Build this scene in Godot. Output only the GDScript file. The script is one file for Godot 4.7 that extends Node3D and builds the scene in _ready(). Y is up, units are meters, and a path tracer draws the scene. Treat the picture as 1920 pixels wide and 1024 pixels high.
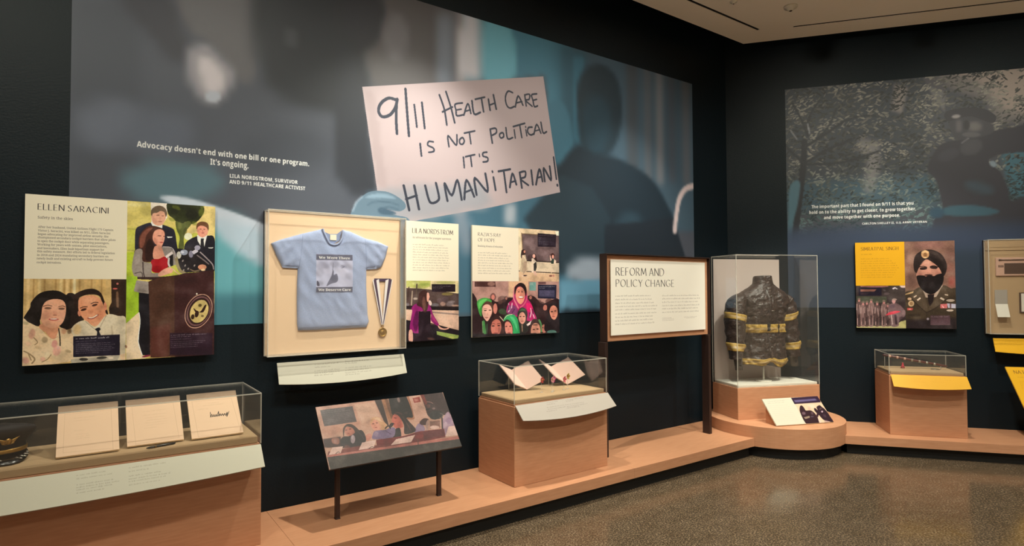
extends Node3D
# An exhibition gallery: two dark walls that meet at a wide angle, photo murals, panels, display cases on a low wooden platform.
# Frames: LW, RW and CB have x along a wall (or the front of the coat case), y up and z out into the room.
const EYE := Vector3(0, 1.5, 0)
const PLAT := 0.168      # top of the low platform
const DISC := 0.271      # top of the round platform
const CEIL := 4.018
var LW := Transform3D(Basis(Vector3.UP, 0.6176), Vector3(-2.2227, 0, -3.1290))
var RW := Transform3D(Basis(Vector3.UP, -0.2863), Vector3(1.8970, 0, -6.4450))
var CB := Transform3D(Basis(Vector3.UP, 0.2402), Vector3(2.1039, 0, -5.6204))
var M := {}
var taken := {}
var cache := {}
var env: Environment

# ------------------------------------------------------------------ painting flat prints
class Painter:
	var im: Image
	var k: float
	var w: int
	var h: int
	var fonts: Dictionary
	var rng := RandomNumberGenerator.new()
	func _init(wm: float, hm: float, ppm: float, base: Color, fs: Dictionary):
		w = int(ceil(wm * ppm)); h = int(ceil(hm * ppm)); k = ppm / 2000.0
		im = Image.create_empty(w, h, false, Image.FORMAT_RGBA8); im.fill(base); fonts = fs; rng.seed = 77
	static func tone(a: Array) -> Color: return Color8(a[0], a[1], a[2], a[3] if a.size() > 3 else 255)
	static func spline(p: PackedVector2Array) -> PackedVector2Array:
		var o := PackedVector2Array(); var n := p.size()
		for i in n:
			var a := p[(i + n - 1) % n]; var b := p[i]; var c := p[(i + 1) % n]; var d := p[(i + 2) % n]
			for j in 4: o.append(b.cubic_interpolate(c, a, d, j / 4.0))
		return o
	static func span(img: Image, p: PackedVector2Array, col: Color) -> void:
		var n := p.size(); var lo := 1e9; var hi := -1e9
		for q in p: lo = minf(lo, q.y); hi = maxf(hi, q.y)
		var ww := img.get_width()
		for y in range(maxi(0, int(floor(lo))), mini(img.get_height(), int(ceil(hi)))):
			var yc := y + 0.5; var xs := PackedFloat32Array()
			for i in n:
				var a := p[i]; var b := p[(i + 1) % n]
				if (a.y <= yc) != (b.y <= yc): xs.append(a.x + (yc - a.y) * (b.x - a.x) / (b.y - a.y))
			xs.sort()
			for i in range(0, xs.size() - 1, 2):
				var x0 := maxi(0, int(round(xs[i]))); var x1 := mini(ww, int(round(xs[i + 1])))
				if x1 > x0: img.fill_rect(Rect2i(x0, y, x1 - x0, 1), col)
	func polys(list: Array, col: Color, b: float) -> void:
		if b < 1.5:
			for p in list: span(im, p, col)
			return
		var box := Rect2(list[0][0], Vector2.ZERO)
		for p in list:
			for q in p: box = box.expand(q)
		box = box.grow(b * 1.6).intersection(Rect2(-b * 3, -b * 3, w + b * 6, h + b * 6))
		if box.size.x < 1 or box.size.y < 1: return
		# draw at a coarse grain, average, then grow by repeated doubling: a soft edge about b wide
		var f := 1.0 / maxf(b / 5.0, 1.0)
		var sx := maxi(6, int(ceil(box.size.x * f))); var sy := maxi(6, int(ceil(box.size.y * f)))
		var small := Image.create_empty(sx, sy, false, Image.FORMAT_RGBA8); small.fill(Color(col, 0.0))
		var sc := Vector2(sx / box.size.x, sy / box.size.y)
		for p in list:
			var t := PackedVector2Array()
			for q in p: t.append((q - box.position) * sc)
			span(small, t, col)
		var tx := maxi(2, int(box.size.x)); var ty := maxi(2, int(box.size.y))
		small.resize(maxi(3, sx / 2), maxi(3, sy / 2), Image.INTERPOLATE_BILINEAR)
		small.resize(maxi(3, sx / 4), maxi(3, sy / 4), Image.INTERPOLATE_BILINEAR)
		while small.get_width() * 2 < tx or small.get_height() * 2 < ty:
			small.resize(mini(tx, small.get_width() * 2), mini(ty, small.get_height() * 2), Image.INTERPOLATE_BILINEAR)
		small.resize(tx, ty, Image.INTERPOLATE_BILINEAR)
		im.blend_rect(small, Rect2i(Vector2i.ZERO, small.get_size()), Vector2i(box.position.round()))
	static func line(p: PackedVector2Array, wd: float) -> Array:
		var o := []
		var r := wd / 2.0
		for i in p.size():
			var c := PackedVector2Array()
			for j in 10: c.append(p[i] + Vector2(r, 0).rotated(TAU * j / 10))
			o.append(c)
			if i + 1 < p.size() and p[i].distance_to(p[i + 1]) > 0.01:
				var d := (p[i + 1] - p[i]).normalized().orthogonal() * r
				o.append(PackedVector2Array([p[i] + d, p[i + 1] + d, p[i + 1] - d, p[i] - d]))
		return o
	static func bent(p: PackedVector2Array) -> PackedVector2Array:
		if p.size() < 3: return p
		var o := PackedVector2Array(); var n := p.size()
		for i in n - 1:
			for j in 4: o.append(p[i].cubic_interpolate(p[i + 1], p[maxi(i - 1, 0)], p[mini(i + 2, n - 1)], j / 4.0))
		o.append(p[n - 1])
		return o
	func v(a: Array, from := 0) -> PackedVector2Array:
		var o := PackedVector2Array()
		for i in range(from, a.size() - 1, 2): o.append(Vector2(a[i], a[i + 1]) * k)
		return o
	func run(list: Array) -> void:
		for s in list:
			var c := tone(s[1])
			match s[0]:
				"P": polys([spline(v(s[3]))], c, s[2] * k)
				"p": polys([v(s[3])], c, s[2] * k)
				"S": polys(line(bent(v(s[3], 1)), maxf(s[3][0] * k, 1.2)), c, s[2] * k)
				"G": marks(c, s[3][0] * k, s[3][1] * k, s[3][2] * k, s[3][3] * k)
				"T": text(c, s[2], s[3], s[4][0] * k, s[4][1] * k, s[4][2] * k, s[4][3] * k)
	func marks(c: Color, hh: float, x0: float, y: float, x1: float) -> void:
		# a line of print too small to read: word-shaped runs of strokes
		var x := x0
		while x < x1 - hh * 0.5:
			for i in rng.randi_range(2, 8):
				if x > x1: break
				var tall := hh * (1.0 if rng.randf() < 0.25 else 0.66)
				im.fill_rect(Rect2i(int(x), int(y - tall), maxi(1, int(hh * 0.2)), maxi(1, int(tall))), c)
				if rng.randf() < 0.75: im.fill_rect(Rect2i(int(x), int(y - (tall if rng.randf() < 0.5 else hh * 0.3)), maxi(1, int(hh * 0.42)), maxi(1, int(hh * 0.18))), c)
				x += maxf(hh * 0.55, 1.6)
			x += hh * 0.6
	func text(c: Color, font: String, t: String, x0: float, y: float, x1: float, cap: float) -> void:
		if font == "nib":
			nib(c, t, x0, y, x1, cap); return
		var size := maxi(10, int(round(cap / 0.71)))
		var ts = TextServerManager.get_primary_interface()
		var tl := TextLine.new(); tl.add_string(t, fonts[font], size)
		var wide := int(ceil(tl.get_size().x)) + 6; var base := int(size * 1.1)
		var lay := Image.create_empty(wide, int(size * 1.5), false, Image.FORMAT_RGBA8); lay.fill(Color(1, 1, 1, 0))
		var pen := 2.0
		for gl in ts.shaped_text_get_glyphs(tl.get_rid()):
			var sz := Vector2i(gl.font_size, 0)
			ts.font_render_glyph(gl.font_rid, sz, gl.index)
			var page = ts.font_get_glyph_texture_idx(gl.font_rid, sz, gl.index)
			if page >= 0:
				var src: Image = ts.font_get_texture_image(gl.font_rid, sz, page).duplicate()
				var r: Rect2 = ts.font_get_glyph_uv_rect(gl.font_rid, sz, gl.index)
				var reg := src.get_region(Rect2i(r)); reg.convert(Image.FORMAT_RGBA8)
				var off: Vector2 = ts.font_get_glyph_offset(gl.font_rid, sz, gl.index)
				lay.blend_rect(reg, Rect2i(Vector2i.ZERO, reg.get_size()), Vector2i(int(pen + gl.offset.x + off.x), int(base + gl.offset.y + off.y)))
			pen += gl.advance
		var by := lay.get_data()
		for i in range(0, by.size(), 4):
			by[i] = c.r8; by[i + 1] = c.g8; by[i + 2] = c.b8
		lay = Image.create_from_data(lay.get_width(), lay.get_height(), false, Image.FORMAT_RGBA8, by)
		var fx := (x1 - x0) / (tl.get_size().x); var fy := cap / 0.71 / size
		lay.resize(maxi(2, int(round(lay.get_width() * fx))), maxi(2, int(round(lay.get_height() * fy))), Image.INTERPOLATE_BILINEAR)
		im.blend_rect(lay, Rect2i(Vector2i.ZERO, lay.get_size()), Vector2i(int(round(x0 - 2 * fx)), int(round(y - base * fy))))
	func mottle() -> void:
		for lay in [[5, 0.026, 0.20, 3], [2, 0.10, 0.08, 2]]:
			var n := FastNoiseLite.new(); n.seed = 40 + lay[0]; n.frequency = lay[1]; n.fractal_octaves = lay[3]
			var sw: int = maxi(4, w / lay[0]); var sh: int = maxi(4, h / lay[0])
			var g := n.get_image(sw, sh); g.convert(Image.FORMAT_L8)
			var src := g.get_data(); var dst := PackedByteArray(); dst.resize(sw * sh * 4)
			for i in src.size():
				var d: float = (src[i] - 128) / 128.0
				var v := 255 if d > 0 else 0
				dst[i * 4] = v; dst[i * 4 + 1] = v; dst[i * 4 + 2] = v; dst[i * 4 + 3] = int(clampf(absf(d) * lay[2] * (0.6 if d > 0 else 1.0), 0.0, 1.0) * 255)
			var o := Image.create_from_data(sw, sh, false, Image.FORMAT_RGBA8, dst); o.resize(w, h, Image.INTERPOLATE_CUBIC)
			im.blend_rect(o, Rect2i(0, 0, w, h), Vector2i.ZERO)
	const GLYPH := {
		"A": [0.66, [0, 1, 0.33, 0, 0.66, 1], [0.12, 0.68, 0.54, 0.68]], "C": [0.68, [0.66, 0.14, 0.5, 0.02, 0.35, 0, 0.15, 0.1, 0.03, 0.32, 0, 0.5, 0.03, 0.7, 0.15, 0.9, 0.35, 1, 0.52, 0.98, 0.68, 0.86]],
		"D": [0.66, [0, 0, 0, 1], [0, 0, 0.3, 0, 0.52, 0.12, 0.64, 0.32, 0.66, 0.5, 0.62, 0.7, 0.5, 0.9, 0.28, 1, 0, 1]], "E": [0.44, [0.42, 0, 0, 0, 0, 1, 0.44, 1], [0, 0.48, 0.36, 0.48]],
		"F": [0.42, [0.42, 0, 0, 0, 0, 1], [0, 0.5, 0.34, 0.5]], "G": [0.72, [0.66, 0.14, 0.5, 0.02, 0.35, 0, 0.15, 0.1, 0.03, 0.32, 0, 0.5, 0.03, 0.7, 0.15, 0.9, 0.35, 1, 0.55, 0.97, 0.68, 0.86, 0.68, 0.58, 0.46, 0.58]],
		"H": [0.6, [0, 0, 0, 1], [0.6, 0, 0.6, 1], [0, 0.5, 0.6, 0.5]], "I": [0.04, [0.02, 0, 0.02, 1]], "L": [0.42, [0, 0, 0, 1, 0.42, 1]], "M": [0.8, [0, 1, 0.08, 0, 0.4, 0.82, 0.72, 0, 0.8, 1]],
		"N": [0.62, [0, 1, 0, 0, 0.62, 1, 0.62, 0]], "O": [0.76, [0.38, 0, 0.2, 0.06, 0.05, 0.26, 0, 0.5, 0.05, 0.74, 0.2, 0.94, 0.38, 1, 0.56, 0.94, 0.71, 0.74, 0.76, 0.5, 0.71, 0.26, 0.56, 0.06, 0.38, 0]],
		"P": [0.46, [0, 1, 0, 0, 0.26, 0, 0.42, 0.1, 0.46, 0.27, 0.4, 0.46, 0.24, 0.54, 0, 0.54]], "R": [0.54, [0, 1, 0, 0, 0.26, 0, 0.42, 0.1, 0.46, 0.26, 0.4, 0.44, 0.24, 0.52, 0, 0.52], [0.2, 0.52, 0.54, 1]],
		"S": [0.46, [0.42, 0.1, 0.26, 0, 0.1, 0.06, 0.03, 0.22, 0.1, 0.38, 0.32, 0.54, 0.44, 0.7, 0.42, 0.88, 0.26, 1, 0.08, 0.98, 0, 0.88]], "T": [0.6, [0, 0, 0.6, 0], [0.3, 0, 0.3, 1]],
		"Y": [0.6, [0, 0, 0.3, 0.52, 0.6, 0], [0.3, 0.52, 0.3, 1]], "Z": [0.56, [0, 0, 0.54, 0, 0, 1, 0.56, 1]], "'": [0.06, [0.04, 0, 0.02, 0.22]]}
	func nib(c: Color, t: String, x0: float, y: float, x1: float, cap: float) -> void:
		# capitals drawn with a broad pen: thick stems, hairline bars
		var total := 0.0
		for ch in t: total += (0.3 if ch == " " else GLYPH[ch][0] + 0.24)
		total -= 0.24
		var ux := (x1 - x0) / total; var pen := 0.0
		var half := Vector2(cap * 0.062, -cap * 0.022)
		for ch in t:
			if ch == " ":
				pen += 0.3; continue
			var g = GLYPH[ch]
			for s in range(1, g.size()):
				var p := PackedVector2Array()
				for i in range(0, g[s].size(), 2): p.append(Vector2(x0 + (pen + g[s][i]) * ux, y - cap + g[s][i + 1] * cap))
				for i in p.size() - 1:
					polys([PackedVector2Array([p[i] - half, p[i] + half, p[i + 1] + half, p[i + 1] - half])], c, 0)
					polys(line(PackedVector2Array([p[i], p[i + 1]]), maxf(cap * 0.035, 1.0)), c, 0)
			pen += g[0] + 0.24

var fonts := {}
func make_fonts() -> void:
	for d in [["serif", "Droid Serif", 400], ["sans", "Droid Sans", 400], ["bold", "Droid Sans", 700], ["serifbold", "Droid Serif", 700]]:
		var f := SystemFont.new(); f.font_names = PackedStringArray([d[1]]); f.font_weight = d[2]; f.antialiasing = TextServer.FONT_ANTIALIASING_GRAY; fonts[d[0]] = f
func painted(called: String, list: Array, ppm: float, photo := false) -> Painter:
	var b = PIC_BASE[called]
	var p := Painter.new(b[1], b[2], ppm, Painter.tone(b[0]), fonts)
	p.run(list)
	if photo:
		# a printed photograph is a little soft and never quite flat in tone
		p.mottle()
		p.im.resize(p.w / 2, p.h / 2, Image.INTERPOLATE_BILINEAR); p.im.resize(p.w, p.h, Image.INTERPOLATE_CUBIC)
	return p
func print_material(p: Painter, rough := 0.45) -> StandardMaterial3D:
	var m := StandardMaterial3D.new(); m.albedo_texture = ImageTexture.create_from_image(p.im); m.roughness = rough; m.texture_repeat = false; m.metallic_specular = 0.4
	return m

# ------------------------------------------------------------------ materials
func mat(called: String, col: Color, rough: float, metal := 0.0, spec := 0.5) -> StandardMaterial3D:
	var m := StandardMaterial3D.new(); m.resource_name = called; m.albedo_color = col; m.roughness = rough; m.metallic = metal; m.metallic_specular = spec; M[called] = m
	return m
func noise_tex(kind: int, freq: float, cols: Array, seed_: int, size := 512, oct := 4, normal := 0.0) -> NoiseTexture2D:
	var n := FastNoiseLite.new(); n.noise_type = kind; n.frequency = freq; n.seed = seed_; n.fractal_octaves = oct
	var t := NoiseTexture2D.new(); t.width = size; t.height = size; t.seamless = true; t.noise = n
	if normal > 0.0:
		t.as_normal_map = true; t.bump_strength = normal
	else:
		var g := Gradient.new(); g.offsets = PackedFloat32Array(); g.colors = PackedColorArray()
		var off := PackedFloat32Array(); var cc := PackedColorArray()
		for i in cols.size():
			off.append(cols[i][0]); cc.append(cols[i][1])
		g.offsets = off; g.colors = cc; t.color_ramp = g
	return t
func hexs(a: Array) -> Array:
	var o := []
	for i in a.size(): o.append([a[i][0], Painter.tone(a[i][1])])
	return o

# ------------------------------------------------------------------ mesh helpers
func begin(smooth := true) -> SurfaceTool:
	var st := SurfaceTool.new(); st.begin(Mesh.PRIMITIVE_TRIANGLES); st.set_smooth_group(0 if smooth else -1); return st
func tri(st: SurfaceTool, a: Vector3, b: Vector3, c: Vector3) -> void:
	st.add_vertex(a); st.add_vertex(b); st.add_vertex(c)
func tri_out(st: SurfaceTool, a: Vector3, b: Vector3, c: Vector3, from: Vector3) -> void:
	if (a - c).cross(a - b).dot(a + b + c - from * 3.0) < 0: tri(st, a, c, b)
	else: tri(st, a, b, c)
func quad_out(st: SurfaceTool, a: Vector3, b: Vector3, c: Vector3, d: Vector3, from: Vector3) -> void:
	tri_out(st, a, b, c, from); tri_out(st, a, c, d, from)
func add_box(st: SurfaceTool, at: Vector3, size: Vector3, bevel := 0.0, basis := Basis()) -> void:
	# a box centred on «at» with chamfered edges
	var e := size / 2.0; var bv := minf(bevel, minf(e.x, minf(e.y, e.z)) * 0.6)
	var P := func(x: float, y: float, z: float) -> Vector3: return at + basis * Vector3(x, y, z)
	for ax in 3:
		var u := (ax + 1) % 3; var w := (ax + 2) % 3
		for s in [-1.0, 1.0]:
			var q := []
			for c in [[-1, -1], [1, -1], [1, 1], [-1, 1]]:
				var p := Vector3.ZERO; p[ax] = s * e[ax]; p[u] = c[0] * (e[u] - bv); p[w] = c[1] * (e[w] - bv); q.append(at + basis * p)
			quad_out(st, q[0], q[1], q[2], q[3], at)
			if bv > 0.0:
				for s2 in [-1.0, 1.0]:
					var r := []
					for c in [[0, -1], [1, -1], [1, 1], [0, 1]]:
						var p := Vector3.ZERO
						p[ax] = s * (e[ax] if c[0] == 0 else e[ax] - bv); p[u] = s2 * (e[u] - bv if c[0] == 0 else e[u]); p[w] = c[1] * (e[w] - bv); r.append(at + basis * p)
					quad_out(st, r[0], r[1], r[2], r[3], at)
	if bv > 0.0:
		for sx in [-1.0, 1.0]:
			for sy in [-1.0, 1.0]:
				for sz in [-1.0, 1.0]:
					tri_out(st, P.call(sx * e.x, sy * (e.y - bv), sz * (e.z - bv)), P.call(sx * (e.x - bv), sy * e.y, sz * (e.z - bv)), P.call(sx * (e.x - bv), sy * (e.y - bv), sz * e.z), at)
func add_bar(st: SurfaceTool, a: Vector3, b: Vector3, w: float, d: float, bevel := 0.001) -> void:
	var y := (b - a).normalized(); var x := y.cross(Vector3.BACK if absf(y.z) < 0.9 else Vector3.RIGHT).normalized()
	add_box(st, (a + b) / 2.0, Vector3(w, a.distance_to(b), d), bevel, Basis(x, y, x.cross(y)))
func add_loft(st: SurfaceTool, rings: Array, cap := true) -> void:
	# closed rings run clockwise seen from the end of the loft
	var n: int = rings[0].size()
	for i in rings.size() - 1:
		for j in n:
			var a: Vector3 = rings[i][j]; var b: Vector3 = rings[i][(j + 1) % n]; var c: Vector3 = rings[i + 1][(j + 1) % n]; var d: Vector3 = rings[i + 1][j]
			tri(st, a, d, c); tri(st, a, c, b)
	if cap:
		for e in [0, rings.size() - 1]:
			var mid := Vector3.ZERO
			for p in rings[e]: mid += p
			mid /= n
			for j in n:
				if e == 0: tri(st, mid, rings[e][j], rings[e][(j + 1) % n])
				else: tri(st, mid, rings[e][(j + 1) % n], rings[e][j])
func ring(c: Vector3, x: Vector3, y: Vector3, n: int) -> PackedVector3Array:
	var o := PackedVector3Array()
	for j in n:
		var a := TAU * j / n
		o.append(c + x * cos(a) + y * sin(a))
	return o
func add_tube(st: SurfaceTool, path: PackedVector3Array, radii, n := 10, cap := true) -> void:
	var rings := []
	var side := Vector3.ZERO
	for i in path.size():
		var d := (path[mini(i + 1, path.size() - 1)] - path[maxi(i - 1, 0)]).normalized()
		if side == Vector3.ZERO: side = d.cross(Vector3.UP if absf(d.y) < 0.9 else Vector3.RIGHT).normalized()
		side = (side - d * side.dot(d)).normalized()
		var r: float = radii[i] if radii is Array else radii
		rings.append(ring(path[i], side * r, d.cross(side) * r, n))
	add_loft(st, rings, cap)
func add_lathe(st: SurfaceTool, profile: Array, n := 32, at := Vector3.ZERO) -> void:
	# profile: [radius, height] pairs from the bottom up
	var rings := []
	for p in profile: rings.append(ring(at + Vector3(0, p[1], 0), Vector3(maxf(p[0], 0.0002), 0, 0), Vector3(0, 0, -maxf(p[0], 0.0002)), n))
	add_loft(st, rings, true)
func add_prism(st: SurfaceTool, poly: PackedVector2Array, y0: float, y1: float) -> void:
	# poly holds x and z
	var p := poly.duplicate()
	if not Geometry2D.is_polygon_clockwise(p): p.reverse()
	var ix := Geometry2D.triangulate_polygon(p)
	for i in range(0, ix.size(), 3):
		var a := p[ix[i]]; var b := p[ix[i + 1]]; var c := p[ix[i + 2]]
		var T := [Vector3(a.x, y1, a.y), Vector3(b.x, y1, b.y), Vector3(c.x, y1, c.y)]
		tri_out(st, T[0], T[1], T[2], T[0] - Vector3.UP)
		var B := [Vector3(a.x, y0, a.y), Vector3(b.x, y0, b.y), Vector3(c.x, y0, c.y)]
		tri_out(st, B[0], B[1], B[2], B[0] + Vector3.UP)
	for i in p.size():
		var a := p[i]; var b := p[(i + 1) % p.size()]
		var d := (b - a).orthogonal()
		var inside := Vector2((a + b) / 2.0 + d.normalized() * 0.002)
		var s := -1.0 if Geometry2D.is_point_in_polygon(inside, p) else 1.0
		var ref := Vector3((a.x + b.x) / 2 - d.x * s, (y0 + y1) / 2, (a.y + b.y) / 2 - d.y * s)
		quad_out(st, Vector3(a.x, y0, a.y), Vector3(b.x, y0, b.y), Vector3(b.x, y1, b.y), Vector3(a.x, y1, a.y), ref)
func obj(called: String, st: SurfaceTool, m: Material, parent: Node) -> MeshInstance3D:
	st.generate_normals()
	return mesh_obj(called, st.commit(), m, parent)
func mesh_obj(called: String, me: Mesh, m: Material, parent: Node) -> MeshInstance3D:
	var o := MeshInstance3D.new(); o.mesh = me; o.material_override = m; o.cast_shadow = GeometryInstance3D.SHADOW_CASTING_SETTING_ON
	if parent == self: o.name = numbered(called)
	else: o.name = called
	parent.add_child(o, true)
	return o
func numbered(called: String) -> String:
	taken[called] = taken.get(called, -1) + 1
	return called if taken[called] == 0 else "%s_%03d" % [called, taken[called]]
func thing(called: String, label: String, category: String, frame: Transform3D, at: Vector3, turn := 0.0, group := "") -> Node3D:
	var o := Node3D.new(); o.name = numbered(called); add_child(o)
	o.transform = frame * Transform3D(Basis(Vector3.UP, turn), at)
	o.set_meta("label", label); o.set_meta("category", category)
	if group: o.set_meta("group", group)
	return o
func struct_(called: String, st: SurfaceTool, m: Material) -> MeshInstance3D:
	var o := obj(called, st, m, self); o.set_meta("kind", "structure"); return o
func part_box(called: String, parent: Node, at: Vector3, size: Vector3, m: Material, bevel := 0.002) -> MeshInstance3D:
	var st := begin(false); add_box(st, at, size, bevel); return obj(called, st, m, parent)
# a flat printed sheet: outline in x (right) and y (up), front at z = t; the picture spans w by h from the top left corner at the origin
func sheet(called: String, parent: Node, outline: PackedVector2Array, w: float, h: float, t: float, m: Material, z := 0.0) -> MeshInstance3D:
	var st := SurfaceTool.new(); st.begin(Mesh.PRIMITIVE_TRIANGLES); st.set_smooth_group(-1)
	var p := outline.duplicate()
	var ix := Geometry2D.triangulate_polygon(p)
	var put := func(a: Vector3) -> void:
		st.set_uv(Vector2(a.x / w, -a.y / h)); st.add_vertex(a)
	var face := func(a: Vector3, b: Vector3, c: Vector3, from: Vector3) -> void:
		if (a - c).cross(a - b).dot(a + b + c - from * 3.0) < 0:
			put.call(a); put.call(c); put.call(b)
		else:
			put.call(a); put.call(b); put.call(c)
	for i in range(0, ix.size(), 3):
		for zz in [z + t, z]:
			var v := []
			for j in 3: v.append(Vector3(p[ix[i + j]].x, p[ix[i + j]].y, zz))
			face.call(v[0], v[1], v[2], Vector3(v[0].x, v[0].y, z + t / 2))
	var mid := Vector3(w / 2, -h / 2, z + t / 2)
	for i in p.size():
		var a := p[i]; var b := p[(i + 1) % p.size()]
		face.call(Vector3(a.x, a.y, z), Vector3(b.x, b.y, z), Vector3(b.x, b.y, z + t), mid); face.call(Vector3(a.x, a.y, z), Vector3(b.x, b.y, z + t), Vector3(a.x, a.y, z + t), mid)
	st.generate_normals()
	return mesh_obj(called, st.commit(), m, parent)
func rect(x0: float, y0: float, x1: float, y1: float) -> PackedVector2Array:
	return PackedVector2Array([Vector2(x0, y0), Vector2(x1, y0), Vector2(x1, y1), Vector2(x0, y1)])
# a plate whose lower edge bows downwards
func bowed(w: float, h: float, bow: float) -> PackedVector2Array:
	var o := PackedVector2Array([Vector2(w, 0), Vector2(0, 0)])
	for i in 17:
		var t := i / 16.0
		o.append(Vector2(w * t, -h - bow * 4.0 * t * (1.0 - t)))
	return o
func at_wall(fr: Transform3D, u: float, y: float, n: float) -> Vector3: return fr * Vector3(u, y, n)
# ------------------------------------------------------------------ the scene
func _ready() -> void:
	# camera
	var cam := Camera3D.new(); cam.name = "camera"; add_child(cam)
	var p := 0.0271; var r := -0.0042
	var fw := Vector3(0, sin(p), -cos(p)); var up := Vector3(0, cos(p), sin(p)); var ri := Vector3.RIGHT
	cam.transform = Transform3D(Basis(ri * cos(r) + up * sin(r), up * cos(r) - ri * sin(r), -fw), EYE)
	cam.fov = rad_to_deg(2.0 * atan(512.0 / 1122.86)); cam.near = 0.05; cam.far = 60.0; cam.current = true
	var we := WorldEnvironment.new(); we.name = "surroundings"; env = Environment.new(); we.environment = env; add_child(we)
	env.background_mode = Environment.BG_COLOR; env.background_color = Color.BLACK; env.tonemap_mode = Environment.TONE_MAPPER_LINEAR
	env.sdfgi_enabled = true; env.ssao_enabled = true; env.ssil_enabled = true
	env.tonemap_exposure = 0.96
	make_materials(); make_fonts()
	# ceiling spotlights: [frame, u, n, aim u, aim y, aim n, energy, half angle]
	for s in SPOTS: spotlight([LW, RW, CB][s[0]], s[1], s[2], [LW, RW, CB][s[0]] * Vector3(s[3], s[4], s[5]), s[6], s[7], s[8])
	shell()
	platforms()
	murals()
	wall_panels()
	shirt_case()
	pedestals()
	documents_and_cap()
	books_and_flowers()
	readers()
	policy_sign()
	coat_case()
	stick_case()
	right_wall_case()
	ceiling_fittings()

const SPOTS := [
	[0, 1.93, 0.85, 1.75, 0.2, 0.45, 10.0, 46.0, "over the hearing panel"],
	[0, 3.95, 0.80, 3.95, 0.2, 0.45, 7.0, 40.0, "over the policy sign"],
	[0, -0.7, 2.4, -0.5, 1.6, 0.0, 4.2, 48.0, "washing the left end of the sign mural"],
	[0, 0.9, 2.4, 0.9, 1.6, 0.0, 3.0, 48.0, "washing the wall over the documents"],
	[0, 2.4, 2.4, 2.4, 1.6, 0.0, 3.0, 48.0, "washing the middle of the sign mural"],
	[0, 3.9, 2.3, 3.9, 1.6, 0.0, 3.5, 48.0, "washing the right end of the sign mural"],
	[0, 1.35, 2.2, 1.32, 1.5, 0.0, 3.6, 15.0, "aimed at the shirt case"],
	[0, 0.1, 1.3, 0.1, 0.7, 0.3, 1.5, 26.0, "aimed at the documents"],
	[2, 0.40, 1.5, 0.45, 0.9, -0.1, 7.0, 22.0, "aimed at the coat"],
	[1, 1.9, 1.4, 2.0, 0.4, 0.3, 7.0, 34.0, "over the cane case"],
	[1, 1.6, 2.6, 1.7, 1.8, 0.0, 4.0, 48.0, "washing the left end of the soldier mural"],
	[1, 3.2, 2.6, 3.2, 1.8, 0.0, 4.0, 48.0, "washing the right end of the soldier mural"],
	[1, 1.2, 3.6, 1.4, 0.0, 2.8, 11.0, 50.0, "over the open floor by the corner"],
	[0, 2.6, 5.2, 2.8, 0.0, 3.6, 11.0, 50.0, "over the open floor before the platform"],
	[0, -2.0, 5.0, -2.0, 0.0, 5.0, 40.0, 58.0, "added over the floor to the left of the viewer to brighten the ceiling"],  # added fill lamp out of view: its bounce off the floor lifts the ceiling
	[0, 2.2, 7.2, 2.2, 0.0, 7.0, 40.0, 58.0, "added over the floor behind the viewer to brighten the ceiling"],  # unseen lamp added for more bounced light on the ceiling
	[1, 4.6, 5.0, 4.6, 0.0, 5.0, 36.0, 58.0, "added over the floor at the far right to brighten the ceiling"],  # third added lamp, out of view, for the same ceiling bounce
]
const LAMP := Color(1.0, 0.992, 0.912)

func spotlight(fr: Transform3D, u: float, n: float, aim: Vector3, energy: float, half: float, what: String) -> void:
	var at := fr * Vector3(u, CEIL - 0.09, n)
	var t := thing("ceiling_spotlight", "black ceiling spotlight can " + what, "spotlight", Transform3D(), at, 0.0, "ceiling spotlights")
	var d := (aim - at).normalized()
	var b := Basis.looking_at(d, Vector3.UP if absf(d.y) < 0.98 else Vector3.RIGHT)
	var st := begin(); var path := PackedVector3Array([d * -0.06, d * -0.055, d * 0.03, d * 0.05, d * 0.05, d * 0.03]); add_tube(st, path, [0.02, 0.036, 0.038, 0.042, 0.037, 0.033], 20); obj("can", st, M.black_metal, t)
	st = begin(); add_tube(st, PackedVector3Array([Vector3(0, 0.09, 0), Vector3.ZERO]), 0.008, 8); obj("stem", st, M.black_metal, t)
	st = begin(); add_tube(st, PackedVector3Array([d * 0.036, d * 0.040]), 0.032, 20); obj("lamp_lens", st, M.lamp, t)
	var l := SpotLight3D.new(); l.name = "spot_light"; l.light_color = LAMP; l.light_energy = energy; l.spot_angle = half; l.spot_angle_attenuation = 0.8; l.light_size = 0.035; l.spot_range = 14.0; l.spot_attenuation = 2.0; l.shadow_enabled = true
	t.add_child(l); l.transform = Transform3D(b, d * 0.056)

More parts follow.
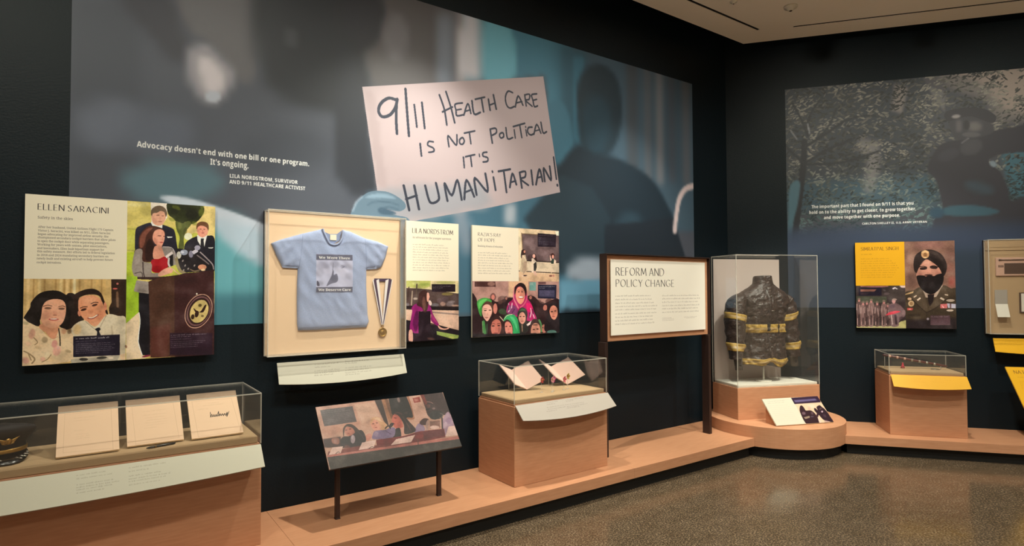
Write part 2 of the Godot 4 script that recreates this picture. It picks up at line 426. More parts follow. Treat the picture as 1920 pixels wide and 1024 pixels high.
func make_materials() -> void:
	var wood := mat("wood", Color.WHITE, 0.42)
	wood.albedo_texture = noise_tex(FastNoiseLite.TYPE_SIMPLEX_SMOOTH, 0.012, hexs([[0.0, [186, 132, 99]], [0.5, [193, 139, 106]], [1.0, [200, 147, 114]]]), 3, 512, 4); wood.uv1_triplanar = true; wood.uv1_scale = Vector3(0.9, 9.0, 0.9); wood.uv1_triplanar_sharpness = 8.0
	var top := mat("wood_top", Color.WHITE, 0.36)
	top.albedo_texture = wood.albedo_texture; top.uv1_triplanar = true; top.uv1_scale = Vector3(0.7, 6.0, 9.0); top.uv1_triplanar_sharpness = 8.0
	mat("linen", Color8(178, 149, 114), 0.9)
	mat("case_back", Color8(236, 203, 170), 0.85)
	var navy := mat("navy_wall", Color8(16, 26, 33), 0.5, 0.0, 0.3)
	navy.normal_enabled = true; navy.normal_texture = noise_tex(FastNoiseLite.TYPE_SIMPLEX, 0.08, [], 9, 256, 3, 2.0); navy.uv1_triplanar = true; navy.uv1_scale = Vector3(3, 3, 3); navy.normal_scale = 0.25
	mat("room_wall", Color8(200, 184, 164), 0.8)
	mat("ceiling_paint", Color8(246, 236, 222), 0.85)
	mat("void_black", Color8(16, 16, 16), 0.9)
	mat("black_metal", Color8(20, 19, 18), 0.45, 0.3)
	mat("kick", Color8(12, 11, 11), 0.7)
	mat("bronze", Color8(58, 43, 40), 0.4, 0.35)
	mat("board_edge", Color8(216, 208, 188), 0.6)
	mat("dark_edge", Color8(42, 35, 34), 0.5)
	mat("backdrop_board", Color8(199, 183, 176), 0.7)
	mat("white_paint", Color8(226, 221, 208), 0.6)
	mat("yellow_board", Color8(224, 169, 44), 0.5)
	var lamp := mat("lamp", Color8(255, 240, 216), 0.4); lamp.emission_enabled = true; lamp.emission = LAMP; lamp.emission_energy_multiplier = 6.0
	var glass := mat("acrylic", Color(1, 1, 1, 0.006), 0.02); glass.transparency = BaseMaterial3D.TRANSPARENCY_ALPHA; glass.metallic_specular = 0.5
	var edge := mat("acrylic_edge", Color(0.86, 0.84, 0.8, 0.42), 0.3); edge.transparency = BaseMaterial3D.TRANSPARENCY_ALPHA
	var floor_m := mat("concrete", Color.WHITE, 0.16)
	floor_m.albedo_texture = noise_tex(FastNoiseLite.TYPE_CELLULAR, 0.1, hexs([[0.0, [44, 36, 29]], [0.2, [60, 50, 41]], [0.4, [92, 78, 64]], [0.65, [124, 107, 88]], [1.0, [140, 122, 102]]]), 5, 1024, 2)
	floor_m.detail_enabled = true; floor_m.detail_blend_mode = BaseMaterial3D.BLEND_MODE_MUL
	floor_m.detail_albedo = noise_tex(FastNoiseLite.TYPE_SIMPLEX_SMOOTH, 0.014, hexs([[0.0, [220, 216, 210]], [1.0, [255, 255, 255]]]), 6, 512, 4)
	floor_m.uv1_triplanar = true; floor_m.uv1_world_triplanar = true; floor_m.uv1_scale = Vector3(0.9, 0.9, 0.9); floor_m.uv2_triplanar = true; floor_m.uv2_world_triplanar = true; floor_m.uv2_scale = Vector3(0.35, 0.35, 0.35); floor_m.metallic_specular = 0.5
	var shirt := mat("shirt_cotton", Color8(162, 176, 214), 0.9); shirt.rim_enabled = true; shirt.rim = 0.2
	shirt.albedo_texture = noise_tex(FastNoiseLite.TYPE_SIMPLEX, 0.05, hexs([[0.0, [236, 236, 236]], [1.0, [255, 255, 255]]]), 11, 256, 4); shirt.uv1_triplanar = true; shirt.uv1_scale = Vector3(6, 6, 6)
	mat("shirt_inside", Color8(133, 146, 182), 0.95); mat("tag_white", Color8(228, 224, 204), 0.8)
	mat("ribbon_white", Color8(236, 230, 234), 0.6); mat("ribbon_purple", Color8(58, 31, 72), 0.6); mat("gold", Color8(176, 138, 74), 0.35, 0.8); mat("silver", Color8(185, 182, 176), 0.3, 0.9)
	var coat := mat("coat_leather", Color.WHITE, 0.42)
	coat.albedo_texture = noise_tex(FastNoiseLite.TYPE_SIMPLEX_SMOOTH, 0.02, hexs([[0.0, [28, 20, 19]], [0.45, [48, 35, 31]], [0.7, [62, 46, 42]], [1.0, [92, 72, 64]]]), 21, 512, 5); coat.uv1_triplanar = true; coat.uv1_scale = Vector3(2.4, 2.4, 2.4)
	coat.normal_enabled = true; coat.normal_texture = noise_tex(FastNoiseLite.TYPE_SIMPLEX_SMOOTH, 0.03, [], 22, 512, 5, 10.0); coat.normal_scale = 0.8
	var band := mat("coat_band", Color.WHITE, 0.55)
	band.albedo_texture = noise_tex(FastNoiseLite.TYPE_SIMPLEX_SMOOTH, 0.02, hexs([[0.0, [110, 86, 38]], [0.4, [168, 135, 60]], [1.0, [200, 166, 80]]]), 23, 512, 4); band.uv1_triplanar = true; band.uv1_scale = Vector3(3, 3, 3)
	mat("band_silver", Color8(165, 138, 92), 0.4); mat("coat_dark", Color8(29, 21, 20), 0.6); mat("wristlet", Color8(74, 64, 56), 0.9)
	mat("cap_black", Color8(21, 20, 26), 0.75); mat("visor_black", Color8(12, 12, 16), 0.25); mat("page", Color8(232, 214, 180), 0.8); mat("book_page", Color8(212, 180, 168), 0.8)
	for c in [["petal_red", [168, 44, 42]], ["petal_pink", [216, 144, 154]], ["petal_magenta", [168, 36, 106]], ["petal_rose", [200, 82, 106]], ["petal_ochre", [168, 144, 60]]]: mat(c[0], Painter.tone(c[1]), 0.6)
	mat("stick_dark", Color8(90, 50, 48), 0.3); mat("tassel_red", Color8(184, 48, 70), 0.7); mat("pink_pouch", Color8(200, 160, 142), 0.5); mat("grey_card", Color8(162, 154, 146), 0.7); mat("white_card", Color8(220, 214, 204), 0.7); mat("brown_dark", Color8(74, 50, 40), 0.6)

# ------------------------------------------------------------------ room
func flat(v: Vector3) -> Vector2: return Vector2(v.x, v.z)
func shell() -> void:
	var c0 := flat(LW * Vector3(-6, 0, 0)); var c1 := flat(LW * Vector3(5.529, 0, 0)); var c2 := flat(RW * Vector3(7, 0, 0)); var c3 := flat(RW * Vector3(7, 0, 9)); var c4 := flat(LW * Vector3(-6, 0, 8))
	var plan := PackedVector2Array([c0, c1, c2, c3, c4])
	var mid := Vector2.ZERO
	for q in plan: mid += q / 5.0
	var wide := PackedVector2Array()
	for q in plan: wide.append(mid + (q - mid) * 1.04)
	var st := begin(false); add_prism(st, wide, -0.15, 0.0); struct_("floor", st, M.concrete)
	st = begin(false); add_prism(st, wide, 4.9, 5.05); struct_("ceiling_upper", st, M.void_black)
	var names := ["wall_left", "wall_right", "wall_east", "wall_south", "wall_west"]
	for i in 5:
		var a := plan[i]; var b := plan[(i + 1) % 5]
		var out := (b - a).orthogonal().normalized() * 0.15
		if (a + b).dot(out) < (mid * 2.0).dot(out): out = -out
		var along := (b - a).normalized() * 0.12
		st = begin(false)
		var e0 := along if i == 1 else along * 0.0
		add_prism(st, PackedVector2Array([a, b, b + out + along * 0.0, a + out - e0 * 0.0]), 0.0, 4.9)
		struct_(names[i], st, M.navy_wall if i < 2 else M.room_wall)
	# hanging ceiling: it stops short of both display walls and has two air slots
	var e1 := LW * Vector3(0, 0, 0.247); var dl := LW.basis.x; var e2 := RW * Vector3(0, 0, 0.185); var dr := RW.basis.x
	var hit = Geometry2D.line_intersects_line(flat(e1), Vector2(dl.x, dl.z), flat(e2), Vector2(dr.x, dr.z))
	var g0 := flat(LW * Vector3(-5.95, 0, 0.247)); var g2 := flat(RW * Vector3(6.95, 0, 0.185)); var g3 := flat(RW * Vector3(6.95, 0, 8.9)); var g4 := flat(LW * Vector3(-5.95, 0, 7.9))
	# strips: the border along each display wall, then the slot, then the field
	var h := [hit, Vector2.ZERO, Vector2.ZERO]
	var field := PackedVector2Array([g0, hit, g2, g3, g4])
	var slots := []
	for s in [[LW, -5.0, 5.31, 0.53], [RW, 1.0, 6.5, 0.475]]:
		var f: Transform3D = s[0]
		slots.append(PackedVector2Array([flat(f * Vector3(s[1], 0, s[3] - 0.014)), flat(f * Vector3(s[2], 0, s[3] - 0.014)), flat(f * Vector3(s[2], 0, s[3] + 0.014)), flat(f * Vector3(s[1], 0, s[3] + 0.014))]))
	# cut each slot out of the field by splitting it into pieces
	var pieces: Array = [field]
	for s in slots:
		var a: Vector2 = s[0]; var b: Vector2 = s[1]; var dd := (b - a).normalized() * 20.0; var nn: Vector2 = (s[3] - s[0]).normalized() * 20.0
		var cutters := [PackedVector2Array([a - dd, a + dd, a + dd - nn, a - dd - nn]), PackedVector2Array([s[3] - dd, s[3] + dd, s[3] + dd + nn, s[3] - dd + nn]), PackedVector2Array([a - dd, a, s[3], s[3] - dd]), PackedVector2Array([b, b + dd, s[2] + dd, s[2]])]
		var next := []
		for pc in pieces:
			for cu in cutters:
				for got in Geometry2D.intersect_polygons(pc, cu): next.append(got)
		pieces = next
	st = begin(false)
	for pc in pieces: add_prism(st, pc, CEIL, CEIL + 0.06)
	var ce := struct_("ceiling", st, M.ceiling_paint)
	for s in slots:
		st = begin(false); add_prism(st, s, CEIL + 0.003, CEIL + 0.055); obj("air_slot", st, M.void_black, ce)
func arc_poly(fr: Transform3D, pts: Array) -> PackedVector2Array:
	var o := PackedVector2Array()
	for q in pts: o.append(q)
	return o
const DC_L := Vector2(5.450, 0.539)   # centre of the round platform in the left wall's frame
const DC_R := Vector2(0.778, 0.395)
const DR := 0.616
func platforms() -> void:
	# left platform, in the left wall's frame, its right end scooped by the round one
	var t := thing("display_platform", "long low maple platform along the left wall under the lectern panel", "platform", LW, Vector3.ZERO)
	var scoop := func(c: Vector2, n0: float, n1: float, s: float, rr: float) -> Array:
		var o := []
		var a0 := asin((n0 - c.y) / rr); var a1 := asin((n1 - c.y) / rr)
		for i in 15:
			var a := lerpf(a0, a1, i / 14.0)
			o.append(c + Vector2(s * cos(a), sin(a)) * rr)
		return o
	var rim: Array = scoop.call(DC_L, 0.7095, 0.004, -1.0, DR + 0.003)
	# the wooden deck is made of boards butted end to end; a joint shows under the books
	var joints := [-1.7, 0.9, 3.33]
	for i in 3:
		var u0: float = joints[i] + (0.0008 if i else 0.0)
		var poly := PackedVector2Array([Vector2(u0, 0.004), Vector2(u0, 0.7095)])
		if i < 2:
			poly.append(Vector2(joints[i + 1] - 0.0008, 0.7095)); poly.append(Vector2(joints[i + 1] - 0.0008, 0.004))
		else: for q in rim: poly.append(q)
		var st := begin(false); add_prism(st, poly, 0.0949, PLAT); obj("deck_section", st, M.wood_top, t)
	var kick := PackedVector2Array([Vector2(-1.68, 0.01), Vector2(-1.68, 0.665)])
	for q in scoop.call(DC_L, 0.665, 0.01, -1.0, DR + 0.006): kick.append(q)
	var sk := begin(false); add_prism(sk, kick, 0.0, 0.0949); obj("kick_base", sk, M.kick, t)
	# right platform
	t = thing("display_platform", "low maple platform along the right wall under the cane case", "platform", RW, Vector3.ZERO)
	var poly := PackedVector2Array()
	for q in scoop.call(DC_R, 0.004, 0.6566, 1.0, DR + 0.003): poly.append(q)
	poly.append(Vector2(5.2, 0.6566)); poly.append(Vector2(5.2, 0.004))
	var st := begin(false); add_prism(st, poly, 0.0949, PLAT); obj("deck_section", st, M.wood_top, t)
	kick = PackedVector2Array()
	for q in scoop.call(DC_R, 0.01, 0.604, 1.0, DR + 0.006): kick.append(q)
	kick.append(Vector2(5.18, 0.604)); kick.append(Vector2(5.18, 0.01))
	sk = begin(false); add_prism(sk, kick, 0.0, 0.0949); obj("kick_base", sk, M.kick, t)
	# round platform in the corner, cut off where it meets the walls
	var c := LW * Vector3(DC_L.x, 0, DC_L.y)
	t = thing("round_platform", "taller rounded maple platform in the corner under the coat case", "platform", Transform3D(), c)
	for k in [[DR, 0.0949, DISC, "drum", M.wood], [DR - 0.045, 0.0, 0.0949, "kick_base", M.kick]]:
		var disc := PackedVector2Array()
		for i in 96: disc.append(Vector2(cos(TAU * i / 96), sin(TAU * i / 96)) * k[0])
		var clip := PackedVector2Array()
		for q in [LW * Vector3(5.51, 0, 0.006), LW * Vector3(0, 0, 0.006), LW * Vector3(0, 0, 4), RW * Vector3(5, 0, 4), RW * Vector3(5, 0, 0.006), RW * Vector3(0.42, 0, 0.006)]: clip.append(flat(q - c))
		var cut := Geometry2D.intersect_polygons(disc, clip)
		st = begin(false); add_prism(st, cut[0], k[1], k[2]); obj(k[3], st, k[4], t)
func murals() -> void:
	var a := painted("PIC_MURAL_SIGN", PIC_MURAL_SIGN, 400.0)
	var t := thing("wall_mural", "large grey and teal photo mural of a hand holding a handwritten health care sign", "mural", LW, Vector3(-0.080, 3.568, 0.001))
	sheet("print", t, rect(0, 0, 5.048, -2.268), 5.048, 2.268, 0.002, print_material(a, 0.5))
	var b := Painter.new(4.2, 2.258, 400.0, Painter.tone(PIC_BASE["PIC_MURAL_SALUTE"][0]), fonts)
	b.run(PIC_MURAL_SALUTE); leaves(b); b.run(PIC_MURAL_SALUTE_FRONT)
	t = thing("wall_mural", "photo mural of a saluting soldier in a peaked cap among trees", "mural", RW, Vector3(0.986, 3.559, 0.001))
	sheet("print", t, rect(0, 0, 4.2, -2.258), 4.2, 2.258, 0.002, print_material(b, 0.5))
func leaves(b: Painter) -> void:
	# foliage of the printed photograph: short bright and dark flecks in clumps
	var rng := RandomNumberGenerator.new(); rng.seed = 5
	var n := FastNoiseLite.new(); n.seed = 8; n.frequency = 0.006
	for i in 7000:
		var x := rng.randf() * 1250.0; var y := rng.randf() * 640.0
		if x > 760.0 and y < 90.0 + (x - 760.0) * 0.25 and rng.randf() < 0.75: continue
		var d := n.get_noise_2d(x, y)
		var amount := clampf(0.42 + d * 1.2 + rng.randf_range(-0.42, 0.42), 0.0, 1.0)
		var low := clampf((y - 300.0) / 240.0, 0.0, 1.0)
		var c := Color(0.20, 0.21, 0.22).lerp(Color(0.53, 0.52, 0.50), amount)
		c = c.lerp(Color(0.15, 0.22, 0.25).lerp(Color(0.33, 0.44, 0.47), amount), low * 0.75)
		var len := rng.randf_range(4.0, 14.0); var dir := Vector2.RIGHT.rotated(rng.randf_range(-1.1, 0.9)) * len; var o := dir.orthogonal().normalized() * rng.randf_range(2.0, 6.0)
		var p := Vector2(x, y)
		Painter.span(b.im, PackedVector2Array([p - dir, p - dir * 0.3 + o, p + dir * 0.5 + o * 0.8, p + dir + o * 0.4, p + dir * 0.4 - o * 0.5, p - dir * 0.4 - o * 0.4]), c)
	b.im.resize(b.w * 2 / 3, b.h * 2 / 3, Image.INTERPOLATE_BILINEAR); b.im.resize(b.w, b.h, Image.INTERPOLATE_CUBIC)

# ------------------------------------------------------------------ wall panels
func panel(label: String, fr: Transform3D, u: float, y: float, w: float, h: float, prints: Array, edge: Material) -> Node3D:
	var t := thing("exhibit_poster", label, "poster", fr, Vector3(u, y - h, 0.0))
	part_box("backing_board", t, Vector3(w / 2, h / 2, 0.028), Vector3(w, h, 0.016), edge, 0.001)
	part_box("standoff", t, Vector3(w * 0.5, h * 0.5, 0.010), Vector3(w * 0.8, h * 0.8, 0.020), M.black_metal)
	for q in prints:
		var b = PIC_BASE[q[0]]
		var o := sheet(q[1], t, rect(0, 0, b[1], -b[2]), b[1], b[2], 0.002, print_material(painted(q[0], q[2], q[5], q[1] == "photograph"), 0.42))
		o.position = Vector3(q[3], h - q[4], 0.0362)
	return t
func wall_panels() -> void:
	panel("square panel with a woman speaking at a podium and a smiling couple", LW, -0.253, 1.983, 0.853, 0.850, [["PIC_SKIES_TEXT", "text_block", PIC_SKIES_TEXT, 0.0, 0.0, 1600.0], ["PIC_PODIUM", "photograph", PIC_PODIUM, 0.4262, 0.0, 1300.0], ["PIC_COUPLE", "photograph", PIC_COUPLE, 0.0, 0.4212, 1300.0]], M.board_edge)
	panel("narrow panel beside the shirt case with a woman in magenta jacket", LW, 1.800, 1.980, 0.420, 0.840, [["PIC_ADVOCATE_TEXT", "text_block", PIC_ADVOCATE_TEXT, 0.0, 0.0, 1500.0], ["PIC_MEMORIAL", "photograph", PIC_MEMORIAL, 0.0, 0.4182, 1300.0]], M.board_edge)
	panel("square panel with schoolgirls in green headscarves around a woman in pink", LW, 2.337, 1.980, 0.838, 0.838, [["PIC_SCHOOL_TEXT", "text_block", PIC_SCHOOL_TEXT, 0.0, 0.0, 1400.0], ["PIC_CLASSROOM", "photograph", PIC_CLASSROOM, 0.4272, 0.0, 1300.0], ["PIC_PUPILS", "photograph", PIC_PUPILS, 0.0, 0.4182, 1200.0]], M.board_edge)
	panel("square panel with yellow text block and officer in a dark turban", RW, 1.598, 1.948, 0.848, 0.845, [["PIC_SOLDIER_TEXT", "text_block", PIC_SOLDIER_TEXT, 0.0, 0.0, 1200.0], ["PIC_TROOPS", "photograph", PIC_TROOPS, 0.0, 0.4285, 1100.0], ["PIC_OFFICER", "photograph", PIC_OFFICER, 0.4282, 0.0, 1000.0]], M.dark_edge)
	# slim bowed labels under the wall cases
	bowed_label("slim white bowed label on the wall under the shirt case", LW, 0.943, 1.058, 0.05, 0.832, 0.133, 0.022, 0.40, "PIC_LABEL_SHIRT", PIC_LABEL_SHIRT)
	bowed_label("slim yellow bowed label under the right wall case", RW, 2.730, 1.021, 0.05, 0.830, 0.128, 0.022, 0.33, "PIC_LABEL_YELLOW", PIC_LABEL_YELLOW)
func bowed_label(label: String, fr: Transform3D, u: float, y: float, n: float, w: float, h: float, bow: float, lean: float, pic: String, list: Array) -> void:
	var t := thing("exhibit_label", label, "label", fr, Vector3(u, y, n))
	var b = PIC_BASE[pic]
	var o := sheet("plate", t, bowed(w, h, bow), b[1], b[2], 0.006, print_material(painted(pic, list, 1200.0), 0.5))
	o.rotation.x = -lean
	for x in [w * 0.2, w * 0.8]: part_box("bracket", t, Vector3(x, -0.02, -n / 2.0), Vector3(0.05, 0.04, n), M.black_metal)

# ------------------------------------------------------------------ acrylic covers
func cover(label: String, fr: Transform3D, at: Vector3, w: float, h: float, d: float, sides: String, group := "") -> Node3D:
	# x from 0 to w, y from 0 to h, z from 0 (back) to d (front); sides lists panes: f b l r t (o: bottom)
	var t := thing("acrylic_cover", label, "case cover", fr, at, 0.0, group)
	var k := 0.005
	var box := {"f": [Vector3(w / 2, h / 2, d - k / 2), Vector3(w - 2 * k, h - k, k)], "b": [Vector3(w / 2, h / 2, k / 2), Vector3(w - 2 * k, h - k, k)], "l": [Vector3(k / 2, h / 2, d / 2), Vector3(k, h - k, d - 2 * k)], "r": [Vector3(w - k / 2, h / 2, d / 2), Vector3(k, h - k, d - 2 * k)], "t": [Vector3(w / 2, h - k / 2, d / 2), Vector3(w - 2 * k, k, d - 2 * k)], "o": [Vector3(w / 2, k / 2, d / 2), Vector3(w - 2 * k, k, d - 2 * k)]}
	for s in sides: part_box("pane", t, box[s][0], box[s][1], M.acrylic, 0.0)
	var e := 0.0055
	var lines := []
	for x in [e / 2, w - e / 2]:
		for z in [e / 2, d - e / 2]: lines.append([Vector3(x, 0, z), Vector3(x, h - e, z)])
	for z in [e / 2, d - e / 2]:
		lines.append([Vector3(0, h - e / 2, z), Vector3(w, h - e / 2, z)])
		if sides.contains("o"): lines.append([Vector3(0, e / 2, z), Vector3(w, e / 2, z)])
	for x in [e / 2, w - e / 2]:
		lines.append([Vector3(x, h - e / 2, e), Vector3(x, h - e / 2, d - e)])
	for l in lines:
		var st := begin(false); var s: Vector3 = (l[1] - l[0]).abs() + Vector3(e, e, e)
		add_box(st, (l[0] + l[1]) / 2.0, Vector3(e if s.x < e * 1.5 else s.x - e, e if s.y < e * 1.5 else s.y - e, e if s.z < e * 1.5 else s.z - e), 0.0008); obj("edge", st, M.acrylic_edge, t)
	return t

# ------------------------------------------------------------------ shirt case
const SHIRT := [1.197, 1.882, 1.219, 1.889, 1.2277, 1.87, 1.2395, 1.842, 1.262, 1.8, 1.29, 1.790, 1.32, 1.798, 1.343, 1.828, 1.352, 1.888, 1.399, 1.883, 1.506, 1.841, 1.59, 1.825, 1.669, 1.794, 1.65, 1.722, 1.62, 1.653, 1.59, 1.640, 1.514, 1.635, 1.513, 1.528, 1.523, 1.337, 1.532, 1.290, 1.515, 1.252, 1.354, 1.251, 1.169, 1.248, 1.074, 1.250, 1.068, 1.291, 1.066, 1.409, 1.066, 1.528, 1.070, 1.635, 1.021, 1.637, 0.979, 1.639, 0.95, 1.695, 0.911, 1.785, 0.963, 1.809, 1.092, 1.852]
func shirt_case() -> void:
	var t := thing("wall_display_case", "shallow peach backed wall case holding the blue shirt", "display case", LW, Vector3(0.872, 1.104, 0.0))
	part_box("back_panel", t, Vector3(0.446, 0.440, 0.014), Vector3(0.884, 0.872, 0.024), M.case_back, 0.002)
	for s in [[Vector3(0.446, 0.0025, 0.014), Vector3(0.892, 0.005, 0.028)], [Vector3(0.446, 0.8775, 0.014), Vector3(0.892, 0.005, 0.028)], [Vector3(0.0025, 0.44, 0.014), Vector3(0.005, 0.87, 0.028)], [Vector3(0.8895, 0.44, 0.014), Vector3(0.005, 0.87, 0.028)]]: part_box("rail", t, s[0], s[1], M.bronze, 0.001)
	cover("clear box cover of the shirt case", LW, Vector3(0.872, 1.104, 0.0285), 0.892, 0.880, 0.092, "flrto")
	# the shirt
	var base := Vector3(1.066, 1.248, 0.0265)
	t = thing("t_shirt", "light blue printed T-shirt spread flat in the wall case", "shirt", LW, base)
	var out := PackedVector2Array()
	for i in range(0, SHIRT.size(), 2): out.append(Vector2(SHIRT[i] - base.x, SHIRT[i + 1] - base.y))
	var fine := PackedVector2Array()
	for i in out.size():
		var a := out[i]; var b := out[(i + 1) % out.size()]; var n := maxi(1, int(a.distance_to(b) / 0.014))
		for j in n: fine.append(a.lerp(b, j / float(n)))
	var nz := FastNoiseLite.new(); nz.seed = 4; nz.frequency = 9.0; nz.fractal_octaves = 2
	var height := func(q: Vector2) -> float:
		var d := 1.0
		for i in fine.size():
			var s := Geometry2D.get_closest_point_to_segment(q, fine[i], fine[(i + 1) % fine.size()])
			d = minf(d, s.distance_to(q))
		var fold := nz.get_noise_2d(q.x * 1.4 + q.y * 0.9, q.y * 0.5 - q.x * 0.2) * 0.0055 + sin((q.x - q.y * 0.35) * 60.0) * 0.0008
		var sleeve := clampf((absf(q.x - 0.225) - 0.2) * 12.0, 0.0, 1.0)
		fold += sleeve * (sin((q.y * 0.8 + absf(q.x - 0.225)) * 75.0) * 0.0030 + nz.get_noise_2d(q.x * 3.0, q.y * 3.0 + 7.0) * 0.006)
		return 0.010 + 0.014 * (1.0 - exp(-d / 0.012)) + fold * (1.0 - exp(-d / 0.02))
	var pts := fine.duplicate()
	var y := 0.008
	while y < 0.66:
		var x := -0.16 + (0.007 if int(y * 1000) % 26 < 13 else 0.0)
		while x < 0.62:
			var q := Vector2(x, y)
			if Geometry2D.is_point_in_polygon(q, fine):
				var ok := true
				for e in fine:
					if e.distance_squared_to(q) < 0.00005:
						ok = false; break
				if ok: pts.append(q)
			x += 0.0135
		y += 0.0130
	var hs := PackedFloat32Array()
	for q in pts: hs.append(height.call(q))
	var ix := Geometry2D.triangulate_delaunay(pts)
	var st := begin(true)
	for i in range(0, ix.size(), 3):
		var c := (pts[ix[i]] + pts[ix[i + 1]] + pts[ix[i + 2]]) / 3.0
		if not Geometry2D.is_point_in_polygon(c, fine): continue
		var v := []
		for j in 3: v.append(Vector3(pts[ix[i + j]].x, pts[ix[i + j]].y, hs[ix[i + j]]))
		tri_out(st, v[0], v[1], v[2], v[0] - Vector3(0, 0, 1))
	for i in fine.size():
		var a := fine[i]; var b := fine[(i + 1) % fine.size()]
		quad_out(st, Vector3(a.x, a.y, 0.0), Vector3(b.x, b.y, 0.0), Vector3(b.x, b.y, 0.010), Vector3(a.x, a.y, 0.010), Vector3(0.225, 0.35, 0.005))
	obj("body", st, M.shirt_cotton, t)
	# stitched seams: armholes, sleeve hems and the bottom hem
	for sm in [[Vector2(0.030, 0.600), Vector2(0.022, 0.50), Vector2(0.006, 0.388)], [Vector2(0.436, 0.590), Vector2(0.440, 0.50), Vector2(0.446, 0.388)], [Vector2(0.012, 0.022), Vector2(0.22, 0.020), Vector2(0.448, 0.022)], [Vector2(-0.072, 0.408), Vector2(-0.03, 0.404), Vector2(0.0, 0.402)], [Vector2(0.452, 0.404), Vector2(0.49, 0.408), Vector2(0.535, 0.422)]]:
		var sp := PackedVector3Array()
		for i in 21:
			var f := i / 20.0; var q: Vector2 = sm[0].lerp(sm[1], f * 2.0) if f < 0.5 else sm[1].lerp(sm[2], f * 2.0 - 1.0)
			sp.append(Vector3(q.x, q.y, height.call(q) - 0.0002))
		st = begin(); add_tube(st, sp, 0.0011, 6); obj("seam", st, M.shirt_inside, t)
	# inside of the back at the neck, tag, collar
	st = begin(false); var nk := PackedVector2Array([Vector2(0.151, 0.640), Vector2(0.172, 0.622), Vector2(0.20, 0.612), Vector2(0.25, 0.614), Vector2(0.283, 0.640), Vector2(0.27, 0.575), Vector2(0.224, 0.545), Vector2(0.178, 0.565)])
	for i in range(0, Geometry2D.triangulate_polygon(nk).size(), 3):
		var tr := Geometry2D.triangulate_polygon(nk); var v := []
		for j in 3: v.append(Vector3(nk[tr[i + j]].x, nk[tr[i + j]].y, 0.006))
		tri_out(st, v[0], v[1], v[2], v[0] - Vector3(0, 0, 1))
	obj("neck_inside", st, M.shirt_inside, t)
	part_box("neck_tag", t, Vector3(0.225, 0.590, 0.009), Vector3(0.042, 0.036, 0.002), M.tag_white, 0.0005)
	st = begin(); var nl := PackedVector3Array()
	for q in [Vector2(0.153, 0.642), Vector2(0.160, 0.622), Vector2(0.1735, 0.594), Vector2(0.196, 0.552), Vector2(0.224, 0.542), Vector2(0.254, 0.550), Vector2(0.277, 0.580), Vector2(0.2865, 0.640)]: nl.append(Vector3(q.x, q.y, 0.020))
	add_tube(st, smooth_path(nl, 4), 0.0065, 8); obj("collar", st, M.shirt_cotton, t)
	# chest print follows the cloth
	st = SurfaceTool.new(); st.begin(Mesh.PRIMITIVE_TRIANGLES); st.set_smooth_group(0)
	var nx := 16; var o := Vector2(1.178 - base.x, 1.728 - base.y)
	for j in nx:
		for i in nx:
			var cr := []
			for k in [[0, 0], [1, 0], [1, 1], [0, 1]]:
				var f := Vector2(i + k[0], j + k[1]) / nx; var q := o + Vector2(f.x * 0.236, -f.y * 0.242); cr.append([Vector3(q.x, q.y, height.call(q) + 0.0013), f])
			for k in [0, 1, 2, 0, 2, 3]:
				st.set_uv(cr[k][1]); st.add_vertex(cr[k][0])
	st.generate_normals(); mesh_obj("chest_print", st.commit(), print_material(painted("PIC_SHIRT_PRINT", PIC_SHIRT_PRINT, 2400.0), 0.9), t)
	# medal
	var mb := Vector3(1.629, 1.214, 0.0265)
	t = thing("medal", "gold medal on a purple and white ribbon beside the shirt", "medal", LW, mb)
	for s in [[-0.071, -0.052, -0.006, -0.001, "ribbon_purple", 0.010], [-0.052, -0.033, -0.001, 0.004, "ribbon_white", 0.0105], [-0.078, -0.071, -0.010, -0.006, "ribbon_white", 0.0100], [0.014, 0.036, -0.004, 0.001, "ribbon_white", 0.0125], [0.036, 0.060, 0.001, 0.006, "ribbon_purple", 0.012], [0.060, 0.067, 0.006, 0.009, "ribbon_white", 0.0122]]:
		st = begin(false); var ty := 0.350; var by := 0.052
		var dx := 0.006
		for zz in [0.0, 0.0012]:
			var q := [Vector3(s[0] + dx, ty, s[5] + zz), Vector3(s[1] + dx, ty + 0.008, s[5] + zz), Vector3(s[3], by, s[5] + zz), Vector3(s[2], by, s[5] + zz)]
			tri_out(st, q[0], q[1], q[2], q[0] + Vector3(0, 0, 0.5 - zz * 900)); tri_out(st, q[0], q[2], q[3], q[0] + Vector3(0, 0, 0.5 - zz * 900))
		obj("ribbon_stripe", st, M[s[4]], t)
	part_box("ribbon_fold", t, Vector3(0.001, 0.352, 0.006), Vector3(0.118, 0.020, 0.003), M.ribbon_purple, 0.0006)
	st = begin(); add_lathe(st, [[0.0, 0.0], [0.029, 0.0], [0.031, 0.002], [0.031, 0.005], [0.027, 0.006], [0.026, 0.0045], [0.012, 0.005], [0.010, 0.0065], [0.0, 0.007]], 36)
	var disc := obj("disc", st, M.gold, t); disc.rotation.x = PI / 2; disc.position = Vector3(0, 0.0, 0.006)
	st = begin(); var tor := PackedVector3Array()
	for i in 17: tor.append(Vector3(0.008 * cos(TAU * i / 16), 0.040 + 0.008 * sin(TAU * i / 16), 0.010))
	add_tube(st, tor, 0.0018, 8, false); obj("ring", st, M.gold, t)
func smooth_path(p: PackedVector3Array, n: int) -> PackedVector3Array:
	var o := PackedVector3Array()
	for i in p.size() - 1:
		for j in n: o.append(p[i].cubic_interpolate(p[i + 1], p[maxi(i - 1, 0)], p[mini(i + 2, p.size() - 1)], j / float(n)))
	o.append(p[p.size() - 1])
	return o

